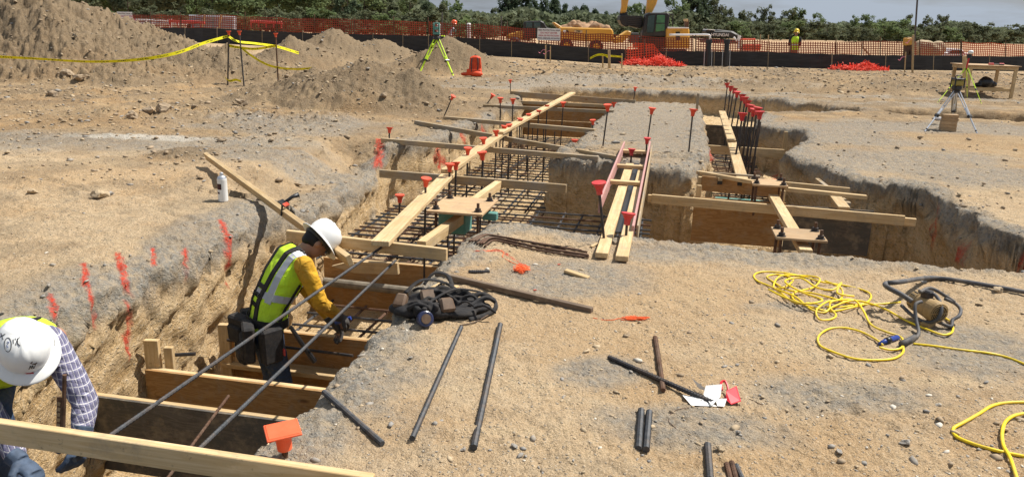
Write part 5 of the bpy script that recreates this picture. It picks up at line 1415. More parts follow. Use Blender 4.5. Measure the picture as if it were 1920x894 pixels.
# netting piles
def net_pile(px, py, Y, rx, ry, h, label, n=900, sheet_pts=None):
    c = PY(px, py, Y); c.z = gz_at(c.x, c.y)
    V = []; F = []
    for i in range(n):
        a = random.uniform(0, 6.28); r = math.sqrt(random.random())
        x, y = math.cos(a) * r * rx, math.sin(a) * r * ry
        hh = h * (1 - r * r) * (0.7 + .3 * math.sin(x * 5))
        p = c + Vector((x, y, random.uniform(0, hh) + .02))
        d = Vector((random.uniform(-1, 1), random.uniform(-.5, .5), random.uniform(-.3, .5))).normalized() * random.uniform(.08, .22)
        s_, u_ = frame(d); w = .014
        b = len(V); V += [p - s_ * w, p + s_ * w, p + d + s_ * w, p + d - s_ * w, p + d * .5 + u_ * w * 1.5]
        F += [(b, b + 1, b + 4), (b + 1, b + 2, b + 4), (b + 2, b + 3, b + 4), (b + 3, b, b + 4), (b, b + 3, b + 2, b + 1)]
    o = mesh_obj('net_pile', V, F, MAT['orange_net']); return tag(o, label, 'netting', 'heaps of orange netting')
net_pile(1225, 121, 31.6, 1.25, .5, .42, 'heap of red-orange netting at the black fence before the excavator', 1900)
net_pile(1612, 128, 31.8, 1.15, .5, .34, 'low heap of red-orange netting at the black fence right of the yellow hard hat', 1300)
netl = net_fence('loose orange netting draped over the black fence above the heap before the excavator', [(1172, 92, 122, 32.2), (1190, 80, 122, 32.3), (1225, 82, 118, 32.3), (1248, 108, 121, 32.2)], bright=netb)
# signs
def text_mesh(name, s, size, mat, m, parent, th=.004):
    cu = bpy.data.curves.new(name, 'FONT'); cu.body = s; cu.size = size; cu.align_x = 'CENTER'; cu.align_y = 'CENTER'; cu.extrude = th; cu.offset = size * .012
    o = bpy.data.objects.new(name, cu); COL.objects.link(o)
    me_ = evaluated(o); bpy.data.objects.remove(o)
    me_.materials.clear(); me_.materials.append(mat)
    o = bpy.data.objects.new(name, me_); COL.objects.link(o)
    o.matrix_basis = m; o.parent = parent; o.matrix_parent_inverse = parent_inv(parent)
    return o
MAT['sign_red'] = simple('sign_red_ink', (.45, .02, .06), .6, .1, 5)
MAT['sign_ink'] = simple('sign_dark_ink', (.08, .02, .05), .6, .1, 5)
def sign(px0, py0, px1, py1, Y, rot, lines, label):
    c = PY((px0 + px1) / 2, (py0 + py1) / 2, Y); w = (px1 - px0) / FPX * Y * 1.04; h = (py1 - py0) / FPX * Y * 1.04
    t = thing('warning_sign', label, 'sign', c - Vector((0, 0, h)), 0, 'tree protection signs')
    Rm = Matrix.Rotation(rot, 4, 'Z')
    MB().box((0, 0, 0), (w, .012, h)).build('sign_panel', MAT['paper'], t, matrix=Matrix.Translation(c) @ Rm, bevel=.002)
    for i, (s, ss, mt) in enumerate(lines):
        z = h * (.34 - i * .225)
        text_mesh('lettering', s, h * .21 * ss, MAT[mt], Matrix.Translation(c) @ Rm @ Matrix.Translation((0, -.010, z)) @ Matrix.Rotation(math.pi / 2, 4, 'X'), t, .002)
    for sx in (-.42, .42):
        q = c + Rm.to_3x3() @ Vector((sx * w, .03, 0))
        MB().tube([q + Vector((0, 0, h * .45)), q - Vector((0, 0, h * .5 + .45))], .015, 5).build('post', MAT['rust'], t)
L4 = [('TREE PROTECTION AREA', .82, 'sign_ink'), ('DO NOT ENTER', .95, 'sign_red'), ('AREA DE PROTECCION', .82, 'sign_red'), ('PARA ARBOLES, NO ENTRE', .74, 'sign_ink')]
sign(1009, 55, 1049, 75, 34.2, -.05, L4, 'white tree protection sign with red lettering on the netting before the dump truck')
sign(222, 24, 247, 43, 40.5, .1, L4, 'white tree protection sign with red lettering half behind the big left heap')
# stakes with flags, posts, pipes
def flag_stake(px, pt, pb, Y, lab, w=.04, mat='pine', flag=True, side=-1):
    b = PY(px, pb, Y); b.z = gz_at(b.x, b.y); tpt = PY(px, pt, Y)
    t = thing('survey_stake', lab, 'stake', b, 0, 'wooden survey stakes')
    board('stake', Vector((tpt.x, tpt.y, tpt.z)), b - Vector((0, 0, .05)), w, w * .6, mat, t)
    if flag:
        q = tpt + Vector((0, -.03, -.18))
        MB().tube(spline([q, q + Vector((side * .12, 0, -.02)), q + Vector((side * .20, -.02, -.13)), q + Vector((side * .26, 0, -.10))], 4), .03, 6, flat=.2).build('ribbon', MAT['pink_cloth'], t)
    return t
flag_stake(1023, 85, 109, 31.5, 'left one of the two thin stakes with pink ribbon before the sign')
flag_stake(1032, 87, 112, 31.2, 'right one of the two thin stakes with pink ribbon before the sign')
flag_stake(1698, 98, 124, 30.5, 'left one of the two stakes with pink ribbon near the netting heap', side=-1)
flag_stake(1712, 66, 128, 30.2, 'tall stake with pink ribbon left of the work table', w=.07, side=-1)
flag_stake(1130, 104, 134, 28.5, 'left wooden stake of three wrapped in yellow tape', flag=False, w=.05)
flag_stake(1142, 94, 139, 28, 'tallest wooden stake of three wrapped in yellow tape', flag=False, w=.09)
flag_stake(1166, 101, 130, 28.8, 'right wooden stake of three wrapped in yellow tape', flag=False, w=.05)
flag_stake(1617, 80, 104, 34.0, 'thin dark stake with a white top before the orange netting', flag=False, mat='pine_old')
flag_stake(1426, 65, 98, 36.5, 'left thin pale pole behind the netting near the orange rack', flag=False, w=.035)
flag_stake(1441, 66, 98, 36.5, 'right thin pale pole behind the netting near the orange rack', flag=False, w=.035)
for px, pt, Y, lab in ((940, 31, 40, 'thin grey pole left of the dark tractor'), (829, 23, 45, 'thin grey pole behind the survey instrument')):
    b = PY(px, 80, Y); o = MB().tube([Vector((b.x, b.y, gz_at(b.x, b.y) - .1)), PY(px, pt, Y)], .035, 6).build('pole', MAT['steel']); tag(o, lab, 'pole')
b = PY(1719, 60, 100); o = MB().tube([Vector((b.x, b.y, 0)), PY(1722, -30, 100)], .11, 8).build('pole', MAT['steel']); tag(o, 'tall dark mast rising above the trees on the right', 'mast')
for px, pt, pb, Y, r, lab in ((879, 45, 80, 37.2, .10, 'white standpipe with a rounded cap right of the orange hard hat worker'), (823, 47, 80, 37.4, .09, 'white standpipe with a rounded cap behind the survey instrument')):
    b = PY(px, pb, Y); tp2 = PY(px, pt, Y); b.z = gz_at(b.x, b.y) - .1
    t = thing('standpipe', lab, 'pipe', b, 0, 'capped standpipes')
    MB().tube([b, Vector((b.x, b.y, tp2.z - .3))], r, 14).build('pipe', MAT['pipe_white'], t)
    MB().lathe([(r * 1.22, -.3), (r * 1.22, -.06), (r * 1.0, 0), (r * .5, .03)], 14, Matrix.Translation((b.x, b.y, tp2.z))).build('cap', MAT['pipe_white'], t)
for px, lab in ((1327, 'left one of the two black upright pipes at the black fence'), (1361, 'right one of the two black upright pipes at the black fence')):
    b = PY(px, 124, 31.6); b.z = gz_at(b.x, b.y) - .1; tp2 = PY(px + 2, 81, 31.6)
    t = thing('standpipe', lab, 'pipe', b, 0, 'capped standpipes')
    MB().tube([b, tp2], .10, 14).build('pipe', MAT['black_plastic'], t)
    MB().tube([tp2 - Vector((0, 0, .02)), tp2 + Vector((0, 0, .14))], .125, 14).build('cap', MAT['black_plastic'], t)
    for s_ in (-.15, .15): MB().tube([b + Vector((s_, -.02, 0)), tp2 + Vector((s_ * .95, -.02, -.25))], .014, 6).build('stay', MAT['alu'], t)
# white bent vent pipe
o = MB().tube(spline([PY(1255, 66, 38), PY(1300, 66, 38), PY(1326, 66, 38), PY(1331, 69, 38), PY(1331, 84, 38)], 4), .05, 8).build('handrail_pipe', MAT['pipe_white'], smooth=True); tag(o, 'white bent pipe rail between the excavator and the black pipes', 'pipe')
# caution tape and its capped posts
tapem = NT('caution_tape')
tuv = tapem.n('ShaderNodeUVMap').outputs[0]; tsx = tapem.n('ShaderNodeSeparateXYZ', {0: tuv}).outputs
pr = tapem.math('MULTIPLY', tapem.math('LESS_THAN', tapem.math('FRACT', tapem.math('MULTIPLY', tsx[0], 2.2)), .62), tapem.math('GREATER_THAN', tapem.noise(tapem.n('ShaderNodeMapping', {'Vector': tuv, 'Scale': (28, 2, 1)}).outputs[0], 1.0, 2), .50))
pr = tapem.math('MULTIPLY', pr, tapem.math('MULTIPLY', tapem.math('GREATER_THAN', tsx[1], .3), tapem.math('LESS_THAN', tsx[1], .72)))
tapem.base(tapem.mix(pr, (.80, .74, .02), (.03, .03, .02)), .7, .2)
def tape(pts, label, w=.075, group='yellow caution tape'):
    q = spline(pts, 8); V = []; F = []; uv = []; x = 0
    tw0 = random.uniform(0, 6)
    for i, p in enumerate(q):
        if i: x += (p - q[i - 1]).length
        a = .9 * math.sin(x * .55 + tw0); d = Vector((0, math.sin(a), math.cos(a))) * w * .5
        V += [p - d, p + d]; uv += [(x, 0), (x, 1)]
    n = len(q)
    V += [v + Vector((0, .004, 0)) for v in V]; uv += uv
    for i in range(n - 1):
        a = 2 * i; F.append((a, a + 2, a + 3, a + 1)); F.append((2 * n + a, 2 * n + a + 1, 2 * n + a + 3, 2 * n + a + 2))
    o = mesh_obj('caution_tape', V, F, tapem.m); ul = o.data.uv_layers.new(name='UVMap')
    for l in o.data.loops: ul.data[l.index].uv = uv[l.vertex_index]
    return tag(o, label, 'tape', group)
YS = 19.5
def tz_(x, y, Y=YS): return PY(x, y, Y)
tape([tz_(-60, 104, 15.5), tz_(60, 110, 16), tz_(170, 116, 16.8), tz_(260, 112, 17.6), tz_(330, 100, 18.3), tz_(380, 82, 19), tz_(428, 68, YS)], 'long yellow caution tape sagging from the left edge to the leftmost post')
tape([tz_(428, 68), tz_(445, 78), tz_(480, 82, 20), tz_(520, 88, 21), tz_(560, 100, 22)], 'upper thin caution tape leaving the leftmost post towards the right')
tape([tz_(428, 86), tz_(452, 90), tz_(480, 92), tz_(519, 86)], 'caution tape tied between the three capped posts')
tape([tz_(452, 90), tz_(470, 104), tz_(495, 119), tz_(520, 127), tz_(555, 130, 18.5), tz_(590, 128, 17.8)], 'drooping caution tape running down to the dark heap')
tape([tz_(422, 146, 18.6), tz_(430, 152, 18.5), tz_(442, 150, 18.6), tz_(452, 153, 18.6)], 'crumpled caution tape at the foot of the leftmost post')
tape([PY(1106, 110, 28.2), PY(1122, 103, 28.2), PY(1142, 105, 28), PY(1167, 107, 28.6)], 'caution tape fluttering around the three wooden stakes')
tape([PY(1110, 107, 28.4), PY(1128, 102, 28.4), PY(1140, 108, 28)], 'short loose end of tape left of the three wooden stakes')
o = MB().ell(PY(1146, 138, 27.6), (.20, .14, .10)).build('tape_wad', simple('tape_yellow', (.7, .68, .05), .5, .3, 6)); tag(o, 'wad of yellow tape on the ground under the three wooden stakes', 'tape')
for (x0, y0, x1, y1, lab, mt) in ((429, 64, 425, 149, 'leftmost capped post holding the caution tape', 'dark_steel'), (449, 64, 457, 149, 'middle capped post wrapped in caution tape', 'steel'), (517, 68, 521, 141, 'right capped post of the caution tape before the far heap', 'rust')):
    b = PY(x1, y1, YS); b.z = min(b.z, gz_at(b.x, b.y) + .02)
    tt3 = PY(x0, y0, YS)
    t = thing('capped_bar', lab, 'capped post', b, 0, 'posts holding the caution tape')
    MB().tube([b - Vector((0, 0, .2)), tt3], .019, 7).build('bar', MAT[mt], t)
    cap_mesh(.12, .10, False).build('cap', MAT['cap'], t, matrix=Matrix.Translation(tt3 - Vector((0, 0, .03))))

# pipe stack at the left
PYY = 52
tps = thing('pipe_rack', 'stack of long grey pipes on timbers behind the left netting', 'pipes', PY(400, 55, PYY))
for r_ in range(4):
    for c_ in range(3):
        a = PY(362 - r_ * 1 - c_ * 2, 50 - r_ * 6.2, PYY + c_ * .25); b = PY(438 + c_ * 2, 53 - r_ * 6.2, PYY + c_ * .25)
        MB().tube([a, b], .11, 10).build('pipe', simple('grey_pipe', (.34, .35, .37), .5, .1, 3) if r_ == 0 and c_ == 0 else bpy.data.materials['grey_pipe'], tps)
for x in (384, 415): board('strap', PY(x, 28, PYY - .3), PY(x - 4, 53, PYY - .3), .12, .05, 'pine', tps)
for k, (xa, xb, y0) in enumerate(((250, 352, 38), (246, 350, 44))):
    t = thing('pipe_rack', ['upper', 'lower'][k] + ' row of thin pipes and red rails behind the left sign', 'pipes', PY(300, 55, 50))
    for j in range(4): MB().tube([PY(xa, y0 + j * 2, 50 + j * .2), PY(xb, y0 + 2 + j * 2, 50 + j * .2)], .06, 8).build('pipe', MAT['steel'] if j % 2 else MAT['pipe_white'], t)
    for x in range(xa + 8, xb, 16): MB().tube([PY(x, y0 - 2, 49.8), PY(x, y0 + 14, 49.8)], .03, 6).build('upright', MAT['pipe_white'], t)
for (xa, xb, y0, l_) in ((318, 384, 40, 'left'), (470, 530, 41, 'right')):
    t = thing('red_barrier', 'long red plastic barrier behind the left netting, the %s one' % l_, 'barrier', PY((xa + xb) / 2, 55, 47), 0, 'red barriers')
    MB().tube([PY(xa, y0, 47), PY(xb, y0 + 3, 47)], .09, 8).build('rail', MAT['cap_red'], t)
    for x in range(xa, xb, 14): MB().tube([PY(x, y0, 47), PY(x + 2, y0 + 12, 47)], .04, 6).build('upright', MAT['cap_red'], t)

# ---- machines (built in side view at their own distance, with real width)
def slab(name, pts, Y0, dep, mat, parent, bevel=.03):
    q = [PY(x, y, Y0) for x, y in pts]
    return MB().prism([p for p in q], (0, 1, 0), dep).build(name, MAT[mat], parent, bevel=bevel)
def wheel(px, py, Y0, rpx, dep, parent):
    c = PY(px, py, Y0); r = rpx / FPX * Y0
    Rx = Matrix.Rotation(-math.pi / 2, 4, 'X')
    w = MB().lathe([(r * .8, 0), (r, .06), (r, dep - .06), (r * .8, dep)], 24, Matrix.Translation(c) @ Rx).build('wheel', MAT['machine_dark'], parent)
    MB().lathe([(r * .5, -.02), (r * .45, -.04), (r * .2, -.05)], 16, Matrix.Translation(c) @ Rx).build('rim', MAT['machine_yellow'], w)
    return w
# big excavator
YE = 50
ex = thing('excavator', 'yellow excavator with raised boom and black bucket behind the netting', 'excavator', PY(1235, 108, YE))
slab('engine_body', [(1249, 91), (1249, 54), (1254, 51), (1290, 52), (1293, 55), (1294, 91)], YE, 2.9, 'machine_yellow', ex, .08)
slab('body_front', [(1195, 86), (1196, 70), (1249, 68), (1249, 91), (1200, 92)], YE + .5, 2.3, 'machine_dark', ex, .05)
slab('body_stripe', [(1252, 54), (1252, 51), (1292, 52), (1292, 54)], YE - .03, 2.95, 'pipe_white', ex, .01)
slab('side_door', [(1262, 82), (1262, 58), (1279, 58), (1279, 82)], YE - .05, .06, 'machine_yellow', ex, .02)
slab('grille', [(1267, 76), (1267, 60), (1275, 60), (1275, 76)], YE - .09, .05, 'machine_dark', ex, .01)
slab('exhaust', [(1284, 52), (1285, 36), (1292, 38), (1291, 52)], YE + 1.0, .3, 'rust', ex, .02)
slab('beacon', [(1283, 40), (1283, 36), (1290, 36), (1290, 41)], YE + .9, .3, 'pine', ex, .02)
cabx = slab('cab', [(1203, 69), (1206, 58), (1212, 27), (1218, 24), (1252, 24), (1256, 28), (1252, 69)], YE + .1, 1.0, 'machine_dark', ex, .05)
slab('window', [(1229, 60), (1232, 29), (1247, 29), (1246, 58)], YE + .06, .05, 'glass_green', cabx, .01)
slab('window', [(1212, 62), (1216, 30), (1228, 29), (1225, 62)], YE + .06, .05, 'glass_dark', cabx, .01)
slab('window_bar', [(1230, 45), (1230, 43.5), (1247, 43.5), (1247, 45)], YE + .02, .05, 'machine_dark', cabx, .005)
slab('mirror_rail', [(1252, 27), (1252, 25), (1263, 27), (1262, 52), (1260, 52), (1261, 29)], YE + .3, .06, 'machine_dark', ex, .005)
slab('boom', [(1198, 84), (1206, 60), (1214, 10), (1217, -22), (1240, -22), (1231, 8), (1222, 26), (1212, 62), (1208, 86)], YE + 1.15, .55, 'machine_yellow', ex, .06)
slab('boom_cylinder', [(1199, 84), (1209, 34), (1212, 34), (1203, 86)], YE + 1.0, .15, 'machine_dark', ex, .01)
slab('boom_top', [(1213, -14), (1225, -60), (1185, -75), (1165, -45), (1172, -38), (1188, -58), (1212, -50)], YE + 1.15, .5, 'machine_yellow', ex, .06)
slab('stick', [(1163, 26), (1166, 12), (1167, -50), (1184, -48), (1179, 0), (1174, 24)], YE + 1.2, .42, 'machine_yellow', ex, .05)
slab('stick_link', [(1162, 30), (1163, 22), (1176, 22), (1178, 31)], YE + 1.25, .35, 'machine_dark', ex, .03)
# bucket: curved shell
bk = MB(); prof = [(1163, 29), (1162, 38), (1166, 47), (1174, 51), (1180, 49), (1200, 54), (1204, 50), (1206, 31), (1200, 30)]
bk.prism([PY(x, y, YE + .8) for x, y in prof], (0, 1, 0), 1.4); bko = bk.build('bucket', MAT['machine_dark'], ex, bevel=.05)
for k in range(4): slab('bucket_rib', [(1178, 36 + k * 4), (1178, 35 + k * 4), (1203, 33 + k * 4), (1203, 34.2 + k * 4)], YE + .74, .06, 'steel', bko, .0)
for y0, dep in ((YE, .6), (YE + 2.3, .6)): slab('track', [(1192, 104), (1188, 98), (1193, 92), (1285, 93), (1292, 98), (1288, 106)], y0, dep, 'machine_dark', ex, .05)
# articulated dump truck
YT = 48
dt = thing('dump_truck', 'yellow articulated dump truck loaded with dirt, dark cab at its left', 'dump truck', PY(1070, 96, YT))
slab('dump_bed', [(1049, 76), (1047, 52), (1051, 51), (1147, 54), (1150, 60), (1152, 79), (1140, 80)], YT, 2.7, 'machine_yellow', dt, .06)
slab('bed_rib', [(1049, 66), (1049, 64), (1150, 67), (1150, 69)], YT - .06, 2.8, 'machine_yellow', dt, .01)
slab('spoiler', [(1047, 53), (1037, 43), (1040, 42), (1054, 51)], YT + .2, 2.3, 'machine_yellow', dt, .03)
cbt = slab('cab', [(984, 72), (981, 44), (985, 40), (1014, 39), (1020, 42), (1026, 52), (1040, 56), (1044, 74)], YT + .5, 1.7, 'machine_dark', dt, .06)
slab('window', [(986, 53), (986, 43), (998, 43), (998, 53)], YT + .46, .05, 'glass_dark', cbt, .01)
slab('window', [(1001, 53), (1001, 43), (1013, 43), (1014, 53)], YT + .46, .05, 'glass_dark', cbt, .01)
slab('hood', [(947, 72), (950, 66), (979, 57), (980, 74)], YT + .4, 2.0, 'machine_yellow', dt, .06)
slab('decal', [(1077, 62), (1077, 57), (1092, 57.5), (1092, 62.5)], YT - .05, .03, 'pine', dt, .0)
text_mesh('lettering', '730', .16, MAT['machine_dark'], Matrix.Translation(PY(1084, 59.8, YT - .07)) @ Matrix.Rotation(math.pi / 2, 4, 'X'), dt)
slab('emblem', [(1056, 62), (1056, 57), (1061, 57), (1061, 62)], YT - .05, .03, 'paper', dt, .0)
slab('emblem', [(1063, 62), (1062, 57), (1064, 57), (1067, 59.5), (1064, 62)], YT - .05, .03, 'machine_dark', dt, .0)
for x, y in ((965, 83), (1062, 86), (1118, 88)): wheel(x, y, YT - .1, 12, .7, dt)
ld = MB()
for k in range(90):
    x = random.uniform(1056, 1138); hh = 12 * math.exp(-((x - 1078) / 14) ** 2) + 9 * math.exp(-((x - 1112) / 16) ** 2)
    c = PY(x, 58 - random.uniform(0, 1) * hh, YT + random.uniform(.5, 2.2)); r = random.uniform(.14, .34); ld.ell(c, (r * 1.2, r, r * .8), Matrix.Rotation(random.uniform(0, 3), 3, 'Y'), 8, 6)
for x in (1072, 1095, 1118): ld.ell(PY(x, 56, YT + 1.3), (.9, .9, .35), None, 12, 8)
ldo = fuse(ld, 'dirt_load', simple('orange_dirt', (.33, .205, .12), .95, .35, 2.5, bump=.8), None, .05, 0)
tx = bpy.data.textures.new('dirt', 'CLOUDS'); tx.noise_scale = .35
tag(ldo, 'heap of orange dirt on the bed of the dump truck', 'dirt')
# smaller orange machine/ramp between truck and excavator
t = thing('conveyor_hopper', 'small orange hopper and chute between the dump truck and the excavator', 'hopper', PY(1175, 95, 47))
slab('chute', [(1153, 82), (1156, 72), (1178, 58), (1184, 60), (1182, 66), (1168, 80)], 47, 1.2, 'machine_yellow', t, .04)
slab('frame', [(1182, 80), (1183, 62), (1198, 62), (1196, 82)], 47.3, .8, 'steel', t, .03)
# black excavator boom with white lettering
YB = 60
eb = thing('excavator', 'black excavator lying low behind the two black pipes, white lettering on its side', 'excavator', PY(1350, 88, YB))
slab('body', [(1335, 71), (1333, 62), (1338, 58), (1372, 59), (1382, 64), (1388, 71)], YB, 2.4, 'machine_dark', eb, .08)
slab('boom', [(1336, 58), (1345, 55.5), (1375, 59), (1392, 70), (1388, 73), (1372, 64), (1345, 60)], YB + .5, .5, 'machine_dark', eb, .05)
slab('cab', [(1323, 70), (1323, 58), (1326, 56), (1336, 56), (1336, 70)], YB + .2, 1.1, 'machine_dark', eb, .05)
slab('cab_roof', [(1326, 56.5), (1327, 55.2), (1341, 56.4), (1341, 57.6)], YB, 1.5, 'pipe_white', eb, .01)
slab('track', [(1325, 80), (1324, 74), (1384, 75), (1386, 82)], YB, 2.4, 'machine_dark', eb, .05)
text_mesh('lettering', 'HYUNDAI', .30, MAT['pipe_white'], Matrix.Translation(PY(1350, 66, YB - .06)) @ Matrix.Rotation(math.pi / 2, 4, 'X'), eb, .01)
# orange rack
t = thing('orange_rack', 'orange frame with a red top rail left of the yellow hard hat worker', 'rack', PY(1415, 100, 40))
MB().tube([PY(1388, 74, 40), PY(1416, 74, 40)], .05, 6).build('top_rail', MAT['cap'], t)
for x in (1388, 1415): MB().tube([PY(x, 74, 40), PY(x, 100, 40)], .04, 6).build('upright', MAT['rust'], t)
slab('hopper', [(1396, 95), (1400, 84), (1428, 84), (1426, 95)], 40, .8, 'cap', t, .02)
MB().tube([PY(1376, 70, 40), PY(1382, 78, 40), PY(1388, 79, 40)], .05, 6).build('arm', MAT['pipe_white'], t)
MB().tube([PY(1386, 67, 40), PY(1384, 92, 40)], .07, 6).build('mast', MAT['pipe_white'], t)
# small timber brace
o = board('brace', PY(1618, 88, 36), PY(1632, 104, 36), .07, .05, 'pine', None, 'small timber brace behind the black fence right of the yellow hard hat', None, cat='brace')
# yellow tripod machine by tall stake
t = thing('drill_machine', 'rusty yellow drill machine beside the tall stake left of the work table', 'frame', PY(1705, 110, 34))
slab('frame', [(1697, 112), (1700, 80), (1703, 70), (1712, 70), (1710, 84), (1714, 112), (1708, 112), (1706, 92), (1702, 112)], 34, .25, 'rust', t, .01)
slab('housing', [(1699, 86), (1701, 72), (1710, 71), (1712, 84)], 33.9, .35, 'machine_yellow', t, .02)
# dirt pile + pickup
mbp = MB(); c = PY(1735, 98, 40)
for k in range(9): mbp.ell(c + Vector((random.uniform(-.6, .6), random.uniform(-.3, .3), random.uniform(-.1, .25))), (random.uniform(.25, .45),) * 3)
o = fuse(mbp, 'rubble_heap', MAT['rock_tan'], None, .05, 1); tag(o, 'pale rubble heap behind the netting left of the white pickup', 'rubble')
pk_ = thing('pickup_truck', 'white pickup truck behind the netting left of the work table', 'pickup', PY(1790, 110, 42))
slab('body', [(1738, 112), (1738, 98), (1776, 98), (1780, 100), (1822, 100), (1824, 112)], 42, 1.8, 'pipe_white', pk_, .05)
cb2 = slab('cab', [(1776, 100), (1784, 92), (1804, 92), (1812, 101)], 42.05, 1.65, 'pipe_white', pk_, .05)
slab('window', [(1781, 100), (1786, 94), (1793, 94), (1793, 100)], 42.0, .06, 'glass_dark', cb2, .01)
slab('window', [(1795, 100), (1795, 94), (1803, 94), (1808, 100)], 42.0, .06, 'glass_dark', cb2, .01)
for x in (1752, 1808): wheel(x, 112, 41.95, 5.5, .25, pk_)
# far pale roadway objects
# ---- trees
def leaf_mat(name, c1, c2):
    t = NT(name)
    rnd = t.n('ShaderNodeObjectInfo').outputs['Random']
    co_ = t.n('ShaderNodeTexCoord').outputs['Object']
    f = t.noise(co_, .9, 4, .7)
    c = t.mix(t.ramp(f, [(.35, 0.0), (.65, 1.0)]), c1, c2)
    c = t.mix(t.math('MULTIPLY', rnd, .5), c, [x * .6 for x in c1])
    t.base(c, .7, .15)
    tl_ = t.n('ShaderNodeBsdfTranslucent'); t.l(c, tl_.inputs['Color'])
    m_ = t.n('ShaderNodeMixShader', {0: .45}); t.l(t.b.outputs[0], m_.inputs[1]); t.l(tl_.outputs[0], m_.inputs[2]); t.l(m_.outputs[0], t.out.inputs['Surface'])
    return t.m
LM = {'pine': leaf_mat('pine_needles', (.078, .108, .064), (.12, .16, .088)), 'broad': leaf_mat('spring_leaves', (.13, .175, .075), (.23, .29, .125)), 'olive': leaf_mat('olive_leaves', (.12, .138, .08), (.19, .21, .115))}
MAT['bark'] = simple('bark', (.10, .075, .055), .95, .3, 3)
def crown_mesh(kind, seed, n=1500, size=.30):
    r = random.Random(seed); V = []; F = []
    clumps = []
    if kind == 'pine':
        for i in range(26):
            z = .38 + .6 * (i / 26); rad = .30 * (1 - ((z - .38) / .62) ** 1.6) + .05
            a = r.uniform(0, 6.28); q = rad * r.uniform(.3, 1); clumps.append((math.cos(a) * q, math.sin(a) * q, z + r.uniform(-.03, .03), r.uniform(.06, .11)))
    else:
        for i in range(24):
            a = r.uniform(0, 6.28); e = r.uniform(-.9, 1.2); q = r.uniform(.12, .36)
            clumps.append((math.cos(a) * q * math.cos(e), math.sin(a) * q * math.cos(e), .62 + .34 * math.sin(e) * r.uniform(.6, 1), r.uniform(.06, .12)))
    for i in range(n):
        cx, cy, cz, cr_ = clumps[r.randrange(len(clumps))]
        d = Vector((r.gauss(0, 1), r.gauss(0, 1), r.gauss(0, .7))).normalized() * cr_ * r.uniform(.5, 1.15)
        p = Vector((cx, cy, cz)) + d
        nrm = Vector((r.uniform(-1, 1), r.uniform(-1, 1), r.uniform(-.2, 1))).normalized(); s_, u_ = frame(nrm)
        k = size / 12 * r.uniform(.5, 1.4); b = len(V)
        V += [p - s_ * k, p + u_ * k * .8, p + s_ * k, p - u_ * k * .8 + nrm * k * .4]; F.append((b, b + 1, b + 2, b + 3))
    me_ = bpy.data.meshes.new('crown'); me_.from_pydata([tuple(v) for v in V], [], F); return me_
def trunk_mesh(kind, seed):
    r = random.Random(seed); mb = MB()
    top = .9 if kind == 'pine' else .72
    mb.tube([(0, 0, -.02), (.004, .002, .3), (-.004, 0, .55), (0, 0, top)], [.016, .012, .009, .003], 6)
    for i in range(7):
        z = r.uniform(.4, .75); a = r.uniform(0, 6.28); L = r.uniform(.1, .25)
        mb.tube([(0, 0, z), (math.cos(a) * L, math.sin(a) * L, z + L * .6)], [.006, .002], 4)
    me_ = bpy.data.meshes.new('trunk'); me_.from_pydata([tuple(v) for v in mb.v], [], mb.f); me_.materials.append(MAT['bark']); return me_
TP = {}
for kind in ('pine', 'broad'):
    TP[kind] = [(crown_mesh(kind, 10 + s_, 2600 if kind == 'pine' else 1700), trunk_mesh(kind, s_)) for s_ in range(4)]
def tree(px, top, Y, kind, leafk, wfac=1.0, zb=0.0, i=0, label=''):
    cr0, tk0 = TP[kind][i % 4]
    key = cr0.name + leafk
    cm = bpy.data.meshes.get('crown_' + key)
    if cm is None:
        cm = cr0.copy(); cm.name = 'crown_' + key; cm.materials.clear(); cm.materials.append(LM[leafk])
    tp2 = PY(px, top, Y); b = Vector((tp2.x, Y, zb)); h = max(3.0, tp2.z - zb)
    t = bpy.data.objects.new('tree', None); COL.objects.link(t)
    t.matrix_basis = Matrix.Translation(b) @ Matrix.Rotation(i * 2.1, 4, 'Z')
    tag(t, label, 'tree', 'trees beyond the site')
    for nm_, me_, sx in (('crown', cm, wfac), ('trunk', tk0, 1)):
        o = bpy.data.objects.new(nm_, me_); COL.objects.link(o); o.scale = (h * sx, h * sx, h); o.parent = t
    return t
DARK = 'tall dark pine in the tree line beyond the site'; PALE = 'pale green leafy tree in the tree line beyond the site'; OLV = 'olive bushy tree in the tree line beyond the site'
ti = 0
rt_ = random.Random(4)
x = -120
while x < 830:
    kind, lf, lb_ = rt_.choice([('pine', 'pine', DARK), ('broad', 'broad', PALE), ('broad', 'olive', OLV), ('pine', 'olive', DARK)])
    tree(x, rt_.uniform(-60, -12) if x < 690 else rt_.uniform(-14, 8), rt_.uniform(80, 98), kind, lf, rt_.uniform(.8, 1.2), 0, ti, lb_); ti += 1
    x += rt_.uniform(20, 34)
x = -100
while x < 1000:
    tree(x, rt_.uniform(8, 26) + (8 if x > 800 else 0), rt_.uniform(72, 80), 'broad', rt_.choice(['broad', 'olive', 'olive']), 1.4, -1.0, ti, OLV); ti += 1
    x += rt_.uniform(30, 46)
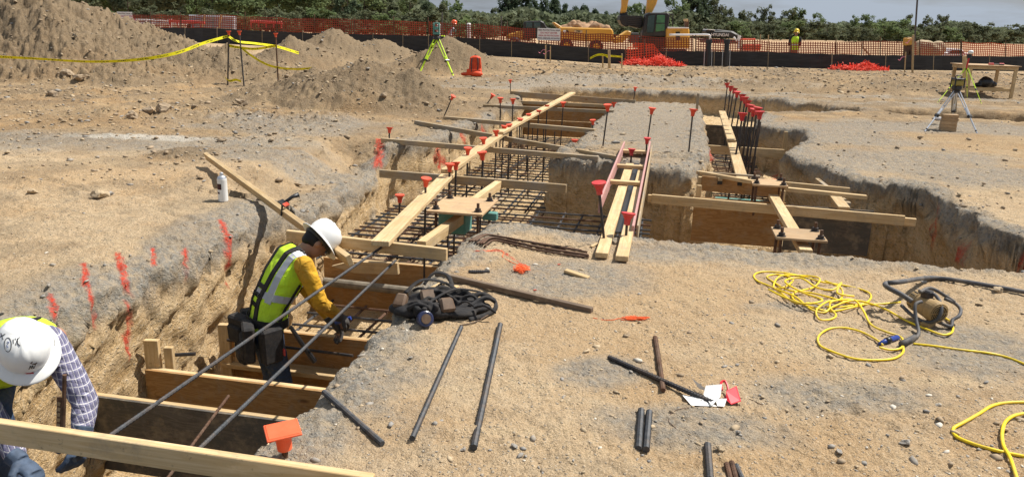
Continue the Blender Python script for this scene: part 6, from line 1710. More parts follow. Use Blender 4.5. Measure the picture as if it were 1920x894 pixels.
named = [(948, -8, 'pine', 'pine'), (965, -14, 'pine', 'pine'), (985, -10, 'pine', 'pine'), (1003, 2, 'pine', 'pine'), (1022, 0, 'pine', 'pine'), (1040, -4, 'pine', 'pine'), (1062, 8, 'pine', 'pine'), (838, 0, 'broad', 'broad'), (856, -2, 'broad', 'broad'), (878, 16, 'broad', 'broad'), (905, 20, 'broad', 'olive'), (925, 14, 'broad', 'olive'),
         (1078, 14, 'pine', 'pine'), (1095, 10, 'pine', 'pine'), (1115, 18, 'pine', 'pine'), (1138, 24, 'pine', 'pine'), (1155, 22, 'broad', 'olive'), (1185, 4, 'broad', 'broad'), (1205, 0, 'broad', 'broad'), (1260, -4, 'broad', 'broad'), (1282, -2, 'broad', 'broad'), (1300, -16, 'pine', 'pine'), (1318, -12, 'pine', 'pine'), (1335, -4, 'broad', 'olive'),
         (1348, 2, 'broad', 'olive'), (1365, 12, 'broad', 'olive'), (1398, 14, 'broad', 'olive'), (1412, 24, 'broad', 'olive'), (1440, 8, 'broad', 'olive'), (1480, 14, 'broad', 'olive'), (1497, 8, 'broad', 'broad'), (1534, 24, 'broad', 'broad'), (1602, 28, 'broad', 'broad'), (1628, 24, 'broad', 'broad'), (1655, 30, 'broad', 'broad'), (1703, 27, 'broad', 'olive'), (1742, 28, 'broad', 'olive'), (1770, 25, 'broad', 'olive'), (1818, 38, 'broad', 'olive')]
nth_ = ['first', 'second', 'third', 'fourth', 'fifth', 'sixth', 'seventh', 'eighth', 'ninth', 'tenth', 'eleventh', 'twelfth', 'thirteenth', 'fourteenth', 'fifteenth', 'sixteenth', 'seventeenth', 'eighteenth', 'nineteenth', 'twentieth']
for ni, (px, tp0, kd, lf) in enumerate(named):
    Y = 110 + max(0, (px - 850)) * .09
    tree(px, tp0, Y, kd, lf, .78 if kd == 'pine' else .8, 0, ti, ('dark pine' if kd == 'pine' else 'pale green leafy tree' if lf == 'broad' else 'olive leafy tree') + (' against the sky, %s from the right edge' % nth_[len(named) - 1 - ni] if len(named) - 1 - ni < 20 else ' standing out of the wood, %s right of the survey tripod' % nth_[sorted(q[0] for q in named).index(px)])); ti += 1
x = 1010
while x < 1960:
    tp0 = 34 + (x - 1010) * .022 + rt_.uniform(-16, 3)
    Y = 100 + (x - 850) * .08
    tree(x, tp0, Y, 'broad', rt_.choice(['broad', 'olive', 'olive']), 1.5, -1.5, ti, OLV); ti += 1
    x += rt_.uniform(26, 42)
# the low unbroken wood behind and between them
V = []; F = []
rw = random.Random(9)
def prof(px):
    return float(np.interp(px, [-200, 690, 760, 830, 930, 1000, 1160, 1240, 1340, 1480, 1600, 1700, 1800, 1880, 1960, 2200], [-70, -50, -2, 22, 28, 20, 32, 22, 34, 44, 46, 47, 48, 55, 57, 62]))
for i in range(60000):
    px = rw.uniform(-250, 2200); Y = (98 if px < 850 else 98 + (px - 850) * .10) + rw.uniform(4, 16)
    top = prof(px) + 7 * math.sin(px * .05) * math.sin(px * .013 + 1)
    bot = 88 if px > 850 else 62
    q = rw.random(); py = top + (bot - top) * q ** 1.3 + rw.uniform(-2, 2)
    p = PY(px, py, Y); nrm = Vector((rw.uniform(-1, 1), rw.uniform(-1.5, .3), rw.uniform(-.2, 1))).normalized(); s_, u_ = frame(nrm)
    k = rw.uniform(.25, .6); b = len(V); V += [p - s_ * k, p + u_ * k * .8, p + s_ * k, p - u_ * k * .8]; F.append((b, b + 1, b + 2, b + 3))
o = mesh_obj('far_wood', V, F, leaf_mat('wood_mass', (.13, .155, .092), (.20, .23, .135))); tag(o, 'dense far-off wood closing the horizon', kind='stuff')
hb_ = MB()
pr_ = [(x, prof(x) + 5) for x in range(-300, 2300, 25)]
yy = lambda px: (98 if px < 850 else 98 + (px - 850) * .10) + 18
tops = [PY(a, b, yy(a)) for a, b in pr_]; bots = [Vector((p.x, p.y, -3)) for p in tops]
V = []; F = []
for a, b in zip(tops, bots): V += [a, b, a + Vector((0, 25, 0)), b + Vector((0, 25, 0))]
for i in range(len(tops) - 1):
    a = 4 * i; F += [(a, a + 1, a + 5, a + 4), (a, a + 4, a + 6, a + 2)]
o = mesh_obj('wooded_hill', V, F, leaf_mat('wood_depth', (.06, .075, .046), (.10, .115, .066))); tag(o, 'dark wooded rise behind the tree line', kind='structure')
# ------------------------------------------------------------------ people
MAT['vest'] = simple('neon_vest', (.54, .80, .03), .8, .14, 8, bump=.8, bd=.03, dirt=(.36, .42, .10), dirt_amt=.5)
MAT['silver'] = simple('reflective_tape', (.40, .41, .44), .35, .08, 20, spec=.7)
MAT['helmet'] = simple('white_hard_hat', (.80, .80, .78), .28, .03, 6, spec=.5, dirt=(.60, .53, .43), dirt_amt=.35)
plaid = NT('plaid_shirt')
pc_ = plaid.n('ShaderNodeTexCoord').outputs['Object']
ps = plaid.n('ShaderNodeSeparateXYZ', {0: pc_}).outputs
def pst(c, per, w, off=0.0): return plaid.math('LESS_THAN', plaid.math('FRACT', plaid.math('ADD', plaid.math('DIVIDE', c, per), off)), w)
c_ = plaid.mix(plaid.math('MULTIPLY', pst(plaid.math('ADD', ps[0], ps[1]), .030, .5), .55), (.20, .19, .27), (.075, .08, .17))
c_ = plaid.mix(plaid.math('MULTIPLY', pst(ps[2], .034, .5), .5), c_, (.09, .085, .13))
c_ = plaid.mix(plaid.math('MULTIPLY', plaid.math('MAXIMUM', pst(plaid.math('ADD', ps[0], ps[1]), .030, .12), pst(ps[2], .034, .12, .3)), .75), c_, (.60, .58, .58))
plaid.base(c_, .85, .15); plaid.bump(plaid.noise(pc_, 11, 3, .45, 1.4), .9, .035)
MAT['plaid'] = plaid.m

def Rz(a): return Matrix.Rotation(a, 4, 'Z')
def limb(mb, a, b, ra, rb, n=10, mid=None):
    a, b = Vector(a), Vector(b); L = (b - a).length
    pts = [a, a.lerp(b, .25), a.lerp(b, .5), a.lerp(b, .75), b]
    m_ = mid or (ra + rb) / 2 * 1.06
    mb.tube(pts, [ra, ra * .98 if mid is None else (ra + m_) / 2, m_, (rb + m_) / 2, rb], n)
    mb.ell(a, (ra, ra, ra), None, 10, 7); mb.ell(b, (rb, rb, rb), None, 10, 7)
def torso(mb, secs):
    """secs: (centre, half width x, half depth, axis dir) lofted elliptical sections, x axis = right"""
    n = 18; base = len(mb.v)
    for (c, hx, hy, ax) in secs:
        ax = Vector(ax).normalized(); c = Vector(c); x = Vector((1, 0, 0)); y = ax.cross(x).normalized()
        for k in range(n):
            t = 2 * math.pi * k / n
            sx = math.copysign(abs(math.cos(t)) ** .8, math.cos(t)); sy = math.copysign(abs(math.sin(t)) ** .85, math.sin(t))
            mb.v.append(c + x * sx * hx + y * sy * hy)
    for i in range(len(secs) - 1):
        for k in range(n):
            k2 = (k + 1) % n
            mb.f.append([base + i * n + k, base + i * n + k2, base + (i + 1) * n + k2, base + (i + 1) * n + k]); mb.mi.append(0)
    mb.f.append([base + k for k in range(n)][::-1]); mb.mi.append(0)
    e = base + (len(secs) - 1) * n; mb.f.append([e + k for k in range(n)]); mb.mi.append(0)
def hand(mb, wrist, d, palm_n, curl=.6, s=1.0, grow=0.0):
    """palm + four unequal bent fingers + thumb from the side. d = pointing direction, palm_n = palm normal"""
    w = Vector(wrist); d = Vector(d).normalized(); pn = Vector(palm_n); pn = (pn - d * pn.dot(d)).normalized(); sd_ = d.cross(pn).normalized()
    mb.tube([w - d * .03 * s, w + d * .02 * s, w + d * .05 * s, w + d * .095 * s], [.030 * s + grow, .034 * s + grow, .041 * s + grow, .038 * s + grow], 10, flat=.55, up=pn)
    for i, L in enumerate((.072, .082, .076, .060)):
        o_ = (i - 1.5) * .0205 * s
        p = w + d * .088 * s + sd_ * o_
        pts = [p]; dd = d.copy(); c = curl * (.8 + .12 * i)
        for k in range(3):
            dd = (dd * math.cos(c * .75) + pn * math.sin(c * .75)).normalized()
            p = p + dd * L * s / 2.6; pts.append(p)
        mb.tube(pts, [.0105 * s + grow, .0105 * s + grow, .0095 * s + grow, .008 * s + grow], 8)
        mb.ell(pts[-1], (.0085 * s + grow,) * 3, None, 8, 5)
    p = w + d * .025 * s - sd_ * .034 * s
    q1 = p + (d * .6 - sd_ * .7 + pn * .35).normalized() * .042 * s
    q2 = q1 + (d * .85 + pn * .6).normalized() * .034 * s
    mb.tube([w + d * .02 * s, p, q1, q2], [.016 * s + grow, .0145 * s + grow, .0125 * s + grow, .010 * s + grow], 8)
def head(mb, c, m, s=1.0):
    """m: 3x3 head frame: x right, y forward (face), z up"""
    c = Vector(c); f = lambda x, y, z: c + m @ Vector((x * s, y * s, z * s))
    mb.ell(f(0, -.01, .02), (.078 * s, .096 * s, .105 * s), m); mb.ell(f(0, .02, -.045), (.060 * s, .070 * s, .070 * s), m)
    mb.ell(f(0, .045, -.082), (.036 * s, .034 * s, .030 * s), m)
    mb.tube([f(0, .088, .012), f(0, .108, -.018), f(0, .092, -.030)], [.008 * s, .014 * s, .010 * s], 8)
    mb.ell(f(0, .082, -.055), (.026 * s, .014 * s, .009 * s), m)
    for sx in (-1, 1):
        mb.ell(f(sx * .030, .078, .018), (.020 * s, .014 * s, .010 * s), m)
        mb.ell(f(sx * .080, -.008, -.010), (.010 * s, .020 * s, .032 * s), m)
def hardhat(parent, c, m, s, mat='helmet', brim=.165, name='hard_hat', ridges=True):
    """full-brim hard hat; local z = up through the crown"""
    M4 = Matrix.Translation(Vector(c)) @ m.to_4x4()
    mb = MB(); n = 40
    prof = [(.112, .0), (.116, .02), (.117, .05), (.108, .095), (.086, .130), (.052, .150), (.012, .158)]
    rows = []
    for r, z in prof:
        row = []
        for k in range(n):
            a = 2 * math.pi * k / n
            x = math.cos(a) * r * s; y = math.sin(a) * r * s * 1.18; zz = z * s
            if ridges:
                for rx, w in ((0, .016), (.040, .011), (-.040, .011)):
                    zz += .007 * s * math.exp(-((x - rx * s) / (w * s * .6)) ** 2) * min(1, max(0, (z - .06) / .04))
            row.append(len(mb.v)); mb.v.append(Vector((x, y, zz)))
        rows.append(row)
    for i in range(len(rows) - 1):
        for k in range(n): mb.f.append([rows[i][k], rows[i][(k + 1) % n], rows[i + 1][(k + 1) % n], rows[i + 1][k]]); mb.mi.append(0)
    mb.f.append(rows[-1]); mb.mi.append(0)
    bprof = [(.110, .004), (.125, -.004), (brim - .008, -.018), (brim, -.022), (brim, -.027), (brim - .010, -.026), (.112, -.008)]
    rows = []
    for r, z in bprof:
        row = []
        for k in range(n):
            a = 2 * math.pi * k / n; row.append(len(mb.v)); rr = r + (.012 if math.sin(a) > 0 else 0) * math.sin(a) * (r > .12)
            mb.v.append(Vector((math.cos(a) * rr * s, math.sin(a) * rr * s * 1.12, z * s)))
        rows.append(row)
    for i in range(len(rows) - 1):
        for k in range(n): mb.f.append([rows[i][k], rows[i][(k + 1) % n], rows[i + 1][(k + 1) % n], rows[i + 1][k]]); mb.mi.append(0)
    mb.v = [M4 @ v for v in mb.v]
    o = mb.build(name, MAT[mat], parent, smooth=True)
    ms_ = MB(); pts = [M4 @ Vector((math.cos(a) * .108 * s, math.sin(a) * .108 * s * 1.18, -.03 * s)) for a in np.linspace(0, 2 * math.pi, 25)]
    ms_.tube(pts, .014 * s, 6); ms_.build('headband', MAT['black_plastic'], o)
    return o

# ===== worker 2: standing, bent forward, yellow sleeves
ROT2 = -HD - R_(43)          # local +y (forward) -> site direction up-right
O2 = PV(497, 606, 4.78)
FR2 = Matrix.Translation(O2) @ Rz(ROT2)
w2 = thing('person', 'worker in white hard hat, neon vest and mustard sleeves bending over a trench form', 'person', (O2.x, O2.y, O2.z - .90))
def T2(p): return FR2 @ Vector(p)
def TM(mb, Mx): mb.v = [Mx @ v for v in mb.v]; return mb
pel, wst, chs, upc, nck = (0, 0, 0), (0, .05, .15), (0, .16, .33), (0, .25, .46), (0, .33, .515)
axs = [(0, .1, 1), (0, .35, 1), (0, .6, 1), (0, .8, 1), (0, .9, .6)]
hdc = (0.0, .415, .55)
hm = (Matrix.Rotation(R_(-8), 3, 'Y') @ Matrix.Rotation(R_(-58), 3, 'X'))
shR, shL = (.185, .245, .455), (-.185, .245, .455)
elR, elL = (.245, .33, .17), (-.215, .36, .185)
wrR, wrL = (.17, .50, .005), (.0, .51, -.09)
mb = MB()
torso(mb, [((0, 0, -.10), .155, .105, (0, 0, 1)), (pel, .160, .110, axs[0]), (wst, .140, .100, axs[1]), (chs, .160, .112, axs[2]), (upc, .165, .100, axs[3]), ((0, .29, .50), .09, .07, axs[4])])
limb(mb, (0, .28, .48), (0, .38, .545), .055, .052); head(mb, hdc, hm)
for a, b, c in ((shR, elR, wrR), (shL, elL, wrL)):
    limb(mb, a, b, .050, .040); limb(mb, b, c, .040, .028)
for sx in (-1, 1):
    limb(mb, (sx * .085, 0, -.05), (sx * .105, .07, -.47), .080, .055); limb(mb, (sx * .105, .07, -.47), (sx * .11, -.02, -.86), .055, .040)
    mb.tube([(sx * .11, -.06, -.90), (sx * .11, .06, -.90), (sx * .115, .17, -.915)], [.045, .045, .035], 10)
hand(mb, wrR, (-.35, .7, -.55), (-.5, -.2, -.8), .9); hand(mb, wrL, (.35, .5, -.8), (.3, -.5, -.6), .8)
TM(mb, FR2); body2 = fuse(mb, 'body', MAT['skin'], w2, .0115, 2)
mb = MB()
for a, b, c in ((shR, elR, wrR), (shL, elL, wrL)):
    limb(mb, a, b, .070, .058, mid=.066); w_ = Vector(b).lerp(Vector(c), .90); limb(mb, b, w_, .058, .040, mid=.053)
    for k in range(3):
        q = Vector(b).lerp(Vector(a), .12 + k * .14); mb.tube([q - Vector((.0, .004, .008)), q + Vector((0, .004, .008))], [.064, .067], 12)
torso(mb, [(wst, .146, .106, axs[1]), (chs, .164, .118, axs[2]), (upc, .175, .106, axs[3]), ((0, .295, .495), .085, .070, axs[4])])
TM(mb, FR2); fuse(mb, 'shirt', MAT['mustard'], w2, .011, 3)
mb = MB()
torso(mb, [((0, .0, -.03), .168, .125, (0, .1, 1)), ((0, .03, .06), .164, .122, axs[0]), (wst, .160, .120, axs[1]), (chs, .176, .130, axs[2]), (upc, .178, .122, axs[3]), ((0, .29, .495), .110, .085, axs[4])])
TM(mb, FR2); vest = fuse(mb, 'vest', MAT['vest'], w2, .011, 3)
def on_torso(pts, rad, w, name, mat, par=None, flat=.12, off=.0):
    """strap lying on the vest: pts in local coords, pushed onto the vest surface"""
    bvh = BVHTree.FromPolygons([tuple(v.co) for v in vest.data.vertices], [tuple(p.vertices) for p in vest.data.polygons])
    q = []
    for p in spline(pts, 7):
        wp = FR2 @ p; n_ = bvh.find_nearest(wp)
        q.append(n_[0] + n_[1] * off)
    V = []; F = []
    nrm = [bvh.find_nearest(p)[1] for p in q]
    for i, p in enumerate(q):
        d = (q[min(i + 1, len(q) - 1)] - q[max(i - 1, 0)]).normalized(); s_ = d.cross(nrm[i]).normalized()
        for k, (a, b) in enumerate(((-1, 0), (-1, 1), (1, 1), (1, 0))): V.append(p + s_ * a * w + nrm[i] * (b * rad + .001 - (.004 if b == 0 else 0)))
    for i in range(len(q) - 1):
        for k in range(4): F.append((i * 4 + k, i * 4 + (k + 1) % 4, i * 4 + 4 + (k + 1) % 4, i * 4 + 4 + k))
    F.append((0, 1, 2, 3)); e = len(V) - 4; F.append((e + 3, e + 2, e + 1, e))
    return mesh_obj(name, V, F, MAT[mat], par or w2)
# reflective bands: around the waist, down both shoulders
ring = [(.20 * math.cos(a), .09 + .16 * math.sin(a), .21 + .05 * -math.sin(a) * 1.2) for a in np.linspace(0, 2 * math.pi, 17)]
on_torso(ring, .003, .026, 'reflective_band', 'silver', vest)
for sx in (-1, 1):
    on_torso([(sx * .135, -.02, .20), (sx * .135, .05, .36), (sx * .13, .20, .52), (sx * .13, .38, .52), (sx * .13, .42, .38), (sx * .13, .32, .22)], .003, .025, 'reflective_band', 'silver', vest)
# harness straps
for sx in (-1, 1):
    on_torso([(sx * .075, -.12, .03), (sx * .06, -.05, .20), (sx * .075, .05, .38), (sx * .085, .18, .54), (sx * .09, .38, .55), (sx * .08, .44, .36), (sx * .09, .30, .12)], .009, .021, 'harness_strap', 'black')
on_torso([(-.08, -.02, .30), (0, -.02, .30), (.08, -.02, .30)], .010, .016, 'harness_strap', 'black')
on_torso([(.165, .05, .05), (.172, .14, .18), (.172, .22, .30)], .007, .010, 'harness_strap', 'black')
on_torso([(-.165, .03, .05), (-.172, .10, .2), (-.172, .2, .34)], .012, .030, 'harness_pad', 'black')
# printed letters on the back
bt = MB()
for i in range(5):
    for j in range(2):
        pass
def back_text(s, p, size, rot):
    base_ = FR2 @ Vector(p)
    bvh = BVHTree.FromPolygons([tuple(v.co) for v in vest.data.vertices], [tuple(q.vertices) for q in vest.data.polygons])
    loc, nr, _, _ = bvh.find_nearest(base_)
    z = nr; x = (FR2.to_3x3() @ Vector((1, 0, .0))); x = (x - z * x.dot(z)).normalized(); y = z.cross(x)
    m = Matrix.Identity(4)
    for i in range(3): m[i][0] = x[i]; m[i][1] = y[i]; m[i][2] = z[i]; m[i][3] = (loc + nr * .006)[i]
    return text_mesh('back_print', s, size, MAT['black'], m @ Matrix.Rotation(rot, 4, 'Z'), vest, .004)
back_text('SAFETY', (0, -.06, .24), .045, 0)
back_text('TEAM', (0, -.08, .17), .045, 0)
# trousers
mb = MB()
torso(mb, [((0, 0, -.12), .165, .115, (0, 0, 1)), ((0, 0, -.02), .168, .118, (0, 0, 1)), ((0, .02, .06), .155, .110, axs[0])])
for sx in (-1, 1):
    limb(mb, (sx * .085, 0, -.07), (sx * .105, .07, -.47), .096, .075, mid=.085); limb(mb, (sx * .105, .07, -.47), (sx * .112, -.02, -.86), .075, .062, mid=.070)
TM(mb, FR2); fuse(mb, 'jeans', MAT['jeans'], w2, .013, 3)
mb = MB()
for sx in (-1, 1):
    mb.tube([(sx * .112, -.08, -.885), (sx * .112, .05, -.88), (sx * .116, .14, -.90), (sx * .118, .19, -.915)], [.056, .058, .052, .038], 12); mb.tube([(sx * .112, -.02, -.90), (sx * .112, -.02, -.78)], [.06, .055], 12)
TM(mb, FR2); b0_ = fuse(mb, 'boots', MAT['boots'], w2, .012, 2)
# gloves
for nm_, wr_, dd_, pn_ in (('glove', wrR, (-.35, .7, -.55), (-.5, -.2, -.8)), ('glove', wrL, (.35, .5, -.8), (.3, -.5, -.6))):
    mb = MB(); hand(mb, wr_, dd_, pn_, .9, 1.08, .0035)
    d_ = Vector(dd_).normalized(); w_ = Vector(wr_); mb.tube([w_ - d_ * .05, w_ + d_ * .01], [.044, .038], 12)
    TM(mb, FR2); fuse(mb, nm_, MAT['glove'], w2, .005, 2)
# hair + hat
mb = MB(); mb.ell(Vector(hdc) + hm @ Vector((0, -.022, .022)), (.084, .098, .104), hm); mb.ell(Vector(hdc) + hm @ Vector((0, -.06, -.03)), (.062, .045, .05), hm)
TM(mb, FR2); fuse(mb, 'hair', MAT['hair'], w2, .010, 1)
hat_up = (FR2.to_3x3() @ hm)
hardhat(w2, FR2 @ (Vector(hdc) + hm @ Vector((0, .0, .045))), hat_up, .93)
# tool belt
mb = MB(); pts = [(math.cos(a) * .180, .02 + math.sin(a) * .135, .035 - .015 * math.sin(a)) for a in np.linspace(0, 2 * math.pi, 25)]
V = []; F = []
for i, p in enumerate(pts):
    for (dr, dz) in ((1.0, -.03), (1.06, -.03), (1.06, .03), (1.0, .03)): V.append(FR2 @ Vector((p[0] * dr, p[1] * dr, p[2] + dz)))
for i in range(len(pts) - 1):
    for k in range(4): F.append((i * 4 + k, i * 4 + (k + 1) % 4, i * 4 + 4 + (k + 1) % 4, i * 4 + 4 + k))
belt = mesh_obj('work_belt', V, F, MAT['black'], w2)
def pouch(c, sz, rz, nm_='pouch', tilt=0.0, mt='black'):
    m3 = Matrix.Rotation(rz, 3, 'Z') @ Matrix.Rotation(tilt, 3, 'X')
    b = MB(); b.box(c, sz, m3, taper=1.12); b.box(Vector(c) + m3 @ Vector((0, -sz[1] * .55, -sz[2] * .12)), (sz[0] * .8, sz[1] * .5, sz[2] * .62), m3, taper=1.1)
    TM(b, FR2); return b.build(nm_, MAT[mt], belt, bevel=.014)
pouch((-.215, -.02, -.06), (.16, .09, .22), 1.4); pouch((-.12, -.14, -.05), (.17, .09, .20), .35); pouch((.10, -.155, -.07), (.20, .075, .27), -.25); pouch((.205, -.03, -.09), (.15, .075, .26), -1.35)
pouch((-.16, -.12, -.20), (.12, .06, .12), .5); pouch((.02, -.17, -.18), (.16, .06, .14), -.1)
# red tag, hammer
b = MB().box((.235, .05, -.15), (.03, .012, .05)); TM(b, FR2); b.build('red_clip', MAT['cap_red'], belt, bevel=.003)
b = MB().tube([(.25, .10, .04), (.27, .17, -.10), (.29, .25, -.25)], [.014, .017, .021], 8); TM(b, FR2); b.build('hammer_handle', MAT['black_plastic'], belt)
# tool in hand
wh = FR2 @ Vector((.125, .56, -.06))
o = MB().tube([wh + Vector((-.07, 0, -.015)), wh + Vector((.05, 0, .03))], .016, 8).build('tie_tool', MAT['blue_plastic']); tag(o, 'blue-handled tie tool held in the right glove of the standing worker', 'tool')

# ===== worker 1: bent over at the lower left, seen from above the helmet
w1p = PV(-40, 700, 3.35)
w1 = thing('person', 'worker in dirty white hard hat and plaid sleeves bending down at the bottom left corner', 'person', (w1p.x, w1p.y, -1.35))
hc = PV(46, 654, 2.84)
upv = (EYEV - hc).normalized() * .80 + Vector((0, 0, .55)) + AV * -.10
upv.normalize()
fw = (Vector((.45, -.55, -.75)) - upv * Vector((.45, -.55, -.75)).dot(upv)).normalized()
rgt = fw.cross(upv).normalized()
h1 = Matrix(((rgt.x, fw.x, upv.x), (rgt.y, fw.y, upv.y), (rgt.z, fw.z, upv.z)))
hd1 = hc - upv * .05
neck = hd1 - upv * .05 + AV * .13 + Vector((0, 0, .03))
ch1 = PV(-8, 640, 3.12); ch1 = neck + AV * .06 + BV * -.24 + Vector((0, 0, -.05))
pel1 = ch1 + AV * .12 + BV * -.38 + Vector((0, 0, -.30))
sR1 = PV(106, 660, 2.98); sL1 = ch1 + BV * -.24 + Vector((0, 0, -.03)) - AV * .02
eR1 = PV(160, 752, 2.92); wR1 = PV(153, 815, 2.80)
eL1 = sL1 + Vector((.02, -.10, -.26)); wL1 = PV(35, 862, 2.62)
eL1 = sL1.lerp(wL1, .5) + BV * -.08
def tor1(mb, g):
    a = (pel1 - ch1).normalized(); x = (BV * .55 + AV * .83).normalized()
    def loft(secs):
        n = 18; base = len(mb.v)
        for c, hx, hy in secs:
            y = a.cross(x).normalized()
            for k in range(n):
                t = 2 * math.pi * k / n; mb.v.append(c + x * math.cos(t) * hx + y * math.sin(t) * hy)
        for i in range(len(secs) - 1):
            for k in range(n):
                k2 = (k + 1) % n; mb.f.append([base + i * n + k, base + i * n + k2, base + (i + 1) * n + k2, base + (i + 1) * n + k]); mb.mi.append(0)
        mb.f.append([base + k for k in range(n)][::-1]); mb.mi.append(0)
        e = base + (len(secs) - 1) * n; mb.f.append([e + k for k in range(n)]); mb.mi.append(0)
    loft([(ch1 - a * .06, .10 + g, .07 + g), (ch1, .17 + g, .10 + g), (ch1.lerp(pel1, .35), .17 + g, .12 + g), (ch1.lerp(pel1, .7), .15 + g, .11 + g), (pel1, .16 + g, .12 + g), (pel1 + a * .07, .13 + g, .10 + g)])
floor1 = -1.32
hipR, hipL = pel1 + BV * .09, pel1 - BV * .09
knR, knL = Vector((hipR.x, hipR.y, 0)) + BV * .03 - AV * .20, PV(22, 790, 3.0)
knR.z = pel1.z - .36
knR = PV(-10, 770, 3.05)
anR = Vector((knR.x, knR.y, floor1 + .10)) + AV * .12; knL = knR - BV * .22; anL = Vector((knL.x, knL.y, floor1 + .10)) + AV * .12
mb = MB(); tor1(mb, -.01); limb(mb, neck + AV * .05, hd1, .055, .05); head(mb, hd1, h1, 1.0)
limb(mb, ch1, sR1, .07, .05); limb(mb, ch1, sL1, .07, .05)
for a, b, c in ((sR1, eR1, wR1), (sL1, eL1, wL1)): limb(mb, a, b, .047, .038); limb(mb, b, c, .038, .027)
for h_, k_, a_ in ((hipR, knR, anR), (hipL, knL, anL)): limb(mb, h_, k_, .08, .055); limb(mb, k_, a_, .055, .04); mb.tube([a_ + AV * .05 - Vector((0, 0, .04)), a_ - AV * .16 - Vector((0, 0, .05))], [.045, .035], 10)
dR1 = (PV(140, 872, 2.72) - wR1).normalized(); pR1 = Vector((-.6, .3, -.2))
dL1 = (PV(62, 880, 2.60) - wL1).normalized() + Vector((.1, 0, -.3)); pL1 = Vector((.1, -.2, -.9))
hand(mb, wR1, dR1, pR1, .8); hand(mb, wL1, dL1, pL1, .8)
fuse(mb, 'body', MAT['skin'], w1, .0115, 2)
mb = MB(); tor1(mb, .012); limb(mb, ch1, sR1, .095, .072); limb(mb, ch1, neck, .10, .082); limb(mb, sR1, neck, .075, .082)
limb(mb, ch1, sL1, .09, .07)
for a, b, c in ((sR1, eR1, wR1), (sL1, eL1, wL1)):
    limb(mb, a, b, .072, .060, mid=.070); c2 = b.lerp(c, .92); limb(mb, b, c2, .060, .046, mid=.058); d_ = (c - b).normalized(); mb.tube([c2 - d_ * .045, c2 + d_ * .008], [.051, .048], 14)
    for k in range(4):
        q = a.lerp(b, .45 + k * .17); mb.tube([q - d_ * .006 + Vector((.004 * (k % 2), 0, 0)), q + d_ * .006], [.066, .070], 12)
fuse(mb, 'shirt', MAT['plaid'], w1, .010, 2)
mb = MB(); tor1(mb, .032); v1 = fuse(mb, 'vest', MAT['vest'], w1, .012, 2)
a_ = (pel1 - ch1).normalized()
for off_ in (-.11, .11):
    pts = [ch1 - a_ * .05 + BV * off_ + Vector((0, 0, .11)), ch1 + a_ * .12 + BV * off_ + Vector((0, 0, .165)), ch1 + a_ * .30 + BV * off_ + Vector((0, 0, .165))]
    MB().tube(spline(pts, 5), .028, 8, flat=.3).build('harness_strap', MAT['black'], w1, smooth=True)
pts = [ch1 + a_ * .02 + BV * x_ + Vector((0, 0, .165 - abs(x_) * .25)) for x_ in (-.19, -.1, 0, .1, .19)]
mb = MB(); 
for h_, k_, a2_ in ((hipR, knR, anR), (hipL, knL, anL)): limb(mb, h_, k_, .10, .078, mid=.09); limb(mb, k_, a2_, .078, .062, mid=.07)
mb.ell(pel1, (.18, .15, .14)); fuse(mb, 'jeans', MAT['jeans'], w1, .013, 3)
mb = MB()
for a2_ in (anR, anL): mb.tube([a2_ + AV * .07 - Vector((0, 0, .05)), a2_ - AV * .06 - Vector((0, 0, .05)), a2_ - AV * .19 - Vector((0, 0, .07))], [.055, .057, .04], 12); mb.tube([a2_ - Vector((0, 0, .05)), a2_ + Vector((0, 0, .08))], [.06, .056], 12)
fuse(mb, 'boots', MAT['boots'], w1, .012, 2)
for wr_, dd_, pn_ in ((wR1, dR1, pR1), (wL1, dL1, pL1)):
    mb = MB(); hand(mb, wr_, dd_, pn_, .8, 1.12, .004); d_ = Vector(dd_).normalized(); mb.tube([wr_ - d_ * .04, wr_ + d_ * .015], [.046, .040], 12)
    fuse(mb, 'glove', MAT['blue_glove'], w1, .005, 2)
mb = MB(); mb.ell(hd1 + h1 @ Vector((0, -.022, .022)), (.084, .098, .104), h1); fuse(mb, 'hair', MAT['hair'], w1, .010, 1)
hat1 = hardhat(w1, hc, h1, .97, brim=.150)
hb1 = BVHTree.FromPolygons([tuple(v.co) for v in hat1.data.vertices], [tuple(p.vertices) for p in hat1.data.polygons])
def decal(pix, w, name, mat, closed=False, fill=False, n=5):
    q = []
    for (x_, y_) in pix:
        h_ = hb1.ray_cast(EYEV, ray(x_, y_).normalized(), 10)
        if h_[0] is None: continue
        q.append(h_[0] + h_[1] * .0012)
    if len(q) < 2: return
    if fill:
        V = [p for p in q] + [p - upv * .002 for p in q]; k = len(q)
        return mesh_obj(name, V, [list(range(k))] + [(i, (i + 1) % k, k + (i + 1) % k, k + i) for i in range(k)], MAT[mat], hat1)
    if closed: q.append(q[0])
    return MB().tube(spline(q, n), w, 6).build(name, MAT[mat], hat1)
decal([(15 + 6.5 * math.cos(a), 646 + 13 * math.sin(a)) for a in np.linspace(0, 2 * math.pi, 15)[:-1]], .0016, 'round_logo', 'black_plastic', closed=True)
decal([(14, 640), (17, 642), (13, 647), (16, 651)], .001, 'round_logo', 'blue_plastic')
for s_ in ([(29, 634), (29, 647)], [(37, 632), (31, 640), (38, 648)], [(33, 634), (33, 645)], [(-2, 633), (4, 629), (10, 626)], [(2, 624), (6, 636)], [(25, 636), (25, 644)]): decal(s_, .0017, 'letter_mark', 'black_plastic')
for s_ in ([(54, 692), (57, 685), (58, 690)], [(59, 690), (61, 684), (62, 690)], [(63, 690), (66, 684)]): decal(s_, .0014, 'letter_mark', 'black_plastic')
decal([(46, 698), (62, 697), (64, 700), (48, 701)], 0, 'red_sticker', 'cap_red', fill=True)
decal([(56, 681), (60, 677), (70, 679), (66, 683)], 0, 'scuff_mark', 'leather', fill=True)
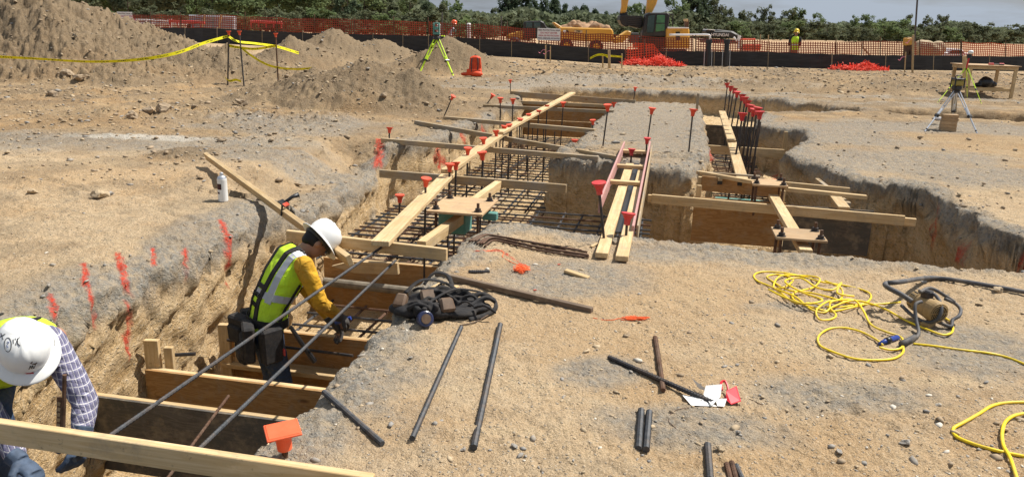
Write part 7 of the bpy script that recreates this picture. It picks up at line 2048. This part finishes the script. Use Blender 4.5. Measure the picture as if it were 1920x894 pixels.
decal([(100, 632), (102, 640), (102, 648)], .0014, 'letter_mark', 'black_plastic')

# ===== two far workers
def far_person(px, ptop, Y, hat, shirt, vestm, trouser, label, face=1, lean=.15, extra=None):
    topp = PY(px, ptop, Y); H_ = 1.76; z0 = topp.z - H_
    t = thing('person', label, 'person', (topp.x, Y, z0))
    Fm = Matrix.Translation((topp.x, Y, z0)) @ Rz(face)
    s = H_ / 1.8
    hipz = .92
    mb = MB()
    torso(mb, [((0, 0, hipz - .08), .15, .10, (0, 0, 1)), ((0, 0, hipz), .16, .11, (0, 0, 1)), ((0, lean * .3, hipz + .2), .15, .11, (0, .2, 1)), ((0, lean * .8, hipz + .42), .18, .12, (0, .3, 1)), ((0, lean, hipz + .56), .10, .08, (0, .3, 1))])
    hc_ = Vector((0, lean + .05, hipz + .70)); limb(mb, (0, lean, hipz + .52), hc_, .055, .05); head(mb, hc_, Matrix.Rotation(-.25, 3, 'X'))
    arms = [((.20, lean * .85, hipz + .48), (.25, .02, hipz + .22), (.17, .22, hipz + .08)), ((-.20, lean * .85, hipz + .48), (-.26, .02, hipz + .2), (-.16, .20, hipz + .10))]
    for a, b, c in arms: limb(mb, a, b, .05, .04); limb(mb, b, c, .04, .03); hand(mb, c, Vector(c) - Vector(b), (0, 0, -1), .6)
    legs = [((.09, 0, hipz - .05), (.11, .05, .48), (.12, -.04, .09)), ((-.09, 0, hipz - .05), (-.12, .04, .48), (-.15, .04, .09))]
    for a, b, c in legs: limb(mb, a, b, .08, .055); limb(mb, b, c, .055, .04); mb.tube([Vector(c) + Vector((0, -.05, -.04)), Vector(c) + Vector((0, .17, -.055))], [.045, .035], 8)
    TM(mb, Fm); fuse(mb, 'body', MAT['skin'], t, .02, 1)
    mb = MB()
    for a, b, c in arms: limb(mb, a, b, .068, .056); limb(mb, b, Vector(b).lerp(Vector(c), .4), .056, .048)
    torso(mb, [((0, 0, hipz), .165, .115, (0, 0, 1)), ((0, lean * .8, hipz + .42), .185, .125, (0, .3, 1)), ((0, lean, hipz + .55), .09, .08, (0, .3, 1))]); TM(mb, Fm); fuse(mb, 'shirt', MAT[shirt], t, .02, 2)
    mb = MB(); torso(mb, [((0, 0, hipz - .06), .19, .14, (0, 0, 1)), ((0, lean * .3, hipz + .2), .18, .135, (0, .2, 1)), ((0, lean * .8, hipz + .42), .19, .14, (0, .3, 1)), ((0, lean, hipz + .54), .13, .10, (0, .3, 1))]); TM(mb, Fm); ve = fuse(mb, 'vest', MAT[vestm], t, .02, 2)
    mb = MB(); torso(mb, [((0, lean * .25, hipz + .14), .192, .146, (0, .1, 1)), ((0, lean * .3, hipz + .19), .192, .146, (0, .1, 1))]); TM(mb, Fm); mb.build('reflective_band', MAT['silver'], ve)
    mb = MB()
    for a, b, c in legs: limb(mb, a, b, .095, .072); limb(mb, b, c, .072, .06)
    torso(mb, [((0, 0, hipz - .12), .16, .115, (0, 0, 1)), ((0, 0, hipz + .02), .162, .118, (0, 0, 1))]); TM(mb, Fm); fuse(mb, 'trousers', MAT[trouser], t, .02, 2)
    hardhat(t, Fm @ (hc_ + Vector((0, 0, .05))), (Fm.to_3x3() @ Matrix.Rotation(-.2, 3, 'X')), 1.0, mat=hat, brim=.14, ridges=False)
    return t, Fm
MAT['hat_yellow'] = simple('yellow_hard_hat', (.85, .62, .02), .35, .04, 6, spec=.5)
MAT['hat_orange'] = simple('orange_hard_hat', (.82, .12, .04), .35, .04, 6, spec=.5)
MAT['pale_shirt'] = simple('pale_grey_shirt', (.42, .45, .50), .8, .15, 8)
MAT['dusty_trousers'] = simple('dusty_brown_trousers', (.17, .11, .08), .85, .2, 8)
far_person(1493, 57, 37, 'hat_yellow', 'black', 'vest', 'dusty_trousers', 'worker in yellow hard hat and lime vest standing with his back turned behind the netting', face=-.5, lean=.1)
tp5, Fm5 = far_person(841, 40, 38.5, 'hat_orange', 'pale_shirt', 'cap', 'jeans', 'worker in orange hard hat and pale shirt behind the black fence near the survey tripod', face=-1.3, lean=.22)
o = MB().box(PY(830, 74, 38), (.28, .2, .34)).build('yellow_bag', MAT['vest'], bevel=.05); tag(o, 'lime yellow bag left of the orange hard hat worker', 'bag')
o = MB().ell(PY(822, 76, 38), (.22, .16, .16)).build('orange_bag', MAT['machine_yellow'], smooth=True); tag(o, 'rounded orange bag beside the lime yellow one', 'bag')
o = MB().box(PY(852, 58, 38), (.16, .10, .16)).build('green_device', MAT['teal'], bevel=.02); tag(o, 'small green device on a pole beside the orange hard hat worker', 'device')
MB().tube([PY(852, 60, 38), PY(852, 92, 38)], .02, 6).build('pole', MAT['steel'], o)
